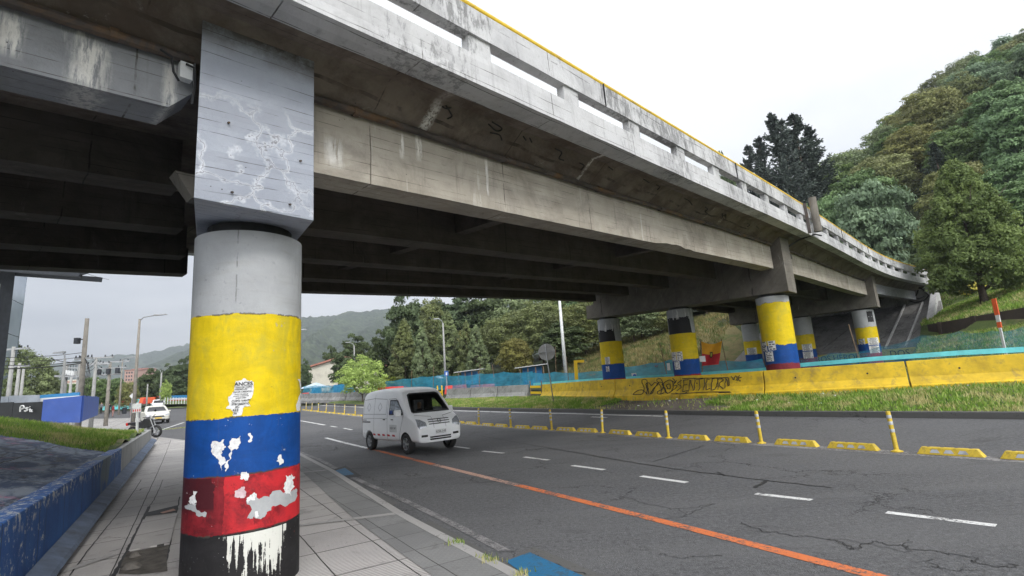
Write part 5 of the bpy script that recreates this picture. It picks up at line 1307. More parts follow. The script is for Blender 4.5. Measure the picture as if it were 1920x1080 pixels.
for sg in (1, -1): panel(VT, SW, 'y', sg, 'door_window', 'windscreen', van, .002)
# black surround of the windscreen
def frame_of(poly, k):
    c = np.mean(np.array(poly), 0); return [tuple(c + (np.array(p) - c) * k) for p in poly]
def ring_panel(poly, w_, axis, sg, name, mat, off):
    P_ = poly + [poly[0]]
    for a, b_ in zip(P_[:-1], P_[1:]): pass
    mb = MB(); big = frame_of(poly, 1 + w_); n = len(poly); pts = []
    for q in poly + big:
        o_, d_ = (Vector((q[0], sg * 3, q[1])), Vector((0, -sg, 0))) if axis == 'y' else (Vector((4 * sg, q[0], q[1])), Vector((-sg, 0, 0)))
        h = VT.ray_cast(o_, d_); pts.append(tuple((h[0] if h[0] else VT.find_nearest(o_ + d_ * 2)[0]) - d_ * off))
    mb.add(pts, [(i, (i + 1) % n, n + (i + 1) % n, n + i) for i in range(n)]); return mb.build(name, MT[mat], van)
def vp(poly, ax, sg, nm, mt, off=.006): return panel(VT, poly, ax, sg, nm, mt, van, off)
def rect(x0, x1, z0, z1): return [(x0, z0), (x1, z0), (x1, z1), (x0, z1)]
def line_panel(pts, w_, ax, sg, nm, mt, off=.004):
    vs, fs = ribbon([(a, b_) for a, b_ in pts], w_); mb = MB(); out = []
    for q in vs:
        o_, d_ = (Vector((q[0], sg * 3, q[1])), Vector((0, -sg, 0))) if ax == 'y' else (Vector((4 * sg, q[0], q[1])), Vector((-sg, 0, 0)))
        h = VT.ray_cast(o_, d_); out.append(tuple((h[0] if h[0] else VT.find_nearest(o_ + d_ * 2)[0]) - d_ * off))
    mb.add(out, fs); return mb.build(nm, MT[mt], van, fix=False)
def seg(pts, n=10):
    out = []
    for a, b_ in zip(pts, pts[1:]): out += [(a[0] + (b_[0] - a[0]) * k / n, a[1] + (b_[1] - a[1]) * k / n) for k in range(n)]
    return out + [pts[-1]]
line_panel(seg(WS + [WS[0]], 8), .045, 'x', 1, 'windscreen_seal', 'black_plastic', .006)
for sg in (1, -1): line_panel(seg(SW + [SW[0]], 6), .035, 'y', sg, 'window_seal', 'black_plastic', .005)
for sg in (-1, 1):
    vp([(sg * .42, .76), (sg * .66, .70), (sg * .71, .78), (sg * .70, .98), (sg * .60, .96), (sg * .45, .88)], 'x', 1, 'headlight', 'lamp_clear', .012)
    vp(rect(-1.885, -1.80, .85, 1.15), 'y', sg, 'tail_light', 'lamp_red', .012)
    line_panel(seg([(.10, .36), (.10, 1.05), (.14, 1.58), (.60, 1.59), (.76, 1.52), (1.16, 1.10), (1.10, .95), (.92, .56), (.88, .36)]), .012, 'y', sg, 'door_seam', 'black_plastic')
    line_panel(seg([(-.86, .38), (-.86, 1.74)]), .011, 'y', sg, 'slider_seam', 'black_plastic'); line_panel(seg([(-1.86, 1.0), (.08, 1.0)]), .009, 'y', sg, 'slider_rail', 'grey_print')
    line_panel(seg([(-1.72, 1.13), (-.86, 1.13), (.02, 1.13), (.02, 1.58), (-.9, 1.62), (-1.70, 1.58), (-1.72, 1.13)]), .012, 'y', sg, 'panel_crease', 'grey_print')
    for cx_ in (-1.28, -.45): line_panel(seg([(cx_ - .14, 1.34), (cx_, 1.22), (cx_ + .14, 1.34), (cx_, 1.48), (cx_ - .14, 1.34)], 4), .014, 'y', sg, 'diamond_vent', 'grey_print')
    for k in range(5): vp([(-.95 + k * .34 + .04, .475), (-.95 + k * .34 + .22, .475), (-.95 + k * .34 + .18, .53), (-.95 + k * .34, .53)], 'y', sg, 'red_dash', 'sticker_red')
    vp(rect(-1.78, -1.42, .93, .955), 'y', sg, 'side_lettering', 'grey_print'); vp(rect(-1.78, -1.12, .86, .905), 'y', sg, 'side_band', 'grey_print')
    vp(rect(.26, .74, .60, .82), 'y', sg, 'plate_sticker', 'steel_white', .004)
    for hx in (-.05, .22):
        mb = MB(); mb.box(hx - .06, hx + .06, -.012, .012, -.014, .014); h = VT.ray_cast(Vector((hx, sg * 3, 1.0)), Vector((0, -sg, 0)))[0]; mb.build('door_handle', MT['black_plastic'], van, loc=tuple(h + Vector((0, sg * .016, -.03))), bevel=.005)
    mb = MB(); mb.box(-.05, .07, -.10, .10, -.10, .10); mi_ = mb.build('wing_mirror', MT['paint_white'], van, loc=(1.02, sg * .90, 1.16), bevel=.035)
    mb = MB(); mb.bar((1.03, sg * .74, 1.12), (1.03, sg * .84, 1.14), .05); mb.build('mirror_arm', MT['black_plastic'], mi_).matrix_parent_inverse = Matrix.Translation((-1.02, -sg * .90, -1.16))
    vp([(sg * .42, .47), (sg * .62, .47), (sg * .62, .53), (sg * .42, .53)], 'x', 1, 'fog_lamp', 'black_plastic')
    line_panel(seg([(sg * .64, 1.08), (sg * .20, 1.02), (sg * .20, .70)], 8), .010, 'x', 1, 'bonnet_crease', 'grey_print')
for z in (.925, .865, .80): vp([(-.36, z), (.36, z), (.34, z + .026), (-.34, z + .026)], 'x', 1, 'grille_bar', 'black_plastic')
for z in (.46, .40): vp([(-.34, z - .03), (.34, z - .03), (.36, z + .012), (-.36, z + .012)], 'x', 1, 'lower_grille', 'black_plastic')
line_panel([(.06 * math.cos(a), .885 + .045 * math.sin(a)) for a in np.linspace(0, 6.3, 14)], .014, 'x', 1, 'round_badge', 'chrome', .02)
mb = MB(); mb.box(1.955, 1.967, -.17, .17, .53, .65); pl_ = mb.build('number_plate', MT['steel_white'], van)
def put_text(txt, size, M4, mat, parent, name='lettering'):
    me = text_mesh(txt, size); me.transform(M4); return link(name, me, MT[mat], parent)
put_text('KSR-149', .092, Matrix(((0, 0, 1, 1.969), (1, 0, 0, 0), (0, 1, 0, .585), (0, 0, 0, 1))), 'ink', pl_)
for sg in (-1, 1):
    h = VT.ray_cast(Vector((.5, sg * 3, .7)), Vector((0, -sg, 0)))[0]
    put_text('KSR·149', .105, Matrix(((-sg, 0, 0, .5), (0, 0, sg, h.y + sg * .012), (0, 1, 0, .715), (0, 0, 0, 1))), 'ink', van, 'plate_number')
mb = MB(); mb.bar((1.36, -.15, 1.24), (1.28, .42, 1.26), .018); mb.bar((1.36, -.60, 1.23), (1.28, -.05, 1.26), .018)
wp = mb.build('wiper', MT['black_plastic'], van)
for x, k in ((-1.22, 0), (1.27, 1)):
    for sg in (-1, 1): wheel(van, x, sg * .70, .285, sg)
mb = MB(); mb.box(-.04, .30, -.56, -.14, .55, 1.02); mb.box(-.06, .10, -.54, -.16, 1.0, 1.5); mb.build('seat', MT['cloth_grey'], van, bevel=.05)
mb = MB(); mb.box(-.04, .30, .14, .56, .55, 1.02); mb.box(-.06, .10, .16, .54, 1.0, 1.5); mb.build('seat', MT['cloth_grey'], van, bevel=.05)
mb = MB(); mb.lathe([(.17, -.012), (.19, 0), (.17, .012), (.15, 0), (.17, -.012)], 20, axis='x'); sw = mb.build('steering_wheel', MT['black_plastic'], van, smooth=True, loc=(.72, .35, 1.12)); sw.rotation_euler = (0, R(-25), 0)
mb = MB(); mb.hexa([(.9, -.62, .7), (1.35, -.62, .7), (1.35, .62, .7), (.9, .62, .7), (.85, -.60, 1.06), (1.30, -.60, 1.10), (1.30, .60, 1.10), (.85, .60, 1.06)]); mb.build('dashboard', MT['black_plastic'], van)

# people: one continuous body grown over a posed skeleton
def person(name, label, joints, edges, radii, loc, rz, skin='skin', mat='cloth_black', parts=None, scale=1.0, group=None, cat='person'):
    root = empty(name, label, cat, loc, rz, group)
    me = bpy.data.meshes.new('body'); me.from_pydata(joints, edges, []); o = link('body', me, None, root)
    m = o.modifiers.new('sk', 'SKIN'); sv = me.skin_vertices[0].data
    for i, r_ in enumerate(radii): sv[i].radius = (r_, r_) if not isinstance(r_, tuple) else r_
    sv[0].use_root = True; s2 = o.modifiers.new('ss', 'SUBSURF'); s2.levels = s2.render_levels = 1; m.use_smooth_shade = True
    dg = bpy.context.evaluated_depsgraph_get(); dg.update(); m2 = bpy.data.meshes.new_from_object(o.evaluated_get(dg)); o.modifiers.clear(); o.data = m2
    mats = parts or [('cloth_black', lambda c: True)]; m2.materials.clear()
    for k, _ in mats: m2.materials.append(MT[k])
    for p in m2.polygons:
        p.use_smooth = True
        for i, (_, f) in enumerate(mats):
            if f(p.center): p.material_index = i; break
    o.scale = (scale,) * 3
    # head with hair
    return root
def standing(name, label, loc, rz, top, bottom, stride=.22, bag=None, shoes='cloth_black', group=None, sc=1.0):
    J = [(0, 0, .95), (0, 0, 1.15), (0, 0, 1.38), (0, 0, 1.50), (.01, 0, 1.60), (.015, 0, 1.70), (0, .17, 1.40), (.03, .23, 1.12), (.10, .22, .88), (.13, .21, .78), (0, -.17, 1.40), (-.02, -.23, 1.12), (.04, -.22, .88), (.07, -.21, .78),
         (stride * .4, .09, .52), (stride * .3, .09, .10), (stride * .3 + .16, .10, .03), (-stride * .3, -.09, .50), (-stride, -.09, .12), (-stride + .15, -.10, .03)]
    E = [(0, 1), (1, 2), (2, 3), (3, 4), (4, 5), (2, 6), (6, 7), (7, 8), (8, 9), (2, 10), (10, 11), (11, 12), (12, 13), (0, 14), (14, 15), (15, 16), (0, 17), (17, 18), (18, 19)]
    Rr = [.14, .13, .14, .055, .09, .075, .065, .05, .035, .04, .065, .05, .035, .04, .075, .05, .04, .075, .05, .04]
    fn = [('hair', lambda c: c.z > 1.66 or (c.z > 1.56 and c.x < -.01)), ('skin', lambda c: c.z > 1.47 or (abs(c.y) > .17 and c.z < .92 and c.z > .70)), (shoes, lambda c: c.z < .09), (bottom, lambda c: c.z < .93 and abs(c.y) < .19), (top, lambda c: True)]
    p = person(name, label, J, E, Rr, loc, rz, parts=fn, group=group, scale=sc)
    if bag:
        mb = MB(); mb.box(-.30, -.12, -.14, .14, 1.05, 1.42); b_ = mb.build('backpack', MT[bag], p, bevel=.05)
    return p
# driver, seated behind the wheel
J = [(.10, 0, .62), (.06, 0, .85), (.04, 0, 1.08), (.05, 0, 1.22), (.09, 0, 1.33), (.10, 0, 1.43), (.06, .18, 1.10), (.30, .22, .93), (.55, .14, 1.02), (.62, .12, 1.05), (.06, -.18, 1.10), (.30, -.22, .93), (.55, -.14, 1.02), (.62, -.12, 1.05), (.50, .10, .64), (.62, .10, .40), (.50, -.10, .64), (.62, -.10, .40)]
E_ = [(0, 1), (1, 2), (2, 3), (3, 4), (4, 5), (2, 6), (6, 7), (7, 8), (8, 9), (2, 10), (10, 11), (11, 12), (12, 13), (0, 14), (14, 15), (0, 16), (16, 17)]
drv = person('person', 'driver in a dark shirt holding the wheel behind the windscreen of the white van', J, E_, [.14, .13, .14, .055, .095, .078, .065, .05, .036, .038, .065, .05, .036, .038, .08, .055, .08, .055], (0, 0, 0), 0,
    parts=[('hair', lambda c: c.z > 1.42 or (c.z > 1.33 and c.x < .04)), ('skin', lambda c: c.z > 1.22 or c.x > .50), ('cloth_black', lambda c: True)])
# put the van (and its driver) on the road
fw_ = onroad(766, 851.5); rw_ = onroad(698, 839)
hd = math.atan2(-.87, .50) + R(10); VS = 1.0
hx = np.array([math.cos(hd), math.sin(hd)]); hy_ = np.array([-hx[1], hx[0]])
cpos = fw_[:2] - hx * 1.27 * VS + hy_ * .70 * VS
van.location = (cpos[0], cpos[1], road_z(*cpos)); van.rotation_euler = (0, 0, hd); van.scale = (VS,) * 3
dp = cpos + hy_ * .35 * VS; drv.location = (dp[0], dp[1], road_z(*cpos) + .0); drv.rotation_euler = (0, 0, hd); drv.scale = (VS,) * 3

def small_car(name, label, cat, prof, paint, W, belt, side, front, rear, loc, rz, wb, wr=.31, group=None):
    c = empty(name, label, cat, loc, rz, group); mb = MB(); mb.loft(hull([(x, z, w_ * W, zb) for x, z, w_, zb in prof], 0, 0, .10, .30, belt)); b = mb.build('body', MT[paint], c, smooth=True)
    m = b.modifiers.new('s', 'SUBSURF'); m.levels = m.render_levels = 1
    dg = bpy.context.evaluated_depsgraph_get(); dg.update(); me = bpy.data.meshes.new_from_object(b.evaluated_get(dg)); b.modifiers.clear(); b.data = me; t = bvh_of(me)
    def ar(x): mb = MB(); mb.lathe([(0, -1.2), (wr + .05, -1.2), (wr + .05, 1.2), (0, 1.2)], 24, c=(x, 0, wr), axis='y'); return mb.build('cut', MT['black_plastic'])
    bool_cut(b, [ar(-wb / 2), ar(wb / 2)]); b.data.materials.clear(); b.data.materials.append(MT[paint]); b.data.polygons.foreach_set('use_smooth', [True] * len(b.data.polygons)); b.data.set_sharp_from_angle(angle=R(45))
    for sg in (1, -1):
        for s in side: panel(t, s, 'y', sg, 'side_window', 'glass_dark', c, .006)
        for x in (-wb / 2, wb / 2): wheel(c, x, sg * (W - .10), wr, sg)
        panel(t, [(sg * W * .50, .60), (sg * W * .88, .62), (sg * W * .86, .76), (sg * W * .55, .70)], 'x', 1, 'headlight', 'lamp_clear', c, .01)
        mb = MB(); mb.box(-.05, .07, -.09, .09, -.06, .06); mb.build('wing_mirror', MT[paint], c, loc=(.62, sg * (W + .06), belt + .05), bevel=.03)
    panel(t, front, 'x', 1, 'windscreen', 'glass_dark', c, .006); panel(t, rear, 'x', -1, 'rear_window', 'glass_dark', c, .006)
    panel(t, [(-.42, .50), (.42, .50), (.38, .62), (-.38, .62)], 'x', 1, 'grille', 'black_plastic', c, .008); panel(t, [(-.5, .28), (.5, .28), (.45, .36), (-.45, .36)], 'x', 1, 'lower_grille', 'black_plastic', c, .008)
    panel(t, [(-.24, .40), (.24, .40), (.24, .48), (-.24, .48)], 'x', 1, 'number_plate', 'sticker_yellow' if 'sticker_yellow' in MT else 'signal_yellow', c, .014)
    return c
SED = [(-2.15, .80, .82, .36), (-2.08, .98, .90, .30), (-1.75, 1.05, .97, .26), (-1.25, 1.24, 1, .24), (-.8, 1.40, 1, .22), (-.2, 1.46, 1, .22), (.25, 1.42, 1, .22), (.65, 1.22, 1, .22), (1.05, 1.00, 1, .22), (1.5, .92, .98, .22), (1.85, .82, .93, .24), (2.08, .70, .84, .26), (2.16, .56, .74, .30)]
sp_ = onroad(300, 794.5)
car_head = math.atan2(-.75, .66)
p0 = np.array([sp_[0] - 1.3, sp_[1] + 1.2])
small_car('parked_car', 'pearl white sedan coming round the bend on the left', 'car', SED, 'paint_cream', .86, .90, [[(-1.30, .94), (-.25, .94), (-.25, 1.36), (-.75, 1.34)], [(-.18, .94), (.80, .94), (.36, 1.32), (-.18, 1.37)]],
    [(-.66, .98), (.66, .98), (.55, 1.34), (-.55, 1.34)], [(-.6, 1.08), (.6, 1.08), (.5, 1.32), (-.5, 1.32)], (p0[0], p0[1], RH(*p0)), car_head, 2.6).name = 'car'
SUV = [(-2.2, .9, .86, .45), (-2.12, 1.45, .92, .38), (-1.9, 1.66, .97, .34), (-1.0, 1.74, 1, .32), (0, 1.74, 1, .32), (.35, 1.68, 1, .32), (.75, 1.42, 1, .32), (1.1, 1.14, 1, .32), (1.6, 1.08, .98, .32), (2.0, .98, .92, .34), (2.15, .7, .84, .38)]
p1 = hdep(297, 750, 86); 
small_car('suv', 'white sport utility vehicle by the orange barriers at the far junction', 'car', SUV, 'paint_white', .92, 1.08, [[(-1.95, 1.14), (-.2, 1.14), (-.2, 1.58), (-1.8, 1.56)], [(-.12, 1.14), (.85, 1.14), (.42, 1.58), (-.12, 1.6)]],
    [(-.72, 1.16), (.72, 1.16), (.6, 1.60), (-.6, 1.60)], [(-.66, 1.2), (.66, 1.2), (.56, 1.55), (-.56, 1.55)], (p1[0], p1[1], RH(p1[0], p1[1])), R(-52), 2.7, .36)
# motorcycle lying in the lee of the wall end
mc = empty('motorcycle', 'black motorcycle with a red rear light leaning by the end of the low wall', 'motorcycle'); 
for x in (-.65, .65):
    w_ = bpy.data.objects.new('wheel', None); COL.objects.link(w_); w_.parent = mc; w_.location = (x, 0, .30)
    mb = MB(); mb.lathe([(.22, -.05), (.29, -.04), (.30, 0), (.29, .04), (.22, .05), (.22, -.05)], 24, axis='y'); mb.build('tyre', MT['rubber'], w_, smooth=True)
    mb = MB(); mb.lathe([(.22, -.03), (.22, .03), (.19, 0)], 24, axis='y'); 
    for k in range(5): a = k * PI / 2.5; mb.bar((0, 0, 0), (math.cos(a) * .2, 0, math.sin(a) * .2), .03)
    mb.build('rim', MT['alloy'], w_)
mb = MB(); mb.loft([[(x, -w_, z0), (x, w_, z0), (x, w_ * .8, z1), (x, -w_ * .8, z1)] for x, w_, z0, z1 in [(-.85, .06, .72, .80), (-.4, .12, .62, .80), (-.05, .12, .5, .80), (.12, .15, .48, .95), (.38, .13, .55, .92), (.5, .06, .6, .85)]]); mb.build('tank_and_seat', MT['black_plastic'], mc, smooth=False, bevel=.02)
mb = MB(); mb.box(-.2, .25, -.13, .13, .24, .52); mb.build('engine', MT['steel_grey'], mc, bevel=.03)
mb = MB(); mb.tube([(.65, .08, .30), (.42, .07, .95)], .022, 7); mb.tube([(.65, -.08, .30), (.42, -.07, .95)], .022, 7); mb.build('fork', MT['steel_grey'], mc)
mb = MB(); mb.tube([(.30, .36, 1.06), (.42, .1, 1.0), (.42, -.1, 1.0), (.30, -.36, 1.06)], .015, 6); hb_ = mb.build('handlebar', MT['black_plastic'], mc)
mb = MB(); mb.lathe([(0, 0), (.06, .0), (.06, .02), (0, .02)], 12, axis='x'); mb.build('mirror', MT['black_plastic'], hb_, loc=(.35, .32, 1.26))
mb = MB(); mb.box(-.92, -.84, -.10, .10, .66, .80); mb.build('tail_light', MT['lamp_red'], mc, bevel=.02)
mb = MB(); mb.lathe([(0, .12), (.09, .08), (.12, 0), (.09, -.08), (0, -.1)], 16, c=(.1, 0, 1.08)); tag(mb.build('helmet', MT['paint_silver'], None, smooth=True), 'pale helmet resting on the seat of the motorcycle', 'helmet')
q = hdep(272, 812, 27); zq = RH(q[0], q[1]) + .11; mc.location = (q[0], q[1], zq); mc.rotation_euler = (R(8), 0, R(-8)); mc.scale = (1.05,) * 3
bpy.data.objects['helmet'].location = (q[0], q[1], zq - .02)
# ---------------------------------------------------------------- street furniture
# yellow lane posts and separator blocks
def make_post():
    t = empty('lane_post', None, 'delineator post')
    mb = MB(); mb.lathe([(0, 0), (.10, 0), (.10, .018), (.055, .035), (.043, .05), (0, .05)], 20); mb.build('base', MT['yellow_plastic'], t, smooth=True, ang=35)
    mb = MB(); mb.lathe([(.040, .03), (.040, .73), (.036, .75), (0, .755)], 20); mb.build('tube', MT['yellow_plastic'], t, smooth=True, ang=35)
    for z in (.36, .50, .62): mb = MB(); mb.lathe([(.0415, z), (.0425, z + .004), (.0425, z + .056), (.0415, z + .06)], 20); mb.build('reflective_band', MT['reflector_grey'], t, smooth=True)
    return t
def make_block():
    t = empty('lane_separator', None, 'lane separator'); mb = MB(); h = .13
    mb.hexa([(-.48, -.085, 0), (.48, -.085, 0), (.48, .085, 0), (-.48, .085, 0), (-.40, -.045, h), (.40, -.045, h), (.40, .045, h), (-.40, .045, h)]); b = mb.build('body', MT['yellow_plastic'], t, bevel=.012)
    for k in (-1, 0, 1):
        for sg in (1, -1):
            mb = MB(); y0, y1 = .085 - .04 * .28, .085 - .04 * .72
            vs = [(k * .20 - .075, sg * (y0 + .004), h * .28), (k * .20 + .075, sg * (y0 + .004), h * .28), (k * .20 + .04, sg * (y1 + .004), h * .72), (k * .20 - .04, sg * (y1 + .004), h * .72)]
            mb.add(vs, [(0, 1, 2, 3)]); mb.build('reflector', MT['reflector_grey'], t, fix=False)
    for k in (-1.5, -.5, .5, 1.5):
        mb = MB(); mb.lathe([(0, h + .003), (.026, h + .003)], 12, c=(k * .2, 0, 0)); mb.build('bolt_hole', MT['earth_dark'], t, fix=False)
    return t
P0 = make_post(); B0 = make_block(); fp = fb = True
BL = [np.array(p[:2]) for p in BOLP]
d0 = (BL[0] - BL[1]) / np.linalg.norm(BL[0] - BL[1])
posts = [BL[0] + d0 * 5.5, BL[0] + d0 * 2.75] + BL[:8]
# further posts behind the van
pl = BL[7:]; cur = pl[0]; rest = []; acc = 0
for a, b_ in zip(pl, pl[1:]):
    Ls = np.linalg.norm(b_ - a); k = 0; s = 2.7 - acc
    while s < Ls: rest.append(a + (b_ - a) * s / Ls); s += 2.7
    acc = Ls - (s - 2.7)
dd = (pl[-1] - pl[-2]) / np.linalg.norm(pl[-1] - pl[-2])
posts += rest + [pl[-1] + dd * 2.7 * k for k in (1, 2, 3)]
ordn = ['nearest', 'second', 'third', 'fourth', 'fifth', 'sixth', 'seventh', 'eighth']
for i, p in enumerate(posts):
    z = RH(p[0], p[1]) + .006; nx = posts[i + 1] if i + 1 < len(posts) else p + dd * 2.7; di = nx - p; ln = np.linalg.norm(di); di = di / ln; an = math.atan2(di[1], di[0])
    lean = rnd.uniform(-.08, .08)
    if i not in (0, 1):
        o = P0 if fp else copy_tree(P0); fp = False
        o.location = (p[0], p[1], z); o.rotation_euler = (lean, rnd.uniform(-.04, .04) + (.05 if i == 2 else 0), an)
        if i - 2 < 7: o['label'] = 'yellow lane post with white bands, %s from the right edge of the photo' % (['first', 'second', 'third', 'fourth', 'fifth', 'sixth', 'seventh'][i - 2])
        else: o['label'] = 'small yellow lane post in the far row left of the van'
        o['group'] = 'lane posts right of the van' if i - 2 < 7 else 'far lane posts left of the van'
        if i - 2 < 7 and i > 1: del o['group']; o['group'] = 'yellow lane posts along the bus lane'
    for f in (.28, .70):
        q = p + di * ln * f; o = B0 if fb else copy_tree(B0); fb = False
        o.location = (q[0], q[1], z); o.rotation_euler = (0, 0, an + rnd.uniform(-.04, .04))
        if i < 10: o['label'] = 'yellow separator block with grey reflectors between the lane posts right of the van'; o['group'] = 'separator blocks right of the van'
        else: o['label'] = 'small yellow separator block in the far row left of the van'; o['group'] = 'separator blocks left of the van'

# concrete safety barriers
def barrier(u0, u1, mat, H=.80, name='concrete_barrier', label=None, grp=None, pts=None):
    mb = MB(); rings = []; k = max(2, int((u1 - u0) / .8))
    for i in range(k + 1):
        u = u0 + (u1 - u0) * i / k; v = vbar(u); z = zbar(u); p = np.array(xy(u, v)); e = .01; pn = np.array(xy(u + .1, vbar(u + .1))) - p; pn /= np.linalg.norm(pn); n = np.array([pn[1], -pn[0]])
        if n @ VD < 0: n = -n
        sec = [(-.26, -.25), (-.26, .07), (-.20, .10), (-.09, .32), (-.06, H), (.06, H), (.09, .32), (.20, .10), (.26, .07), (.26, -.25)]
        rings.append([(*(p + n * a), z + h) for a, h in sec])
    mb.loft(rings); o = mb.build(name, MT[mat], bevel=.01); return tag(o, label, 'barrier', grp)
edges = [-6.0, -1.0, 3.6, 8.0, 11.6, 14.8, 18.6, 22.4, 26.2, 29.9]
nm = ['at the right edge of the photo', 'second from the right edge', 'below the orange and white marker', 'in front of the third pier', 'in front of the outer column of the second pier', 'with black lettering sprayed on it', 'below the far column of the second pier', 'just left of the far column of the second pier', 'last of the yellow row, beside the gap']
for i in range(9): 
    o = barrier(edges[i] + .02, edges[i + 1] - .02, 'barrier_yellow', .80, label='yellow painted concrete barrier ' + nm[i])
    for q in (.25, .75):
        u = edges[i] + (edges[i + 1] - edges[i]) * q; p = np.array(xy(u, vbar(u))); pn = np.array(xy(u + .1, vbar(u + .1))) - p; pn /= np.linalg.norm(pn); n = np.array([pn[1], -pn[0]]); n = n if n @ VD < 0 else -n
        c = (*(p + n * .078), zbar(u) + .50); mb = MB(); mb.tube([c, (c[0] + n[0] * .012, c[1] + n[1] * .012, c[2])], .028, 8); mb.build('lifting_hole', MT['ink'], o)
for i, (a, b_) in enumerate([(31.4, 34.2), (34.3, 37.0), (37.1, 39.8)]): barrier(a, b_, 'concrete_wall', .80, label='streaked grey concrete barrier, %s left of the yellow row' % ['first', 'second', 'third'][i])
for i, (a, b_) in enumerate([(43.0, 46.5), (50.5, 55), (55.1, 60), (60.1, 65), (65.1, 70)]): barrier(a, b_, 'concrete_wall', .80, label=['grey barrier block just right of the bright young tree', 'low grey barrier left of the bright young tree', 'second low grey barrier below the cream house', 'third low grey barrier below the white tents', 'fourth low grey barrier beside the near column edge'][i])
# striped timber-and-steel trestle in the gap
tr = empty('trestle', 'yellow striped trestle in the gap between grey and yellow barriers', 'trestle'); ug = 30.65; 
def bp(u, o_, z): p = np.array(xy(u, vbar(u) + o_)); return (p[0], p[1], zbar(u) + z)
for du in (-.55, .55): mb = MB(); mb.bar(bp(ug + du, 0, -.1), bp(ug + du, 0, 1.05), .07); mb.build('post', MT['wood'], tr)
for z in (.25, .65): mb = MB(); mb.bar(bp(ug - .5, -.05, z), bp(ug + .5, -.05, z), .04, .16); mb.build('board', MT['signal_yellow'], tr)
q = bp(40.6, 0, 0); tg = empty('trestle', 'yellow timber trestle left of the grey barriers', 'trestle')
for du in (-.3, .3): mb = MB(); mb.bar(bp(40.8 + du, 0, -.1), bp(40.8 + du, 0, 1.1), .09); mb.build('post', MT['signal_yellow'], tg)
mb = MB(); mb.bar(bp(40.4, -.05, .55), bp(41.2, -.05, .55), .04, .18); mb.build('board', MT['signal_yellow'], tg)
# sprayed bubble lettering on the yellow barrier
gf = empty('graffiti', 'black sprayed bubble lettering on the yellow barrier', 'graffiti')
def on_bar(x, y):
    P_ = None
    best = None
    for u in np.linspace(8, 30, 440):
        p = bp(u, -.10, 0); 
        for _ in (0,): pass
        d = ray(x, y); t = (math.atan2(d[0], d[1]) - math.atan2(p[0], p[1])); 
        if best is None or abs(t) < best[0]: best = (abs(t), u, p)
    u = best[1]; p = best[2]; d = ray(x, y); D_ = p[1]; z = HCAM + d[2] / d[1] * D_; h = min(.78, max(.12, z - zbar(u))); off = -.065 - max(0, (.32 - h)) * .5 - .035
    if h > .32: off = -.095 + (h - .32) * .06
    return bp(u, off - .012, h)
def stroke3(pts, wd, name='stroke'):
    px = smooth_line([np.array(p, float) for p in pts], 5); P3 = [Vector(on_bar(*p)) for p in px]; mb = MB(); mb.tube(P3, wd / 2, 5); return mb.build(name, MT['spray_black'], gf)
GS = [[(1218, 738), (1205, 730), (1194, 733), (1190, 741), (1200, 742), (1209, 735), (1206, 722), (1203, 712), (1211, 711), (1214, 722), (1219, 737)], [(1216, 740), (1214, 728), (1211, 719), (1217, 717), (1221, 722), (1227, 716), (1233, 720), (1226, 727), (1223, 738)],
      [(1226, 739), (1227, 727), (1235, 716), (1243, 718), (1243, 728), (1235, 733), (1240, 739), (1248, 735)], [(1243, 740), (1239, 724), (1231, 711), (1239, 710), (1244, 722), (1250, 732), (1255, 737)], [(1250, 734), (1243, 722), (1248, 714), (1258, 712), (1263, 724), (1258, 735), (1250, 734)], [(1252, 728), (1250, 721), (1256, 719), (1257, 727), (1252, 728)],
      [(1258, 712), (1266, 716), (1261, 708)], [(1268, 712), (1262, 722), (1270, 722), (1262, 732)], [(1277, 712), (1271, 718), (1277, 724), (1270, 732)], [(1281, 711), (1282, 733)], [(1281, 712), (1290, 711)], [(1282, 721), (1289, 720)], [(1282, 733), (1291, 731)], [(1294, 733), (1293, 711), (1302, 731), (1302, 709)], [(1305, 711), (1317, 709)], [(1311, 710), (1312, 731)],
      [(1321, 709), (1320, 730)], [(1331, 711), (1325, 711), (1324, 728), (1333, 727)], [(1336, 709), (1334, 729), (1343, 726), (1344, 709), (1336, 709)], [(1347, 729), (1347, 709), (1356, 711), (1348, 719), (1358, 728)], [(1360, 727), (1361, 708), (1366, 722), (1366, 708)], [(1263, 740), (1280, 737), (1320, 734), (1372, 733)], [(1270, 735), (1282, 739), (1291, 733)], [(1351, 736), (1376, 735)], [(1371, 704), (1375, 711), (1379, 703)], [(1381, 712), (1380, 704)], [(1386, 703), (1383, 713)], [(1384, 708), (1390, 706)], [(1279, 709), (1320, 708), (1366, 707)]]
for s_ in GS: stroke3([(x, y + 1) for x, y in s_], .030)

# blue and teal safety netting on sticks
def netting(name, pts, mat, label, sag=.12, seed=0):
    """pts: (x, y, zlow, ztop)"""
    r = np.random.RandomState(seed); P_ = np.array(pts, float); dense = []
    for a, b_ in zip(P_, P_[1:]):
        k = max(3, int(np.linalg.norm((b_ - a)[:2]) / .35))
        for i in range(k): t = i / k; q = a + (b_ - a) * t; q[3] -= sag * 4 * t * (1 - t); dense.append(q)
    dense.append(P_[-1]); rows = []
    for i, q in enumerate(dense):
        rows.append([(q[0] + .05 * math.sin(i * .9 + t * 5), q[1] + .05 * math.cos(i * 1.1 + t * 4), q[2] + (q[3] - q[2]) * t) for t in np.linspace(0, 1, 7)])
    o = link(name, grid_mesh(name, np.array(rows)), MT[mat]); return tag(o, label, 'netting')
def gp(px, py, D): P_ = hdep(px, py, D); return P_
def net_px(lst, mat, label, seed, sag=.1):
    pts = []
    for x, yt, yb, D in lst: a, b_ = gp(x, yt, D), gp(x, yb, D); pts.append((a[0], a[1], b_[2], a[2]))
    netting('safety_netting', pts, mat, label, sag, seed); return pts
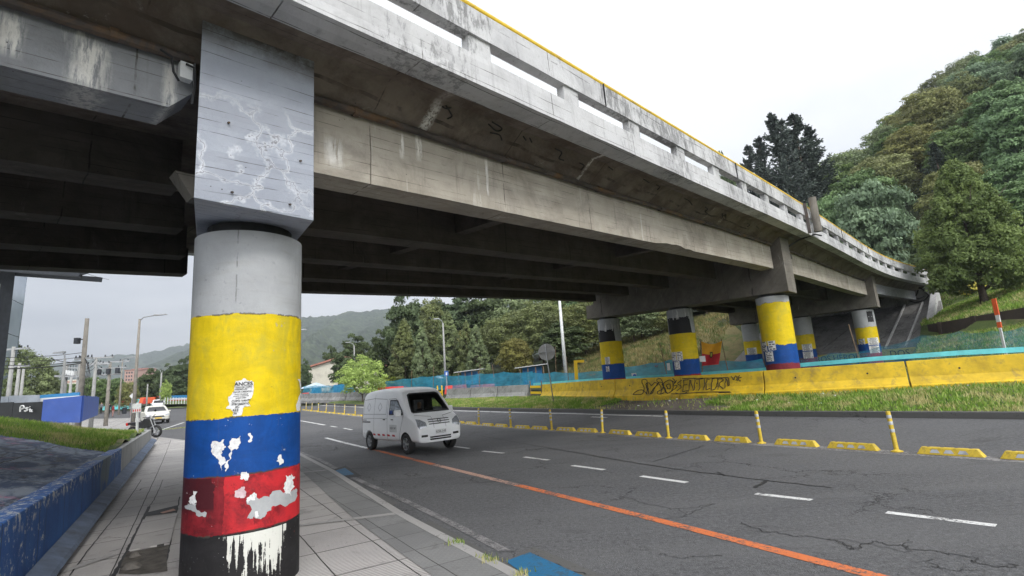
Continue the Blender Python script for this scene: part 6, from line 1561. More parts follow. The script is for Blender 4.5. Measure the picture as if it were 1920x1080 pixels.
def sticks(lst, grp, lab, mat='wood', r_=.022):
    for i, (x0, y0, x1, y1, D) in enumerate(lst):
        a, b_ = gp(x0, y0, D), gp(x1, y1, D); mb = MB(); mb.tube([tuple(a), tuple(b_ - (0, 0, .25))], r_, 6); tag(mb.build('stake', MT[mat]), lab[i], 'stake', grp)
net_px([(1920, 612, 668, 19.5), (1860, 620, 672, 19.5), (1800, 621, 675, 20.5), (1725, 628, 680, 22), (1650, 650, 684, 23), (1560, 662, 690, 23.5), (1500, 672, 694, 24), (1462, 676, 698, 25)], 'net_teal', 'teal netting sagging behind the yellow barrier at the right', 1)
net_px([(1430, 672, 700, 27), (1360, 676, 706, 28), (1300, 672, 708, 29), (1257, 674, 712, 30), (1220, 680, 716, 31), (1150, 688, 718, 33), (1110, 696, 722, 34), (1040, 697, 724, 36), (1000, 698, 726, 38)], 'net_blue', 'blue netting behind the second pier columns', 2)
net_px([(1000, 696, 726, 38), (945, 697, 728, 40), (900, 700, 730, 42), (860, 704, 731, 44), (830, 702, 731, 46), (790, 706, 732, 48), (755, 710, 733, 50), (722, 714, 734, 52)], 'net_blue', 'long blue netting behind the grey barriers', 3)
net_px([(665, 716, 735, 56), (640, 720, 737, 58), (615, 722, 738, 60), (590, 722, 740, 62), (568, 724, 741, 64)], 'net_blue', 'blue netting left of the bright young tree', 4)
rows = [[tuple(gp(x, y - t * 9 * k, D)) for t in (0, .5, 1)] for x, y, D, k in [(1920, 660, 17.5, 1.1), (1800, 666, 18.5, 1.0), (1650, 676, 20, .9), (1500, 688, 21.5, .8), (1420, 697, 23, .7), (1300, 705, 25, .7), (1100, 716, 31, .6), (1000, 723, 37, .5)]]
tag(link('tarpaulin', grid_mesh('t', np.array(rows)), MT['teal_tarp']), 'strip of pale teal tarpaulin lying along the top of the yellow barrier', 'tarpaulin')
sticks([(1237, 643, 1252, 706, 28), (1313, 635, 1317, 703, 27), (1352, 634, 1366, 698, 26.5), (1591, 608, 1613, 678, 22), (1041, 650, 1043, 720, 36), (1062, 668, 1066, 716, 34), (900, 682, 899, 722, 42), (813, 687, 812, 730, 46), (772, 695, 771, 727, 49), (923, 684, 926, 702, 40), (1229, 669, 1233, 700, 31)], 'wooden stakes of the netting',
       ['leaning stake between the middle and far columns of the second pier', 'left stake holding the yellow and red flag', 'right stake holding the yellow and red flag', 'pale stake leaning before the outer column of the third pier', 'stake just right of the round sign', 'leaning stake between the mast and the round sign', 'stake behind the grey barriers, near the long blue shed', 'stake in the blue netting right of the van roof', 'stake in the blue netting behind the van roof', 'short leaning stake over the netting left of the blue shed', 'short stake with a small red sign'])
# flag of two colours hung between two stakes, with its small shield
fa = np.array([[1315, 641], [1353, 639]]); rows = []; rows2 = []
F0, F1 = gp(1314.5, 640, 26.8), gp(1353, 639, 26.3); G0, G1 = gp(1317, 686, 26.8), gp(1348, 683, 26.3)
fg = empty('flag', 'yellow and red flag hung between two stakes under the viaduct', 'flag')
def fpt(s, t):
    top = F0 + (F1 - F0) * s; bot = G0 + (G1 - G0) * s; top = top - np.array([0, 0, .28 * 4 * s * (1 - s) * .55]); p = top + (bot - top) * t
    return p + np.array([0, -.05 * math.sin(s * 7 + t * 3), 0])
rows = [[tuple(fpt(s, t)) for t in np.linspace(0, .5, 7)] for s in np.linspace(0, 1, 14)]; link('yellow_half', grid_mesh('y', np.array(rows)), MT['flag_yellow'], fg)
rows = [[tuple(fpt(s, t)) for t in np.linspace(.5, 1, 7)] for s in np.linspace(0, 1, 14)]; link('red_half', grid_mesh('r', np.array(rows)), MT['flag_red'], fg)
mb = MB(); sh = [(.44, .38), (.58, .38), (.58, .60), (.51, .68), (.44, .60)]; mb.add([tuple(fpt(a, b_) - np.array([0, .03, 0])) for a, b_ in sh], [(0, 1, 2, 3, 4)]); mb.build('shield', MT['ink'], fg, fix=False)
mb = MB(); sh = [(.47, .42), (.55, .42), (.55, .58), (.51, .62), (.47, .58)]; mb.add([tuple(fpt(a, b_) - np.array([0, .04, 0])) for a, b_ in sh], [(0, 1, 2, 3, 4)]); mb.build('shield_field', MT['mustard'], fg, fix=False)
# red over white marker post on the right
mk = empty('marker_post', 'tall leaning orange and white marker post behind the yellow barrier', 'marker post')
A_, B_ = gp(1863, 560, 18.0), gp(1886, 664, 18.0); B_ = B_ + (B_ - A_) * .15
def mk_seg(a, b_, w_, mat, nm):
    mb = MB(); mb.bar(tuple(A_ + (B_ - A_) * a), tuple(A_ + (B_ - A_) * b_), w_, .03); mb.build(nm, MT[mat], mk)
mk_seg(0, .26, .17, 'orange_plastic', 'orange_panel'); mk_seg(.26, .37, .15, 'steel_white', 'white_panel'); mk_seg(.37, .46, .15, 'orange_plastic', 'orange_panel'); mk_seg(.46, 1.0, .09, 'steel_white', 'shaft')
# signs
def sign_pole(name, label, base, top, r_, mat='steel_grey', cat='sign'):
    t = empty(name, label, cat, tuple(base)); mb = MB(); mb.tube([(0, 0, -.2), tuple(np.array(top) - np.array(base))], r_, 8); mb.build('pole', MT[mat], t, smooth=True); return t
bs = onroad(1038, 751, .75); D_ = bs[1]; tp = gp(1021.5, 645, D_)
t = sign_pole('road_sign', 'grey back of a round road sign on a leaning pole on the verge', bs, tp, .03)
ds = gp(1025, 660, D_) - bs; mb = MB(); Rd = .39 * 30 / 30
Rd = 15.5 * D_ / 960 * 1.0; mb.lathe([(0, -.012), (Rd, -.012), (Rd, .012), (0, .012)], 40, axis='y'); mb.build('disc', MT['sign_back'], t, loc=(ds[0], ds[1] + .05, ds[2]), smooth=False)
mb = MB(); mb.bar((ds[0] - Rd * .95, ds[1] - .0, ds[2]), (ds[0] + Rd * .95, ds[1] - .0, ds[2] ), .05, .03); mb.build('cross_bar', MT['steel_grey'], t)
# street lamps
def lamp(label, px, D, ytop, ybase, arm, hgt=None, mat='pole_light', r_=.11, headw=.16, xt=None, name='street_lamp'):
    """arm: (px, py) of lamp head"""
    tp = gp(xt if xt is not None else px, ytop, D); g_ = gp(px, ybase, D); base = np.array([tp[0], tp[1], min(g_[2], tp[2] - 3)]); t = empty(name, label, 'street lamp', tuple(base)); Hh = tp[2] - base[2]
    mb = MB(); mb.tube([(0, 0, -.3), (0, 0, Hh * .5), (0, 0, Hh)], [r_, r_ * .78, r_ * .55], 10); mb.build('pole', MT[mat], t, smooth=True)
    for ax, ay in arm:
        h = gp(ax, ay, D) - base; mb = MB(); mb.tube([(0, 0, Hh - .15), (h[0] * .25, h[1] * .25, Hh + (h[2] - Hh) * .55), tuple(h)], .035, 7); mb.build('arm', MT['steel_grey'], t)
        s = np.sign(h[0]); mb = MB(); L_ = headw * 3.2
        mb.hexa([(h[0] - s * .1, h[1] - .1, h[2] - .04), (h[0] + s * L_, h[1] - .1, h[2] - .02), (h[0] + s * L_, h[1] + .1, h[2] - .02), (h[0] - s * .1, h[1] + .1, h[2] - .04), (h[0] - s * .1, h[1] - .08, h[2] + .07), (h[0] + s * L_ * .9, h[1] - .05, h[2] + .06), (h[0] + s * L_ * .9, h[1] + .05, h[2] + .06), (h[0] - s * .1, h[1] + .08, h[2] + .07)])
        mb.build('lamp_head', MT['steel_grey'], t, bevel=.02)
    return t
lamp('tall concrete street lamp left of the near column, arm reaching right', 254, 34, 598, 800, [(292, 591)], r_=.125, headw=.24, mat='pole_concrete', xt=262)
lamp('pale street lamp with a short curved arm to the left, before the blue hoarding', 108, 27, 672, 790, [(118, 661)], r_=.10, xt=122)
lamp('thin street lamp pole with an arm to the right, beyond the two pedestrians', 226, 52, 674, 772, [(246, 670)], r_=.10, xt=230, mat='pole_concrete')
lamp('double-armed street lamp before the dark trees beyond the junction', 300, 88, 699, 752, [(289, 689), (318, 685)], r_=.2, xt=303)
lamp('pale street lamp in front of the acacia row', 834, 50, 606, 716, [(822, 598)], r_=.13, xt=830.5)
lamp('street lamp behind the bright young tree', 665, 64, 648, 735, [(655, 642)], r_=.13, xt=664)
lamp('thin lamp with only its arm end showing beside the column', 540, 40, 625, 770, [(563, 619)], r_=.1, xt=545)
mst = empty('mast', 'tall plain white mast rising to the viaduct behind the netting', 'mast'); a = gp(1061, 705, 41); b_ = gp(1047, 540, 41); mst.location = tuple(a)
mb = MB(); mb.tube([(0, 0, -.5), tuple(b_ - a)], [.15, .10], 10); mb.build('pole', MT['steel_white'], mst, smooth=True)
# yellow gantry arm (site gate post)
ga = empty('gate_post', 'yellow steel gate post with a short top arm behind the barrier', 'gate post'); a = gp(1081, 712, 33); b_ = gp(1079, 678, 33); c_ = gp(1095, 677, 33)
mb = MB(); mb.bar(tuple(a), tuple(b_), .20); mb.build('upright', MT['signal_yellow'], ga); mb = MB(); mb.bar(tuple(b_ - (.1, 0, 0)), tuple(c_), .16); mb.build('top_arm', MT['signal_yellow'], ga)
def board(name, label, cat, px0, py0, px1, py1, D, mat, polepx=None, th=.03):
    a, b_ = gp(px0, py0, D), gp(px1, py1, D); t = empty(name, label, cat, (a[0], a[1], b_[2])); mb = MB(); mb.box(0, b_[0] - a[0], -th, 0, 0, a[2] - b_[2]); mb.build('panel', MT[mat], t)
    if polepx: c = gp((px0 + px1) / 2, polepx, D); mb = MB(); mb.bar(((b_[0] - a[0]) / 2, .03, c[2] - b_[2] - .2), ((b_[0] - a[0]) / 2, .03, 0.0), .05); mb.build('pole', MT['steel_grey'], t)
    return t
t = board('bus_stop_sign', 'small blue sign with a white symbol on a white pole behind the netting', 'sign', 833, 696, 841, 705, 44, 'sign_blue', 728); mb = MB(); mb.box(.12, .25, -.045, -.03, .08, .32); mb.build('symbol', MT['steel_white'], t)
t = board('notice_board', 'white notice with a blue disc, low behind the yellow barrier left of the middle column', 'sign', 1184, 700, 1194, 710, 29, 'steel_white', 716); mb = MB(); mb.lathe([(0, -.045), (.10, -.045)], 16, c=(.15, 0, .16), axis='y'); mb.build('blue_disc', MT['sign_blue'], t, fix=False)
board('warning_sign', 'small red sign on a short stake in the netting between two columns', 'sign', 1226, 682, 1234, 687, 31, 'red_plastic'); board('notice_sheet', 'white notice sheet with red edge beside the leaning stake', 'sign', 1250, 681, 1257, 694, 28, 'steel_white')
board('notice_sheet', 'white sheet tied to the netting left of the flag', 'sign', 1311, 668, 1323, 678, 26.4, 'steel_white'); board('red_sign', 'small red sign on the far grey barrier beside the column edge', 'sign', 567, 737, 579, 744, 60, 'red_plastic')
# rails of light railings and plastic barriers behind the yellow barrier
for i, (x, y, D, w_) in enumerate([(905, 722, 43, 1.1), (855, 723, 45, 1.0), (725, 726, 50, .9), (748, 725, 50, .9)]):
    a = gp(x, y + 4, D); t = empty('plastic_barrier', 'low red plastic barrier ' + ['under the long blue shed', 'behind the right grey barrier', 'behind the van roof', 'left part of the pair behind the van roof'][i], 'plastic barrier', tuple(a)); mb = MB(); mb.hexa([(-w_, -.25, -.5), (w_, -.25, -.5), (w_, .25, -.5), (-w_, .25, -.5), (-w_ * .9, -.1, .22), (w_ * .9, -.1, .22), (w_ * .9, .1, .22), (-w_ * .9, .1, .22)]); mb.build('body', MT['red_plastic'], t, bevel=.05)
def shed(label, x0, x1, yt, yb, D, dep=3.0, roof='roof_metal', wall='tarp_blue', open_=True):
    a, b_ = gp(x0, yt, D), gp(x1, yb, D); W_ = b_[0] - a[0]; Hh = a[2] - b_[2]; t = empty('site_shed', label, 'shed', (a[0], a[1], b_[2] - .6)); Hh += .6
    mb = MB(); mb.box(.3, W_ - .2, .15, dep, 0, Hh - .22); mb.build('walls', MT[wall], t)
    mb = MB(); mb.hexa([(-.3, -.5, Hh - .28), (W_ + .3, -.5, Hh - .12), (W_ + .3, dep + .3, Hh - .02), (-.3, dep + .3, Hh - .18), (-.3, -.5, Hh - .22), (W_ + .3, -.5, Hh - .06), (W_ + .3, dep + .3, Hh + .04), (-.3, dep + .3, Hh - .12)]); mb.build('roof', MT[roof], t)
    for k in np.linspace(.1, W_ - .1, 4): mb = MB(); mb.bar((k, -.35, 0), (k, -.35, Hh - .25), .08); mb.build('post', MT['wood'], t)
    mb = MB(); mb.box(W_ * .25, W_ * .6, .14, .16, .4, Hh - .6); mb.build('opening', MT['ink'], t)
    return t
shed('blue site shed with a corrugated roof right of the acacias', 972, 1022, 684, 705, 40); shed('long low site shed with a thin metal roof, left of the blue one', 858, 900, 693, 706, 46)
def tent(label, x0, x1, yt, yb, D, mat, dep=3.0):
    a, b_ = gp((x0 + x1) / 2, yt, D), gp(x1, yb, D); c = gp(x0, yb, D); W_ = b_[0] - c[0]; t = empty('tarpaulin_tent', label, 'tent', (c[0], c[1], c[2])); h = a[2] - c[2]; mb = MB()
    mb.add([(0, 0, 0), (W_, 0, 0), (W_, dep, 0), (0, dep, 0), (W_ * .5, dep * .5, h)], [(0, 1, 4), (1, 2, 4), (2, 3, 4), (3, 0, 4)]); mb.build('canopy', MT[mat], t)
    for x, y in ((.05, .05), (W_ - .05, .05), (.05, dep - .05), (W_ - .05, dep - .05)): mb = MB(); mb.bar((x, y, -1.9), (x, y, 0), .05); mb.build('leg', MT['steel_grey'], t)
tent('pale blue tent roof behind the street lamp at the acacia row', 803, 828, 702, 711, 52, 'tarp_pale'); tent('white tent roof beside the near column, below the cream house', 560, 596, 717, 729, 66, 'tarp_pale', 5)
for x0, x1, y0, y1, D, lb in [(584, 602, 727, 735, 64, 'blue tarpaulin screen below the white tent'), (625, 655, 722, 734, 60, 'blue tarpaulin screen left of the bright young tree')]:
    a, b_ = gp(x0, y0, D), gp(x1, y1, D); mb = MB(); mb.box(a[0], b_[0], a[1], a[1] + .05, b_[2] - .3, a[2]); tag(mb.build('tarpaulin', MT['tarp_blue']), lb, 'tarpaulin')
# cream house with a tiled roof
hs = empty('house', 'cream gabled house with a reddish tiled roof behind the bright young tree', 'house'); D_ = 74
a = gp(578, 690, D_); b_ = gp(640, 676, D_); g0 = gp(600, 735, D_)[2] - 1; Wd = b_[0] - a[0]; e0 = gp(583, 690, D_)[2]; e1 = gp(632, 675, D_)[2]
hs.location = (a[0], a[1], g0); Hh = e0 - g0
mb = MB(); dpt = 10; mb.add([(0, 0, 0), (Wd + 4, 0, 0), (Wd + 4, dpt, 0), (0, dpt, 0), (0, 0, Hh), (Wd + 4, 0, Hh), (Wd + 4, dpt, Hh), (0, dpt, Hh), (Wd * 1.05, 0, e1 - g0 + .3), (Wd * 1.05, dpt, e1 - g0 + .3)], [(0, 1, 5, 8, 4), (3, 7, 9, 6, 2), (0, 4, 7, 3), (1, 2, 6, 5), (0, 3, 2, 1)]); mb.build('walls', MT['wall_cream'], hs)
mb = MB(); mb.hexa([(-.5, -.5, Hh - .1), (Wd * 1.05, -.5, e1 - g0 + .3), (Wd * 1.05, dpt + .5, e1 - g0 + .3), (-.5, dpt + .5, Hh - .1), (-.5, -.5, Hh + .1), (Wd * 1.05, -.5, e1 - g0 + .55), (Wd * 1.05, dpt + .5, e1 - g0 + .55), (-.5, dpt + .5, Hh + .1)]); mb.hexa([(Wd * 1.05, -.5, e1 - g0 + .3), (Wd + 4.6, -.5, Hh - .1), (Wd + 4.6, dpt + .5, Hh - .1), (Wd * 1.05, dpt + .5, e1 - g0 + .3), (Wd * 1.05, -.5, e1 - g0 + .55), (Wd + 4.6, -.5, Hh + .1), (Wd + 4.6, dpt + .5, Hh + .1), (Wd * 1.05, dpt + .5, e1 - g0 + .55)]); mb.build('roof', MT['roof_tile'], hs)
for x in (.3,): mb = MB(); mb.box(x - .34, x - .30, 1.5, 2.4, Hh - 2.2, Hh - .9); mb.box(x - .34, x - .30, 4, 5, Hh - 2.2, Hh - .9); mb.build('window', MT['glass_dark'], hs)
mb = MB(); mb.box(.8, 4.4, -1.4, -.003, .9, 1.1); mb.build('porch_roof', MT['roof_metal'], hs)
mb = MB(); mb.box(1.0, 2.6, -.02, .0, -.0, .85); mb.build('door', MT['wood'], hs)

# right: brown retaining wall, stairs, mustard parapet
rw_pts = [(25.55, 31.8), (25.0, 29.2), (24.5, 26), (24.0, 22), (23.3, 17), (22.5, 10)]
mb = MB(); rings = []
for x, y in rw_pts: z = T(x - .35, y); rings.append([(x - .15, y, z - .4), (x + .12, y, z - .4), (x + .12, y, z + .82), (x - .15, y, z + .82)])
mb.loft(rings); wl_ = mb.build('retaining_wall', MT['wall_brown']); tag(wl_, 'dark brown retaining wall crossing the grass slope at the right', 'wall')
for (x, y), (x2, y2) in zip(rw_pts[:-1], rw_pts[1:]):
    xm, ym = (x + x2) / 2, (y + y2) / 2; z = T(xm - .35, ym); mb = MB(); mb.box(xm - .24, xm - .152, ym - .14, ym + .14, z - .3, z + .86); mb.build('pilaster', MT['wall_brown'], wl_)
# low dark hedge-like net wall below: cut kerb of the slope
stp = empty('stairway', 'wide grey outdoor stairway at the top right edge', 'stairway')
for k in range(9):
    yk = 544 - k * 3.7; D_ = 35.2 + .42 * k; xl = 1850 + (yk - 517) / 29 * 75 + 1; a = gp(xl, yk, D_); b_ = gp(xl, yk + 3.7, D_); mb = MB(); mb.box(a[0], a[0] + 9, D_, D_ + .43, a[2] - .6, a[2]); mb.build('step', MT['step_grey'], stp)
mw_ = empty('parapet_wall', 'mustard yellow sloping parapet wall beside the grey stairway', 'wall'); A2, B2, C2 = gp(1800, 541, 36.5), gp(1850, 517, 36.5), gp(1925, 546, 34.5)
mb = MB(); mb.bar(tuple(B2), tuple(C2 + (0, 0, 0)), .22, .10); mb.build('coping', MT['mural_yellow'], mw_)
mb = MB(); mb.add([tuple(A2 - (0, 0, .4)), tuple(B2 - (0, 0, 1.6)), tuple(C2 - (0, 0, .9)), tuple(C2 - (0, 0, .06)), tuple(B2 - (0, 0, .06)), tuple(A2)] + [tuple(np.array(q) + (0.02, .2, 0)) for q in (A2 - (0, 0, .4), B2 - (0, 0, 1.6), C2 - (0, 0, .9), C2 - (0, 0, .06), B2 - (0, 0, .06), A2)], [(0, 1, 2, 3, 4, 5), (11, 10, 9, 8, 7, 6), (5, 4, 10, 11), (0, 5, 11, 6), (1, 0, 6, 7), (2, 1, 7, 8), (3, 2, 8, 9), (4, 3, 9, 10)]); mb.build('wall', MT['mustard'], mw_)
# ---------------------------------------------------------------- posters and torn paper on the columns
def cyl_px(x, y, c, r_):
    d = ray(x, y); A = d[0] ** 2 + d[1] ** 2; ox, oy = ORG[0] - c[0], ORG[1] - c[1]; Bq = d[0] * ox + d[1] * oy; Cq = ox * ox + oy * oy - r_ * r_; q = Bq * Bq - A * Cq
    if q < 0: q = 0
    t = (-Bq - math.sqrt(q)) / A; P_ = ORG + d * t; a_ = math.atan2(P_[1] - c[1], P_[0] - c[0]); return (a_ - 2 * PI if a_ > .6 else a_), P_[2]
def wrap(poly, c, r_, name, mat, parent=None, off=.004, res=.05):
    """outline in (angle, z) laid as a paper-thin sheet round the column"""
    bm = bmesh.new(); vs = [bm.verts.new((a * r_, z, 0)) for a, z in poly]; bm.faces.new(vs); bmesh.ops.triangulate(bm, faces=bm.faces[:])
    for _ in range(4):
        lg = [e for e in bm.edges if e.calc_length() > res * 1.5]
        if not lg: break
        bmesh.ops.subdivide_edges(bm, edges=lg, cuts=1); bmesh.ops.triangulate(bm, faces=bm.faces[:])
    for v in bm.verts: a = v.co.x / r_; v.co = Vector((c[0] + math.cos(a) * (r_ + off), c[1] + math.sin(a) * (r_ + off), v.co.y))
    me = bpy.data.meshes.new(name); bm.to_mesh(me); bm.free(); return link(name, me, MT[mat], parent)
def ragged(pts, jit, n=5, seed=0):
    r = random.Random(seed); out = list(pts)
    for lv in range(3):
        nxt = []
        for a, b_ in zip(out, out[1:] + out[:1]):
            L_ = math.hypot(b_[0] - a[0], b_[1] - a[1]); d_ = r.uniform(-.30, .30) * L_ * min(1, jit); t = r.uniform(.35, .65)
            nxt += [a, (a[0] + (b_[0] - a[0]) * t - (b_[1] - a[1]) / max(L_, .01) * d_, a[1] + (b_[1] - a[1]) * t + (b_[0] - a[0]) / max(L_, .01) * d_)]
        out = nxt
    return out
NC = (CX, CY)
def scrap(px, mat, off=.003, jit=1.2, seed=0, label=None, parent=None, name='paper_scrap', n=6):
    pl = [cyl_px(x, y, NC, RC) for x, y in ragged(px, jit * 1.15, n, seed)]; o = wrap(pl, NC, RC, name, mat, parent, off)
    if label: tag(o, label, 'paper scrap')
    return o
def ctext(txt, px, py, size, parent, tilt=0.0):
    a0, z0 = cyl_px(px, py, NC, RC); me = text_mesh(txt, size, 0, size * .02); V = np.zeros(len(me.vertices) * 3); me.vertices.foreach_get('co', V); V = V.reshape(-1, 3)
    a = a0 + V[:, 0] / RC; z = z0 + V[:, 1] + V[:, 0] * tilt; o_ = RC + .009; me.vertices.foreach_set('co', np.stack([NC[0] + np.cos(a) * o_, NC[1] + np.sin(a) * o_, z], 1).ravel()); me.update(); return link('lettering', me, MT['ink'], parent)
pst = scrap([(442, 714), (471, 713), (470, 762), (455, 766), (446, 780), (436, 778), (424, 766), (428, 745), (436, 736), (440, 722)], 'paper', .004, 1.6, 3, 'torn white notice with black lettering on the yellow band of the near column', name='torn_poster', n=6)
for tx, x, y, s in [('ANCES', 457, 720, .048), ('TIVO DE CUPO', 457, 726, .020), ('TODAS LAS', 452, 730, .020), ('TAS DE CREDITO', 454, 734.5, .020), ('EXITO, FALABELLA,', 453, 739, .013), ('ALKOSTO, HOMECENTER,', 452, 742.5, .011), ('BANCOLOMBIA', 452, 746, .012), ('CUPO VANTI', 452, 751.5, .026), ('STECREDITO', 451, 757.5, .025), ('AC', 445, 763, .026), ('433', 442, 769, .032), ('36', 441, 775, .030)]: ctext(tx, x, y, s, pst)
e = scrap([(557, 711), (562.2, 711), (561.5, 770), (555.5, 770)], 'paper', .004, .4, 4, 'white notice edge-on at the right side of the near column', name='poster')
scrap([(397, 832), (421, 824), (424, 838), (414, 852), (415, 884), (411, 870), (405, 858), (398, 850)], 'paper', .003, 1.5, 5, 'left torn white scrap on the blue band of the near column')
scrap([(440, 822), (451, 817), (449, 833), (439, 842), (429, 872), (423, 884), (424, 866), (434, 846), (427, 838)], 'paper', .005, 1.5, 6, 'right torn white scrap hanging down on the blue band')
scrap([(521, 856), (527, 852), (531, 868), (523, 873)], 'paper', .004, .8, 7, 'small peeling scrap at the right end of the blue band')
scrap([(465, 813), (470, 812), (469, 829), (465, 828)], 'paper', .003, .8, 8, 'tiny white scrap near the top of the blue band')
scrap([(452, 887), (462, 884), (466, 896), (460, 901), (450, 898)], 'paper', .003, 1.3, 9, 'white scrap astride the blue and red bands')
scrap([(354, 940), (363, 920), (371, 922), (370, 940), (366, 948)], 'paper', .004, 1.2, 10, 'white torn piece at the left of the red band')
scrap([(347, 948), (369, 944), (388, 961), (387, 967), (368, 962), (350, 954)], 'paper_grey', .003, 1.2, 11, 'grey torn piece at the left of the red band')
scrap([(440, 922), (458, 912), (461, 926), (452, 934), (440, 930)], 'paper_pink', .003, 1.4, 12, 'pinkish torn patch in the middle of the red band')
gp_ = scrap([(463, 934), (478, 928), (486, 936), (505, 932), (540, 920), (556, 916), (556, 932), (530, 948), (500, 960), (476, 968), (463, 972)], 'paper_grey', .002, 1.4, 13, 'large bare grey patch torn through the red band')
scrap([(474, 925), (481, 926), (478, 938), (470, 936), (464, 944), (462, 935)], 'paper', .004, 1.0, 14, 'white curl at the left tip of the large grey patch')
scrap([(535, 892), (546, 888), (553, 894), (552, 912), (546, 930), (537, 926), (533, 910)], 'paper', .004, 1.5, 15, 'white torn piece at the right of the red band')
scrap([(478, 960), (483, 958), (485, 967), (481, 972)], 'paper', .004, .8, 16, 'small white flake under the large grey patch')
# posters on the columns behind
def col_world(s0, t): q = np.array(pt(s0, 0, 0)[:2]) + SK * t; return bw(q[0], q[1])[:2]
def poster(px0, py0, px1, py1, col, r_, mat, label, marks=None, seed=0):
    c = col; a0, z0 = cyl_px(px0, py0, c, r_); a1, z1 = cyl_px(px1, py0, c, r_); _, zb_ = cyl_px((px0 + px1) / 2, py1, c, r_)
    o = wrap([(a0, zb_), (a1, zb_), (a1, z0), (a0, z0)], c, r_, 'poster', mat, None, .006, .15); tag(o, label, 'poster')
    r = random.Random(seed); 
    for k in range((marks or 0) * 2):
        fa = .1 + .12 * r.random(); fz = (k + .5) / (2 * marks); aw = .5 + .3 * r.random(); h = .11 / marks
        pa, pb = a0 + (a1 - a0) * fa, a0 + (a1 - a0) * min(.92, fa + aw); zc = zb_ + (z0 - zb_) * fz; wrap([(pa, zc - (z0 - zb_) * h), (pb, zc - (z0 - zb_) * h), (pb, zc + (z0 - zb_) * h), (pa, zc + (z0 - zb_) * h)], c, r_, 'print', 'ink', o, .012, .15)
cA = col_world(18, -.12); cB = col_world(18, 4.15); cC = col_world(18, 8.75); cD = col_world(35, 0); cE = col_world(35, 3.75); cF = col_world(35, 7.6)
poster(1426, 642, 1437, 660, cA, .545, 'paper', 'left white poster on the outer yellow column of the second pier', 3, 1); poster(1439, 640, 1453, 657, cA, .545, 'paper', 'right white poster on the outer yellow column of the second pier', 2, 2); poster(1435, 660, 1449, 678, cA, .545, 'paper', 'lower poster on the blue band of the outer column', 3, 3)
poster(1259, 661, 1267, 677, cB, .545, 'paper', 'left poster on the middle column of the second pier', 3, 4); poster(1268, 660, 1279, 677, cB, .545, 'paper', 'right poster on the middle column of the second pier', 3, 5); poster(1264, 678, 1274, 693, cB, .545, 'paper', 'lower poster on the middle column of the second pier', 3, 6)
poster(1134, 670, 1143, 683, cC, .56, 'paper', 'poster on the far column of the second pier', 3, 7); poster(1136, 687, 1142, 697, cC, .56, 'paper', 'lower small poster on the far column of the second pier', 2, 8)
poster(1626, 634, 1646, 647, cD, .56, 'paper', 'upper photo poster on the outer column of the third pier', 4, 9); poster(1629, 649, 1648, 662, cD, .56, 'paper', 'lower photo poster on the outer column of the third pier', 4, 10); poster(1609, 636, 1621, 646, cD, .56, 'paper', 'small notice at the left of the outer column of the third pier', 2, 11)
poster(1624, 584, 1635, 604, cD, .56, 'ink', 'black sticker near the top of the outer column of the third pier'); 
poster(1503, 646, 1522, 658, cE, .56, 'paper', 'upper photo poster on the middle column of the third pier', 4, 12); poster(1505, 660, 1524, 672, cE, .56, 'paper', 'lower photo poster on the middle column of the third pier', 4, 13)
poster(1400, 653, 1418, 665, cF, .56, 'paper', 'photo poster on the far column of the third pier', 4, 14)
# scribbles on the haunch and beams of the viaduct
def scrib(px, nrm_y, wd, nm='scribble'):
    P_ = [onpl(x, y, bw(0, nrm_y), np.array([DN[0], DN[1], 0])) for x, y in smooth_line([np.array(p, float) for p in px], 4)]; P3 = []
    for p in P_: s, y = bl(p[0], p[1]); P3.append((s, y, p[2]))
    return P3
def haunch(x, y):     # point on the sloping haunch face for a photo pixel
    d = ray(x, y); lo = None
    for yy_ in np.linspace(-1.0, -.56, 45):
        P_ = onpl(x, y, bw(0, yy_), np.array([DN[0], DN[1], 0])); s, yl = bl(P_[0], P_[1]); zs = 5.33 + (yy_ + 1.0) / .44 * (-.31) + .058 * min(s, 18) + max(0, s - 18) * .02; e = abs(P_[2] - zs)
        if lo is None or e < lo[0]: lo = (e, (s, yy_ - .012, P_[2] - .012))
    return lo[1]
for px in [[(835, 197), (842, 208), (846, 217), (838, 222)], [(828, 199), (836, 203), (845, 201)], [(915, 232), (930, 245), (940, 240), (922, 228)], [(918, 248), (935, 252), (940, 262)], [(1040, 278), (1052, 285), (1047, 296), (1056, 300)], [(980, 255), (985, 262)], [(992, 258), (996, 266)], [(1086, 305), (1094, 310), (1088, 318)],
           [(1283, 372), (1291, 376), (1297, 384)], [(1322, 388), (1326, 392), (1321, 396), (1326, 400)], [(1353, 400), (1354, 407)], [(1353, 403), (1360, 405)], [(1360, 401), (1360, 409)], [(1400, 418), (1405, 421), (1400, 425)], [(1418, 424), (1422, 428)], [(1230, 346), (1236, 350), (1231, 355)], [(1205, 335), (1216, 342)], [(1140, 312), (1148, 318)]]:
    P3 = [haunch(x, y) for x, y in smooth_line([np.array(p, float) for p in px], 4)]; mb = MB(); mb.tube(P3, .011, 5); mb.build('sprayed_mark', MT['spray_black'], via)
q0 = pt(END - .64, -1.0, 0)
for k, pts_ in enumerate([[(-.9, 4.0), (-.5, 4.6), (.1, 4.7), (.6, 4.2), (.2, 3.7), (-.5, 3.7), (-.9, 4.0)], [(-.3, 4.5), (.0, 4.1), (.4, 4.5), (.7, 4.0)], [(-.6, 4.0), (-.2, 3.9), (.2, 4.1)]]):
    P3 = [pt(END - .66, -.5 + a * .9, z + .55) for a, z in smooth_line([np.array(p) for p in pts_], 5)]; mb = MB(); mb.tube(P3, .05, 5); mb.build('sprayed_mark', MT['spray_black'], via)

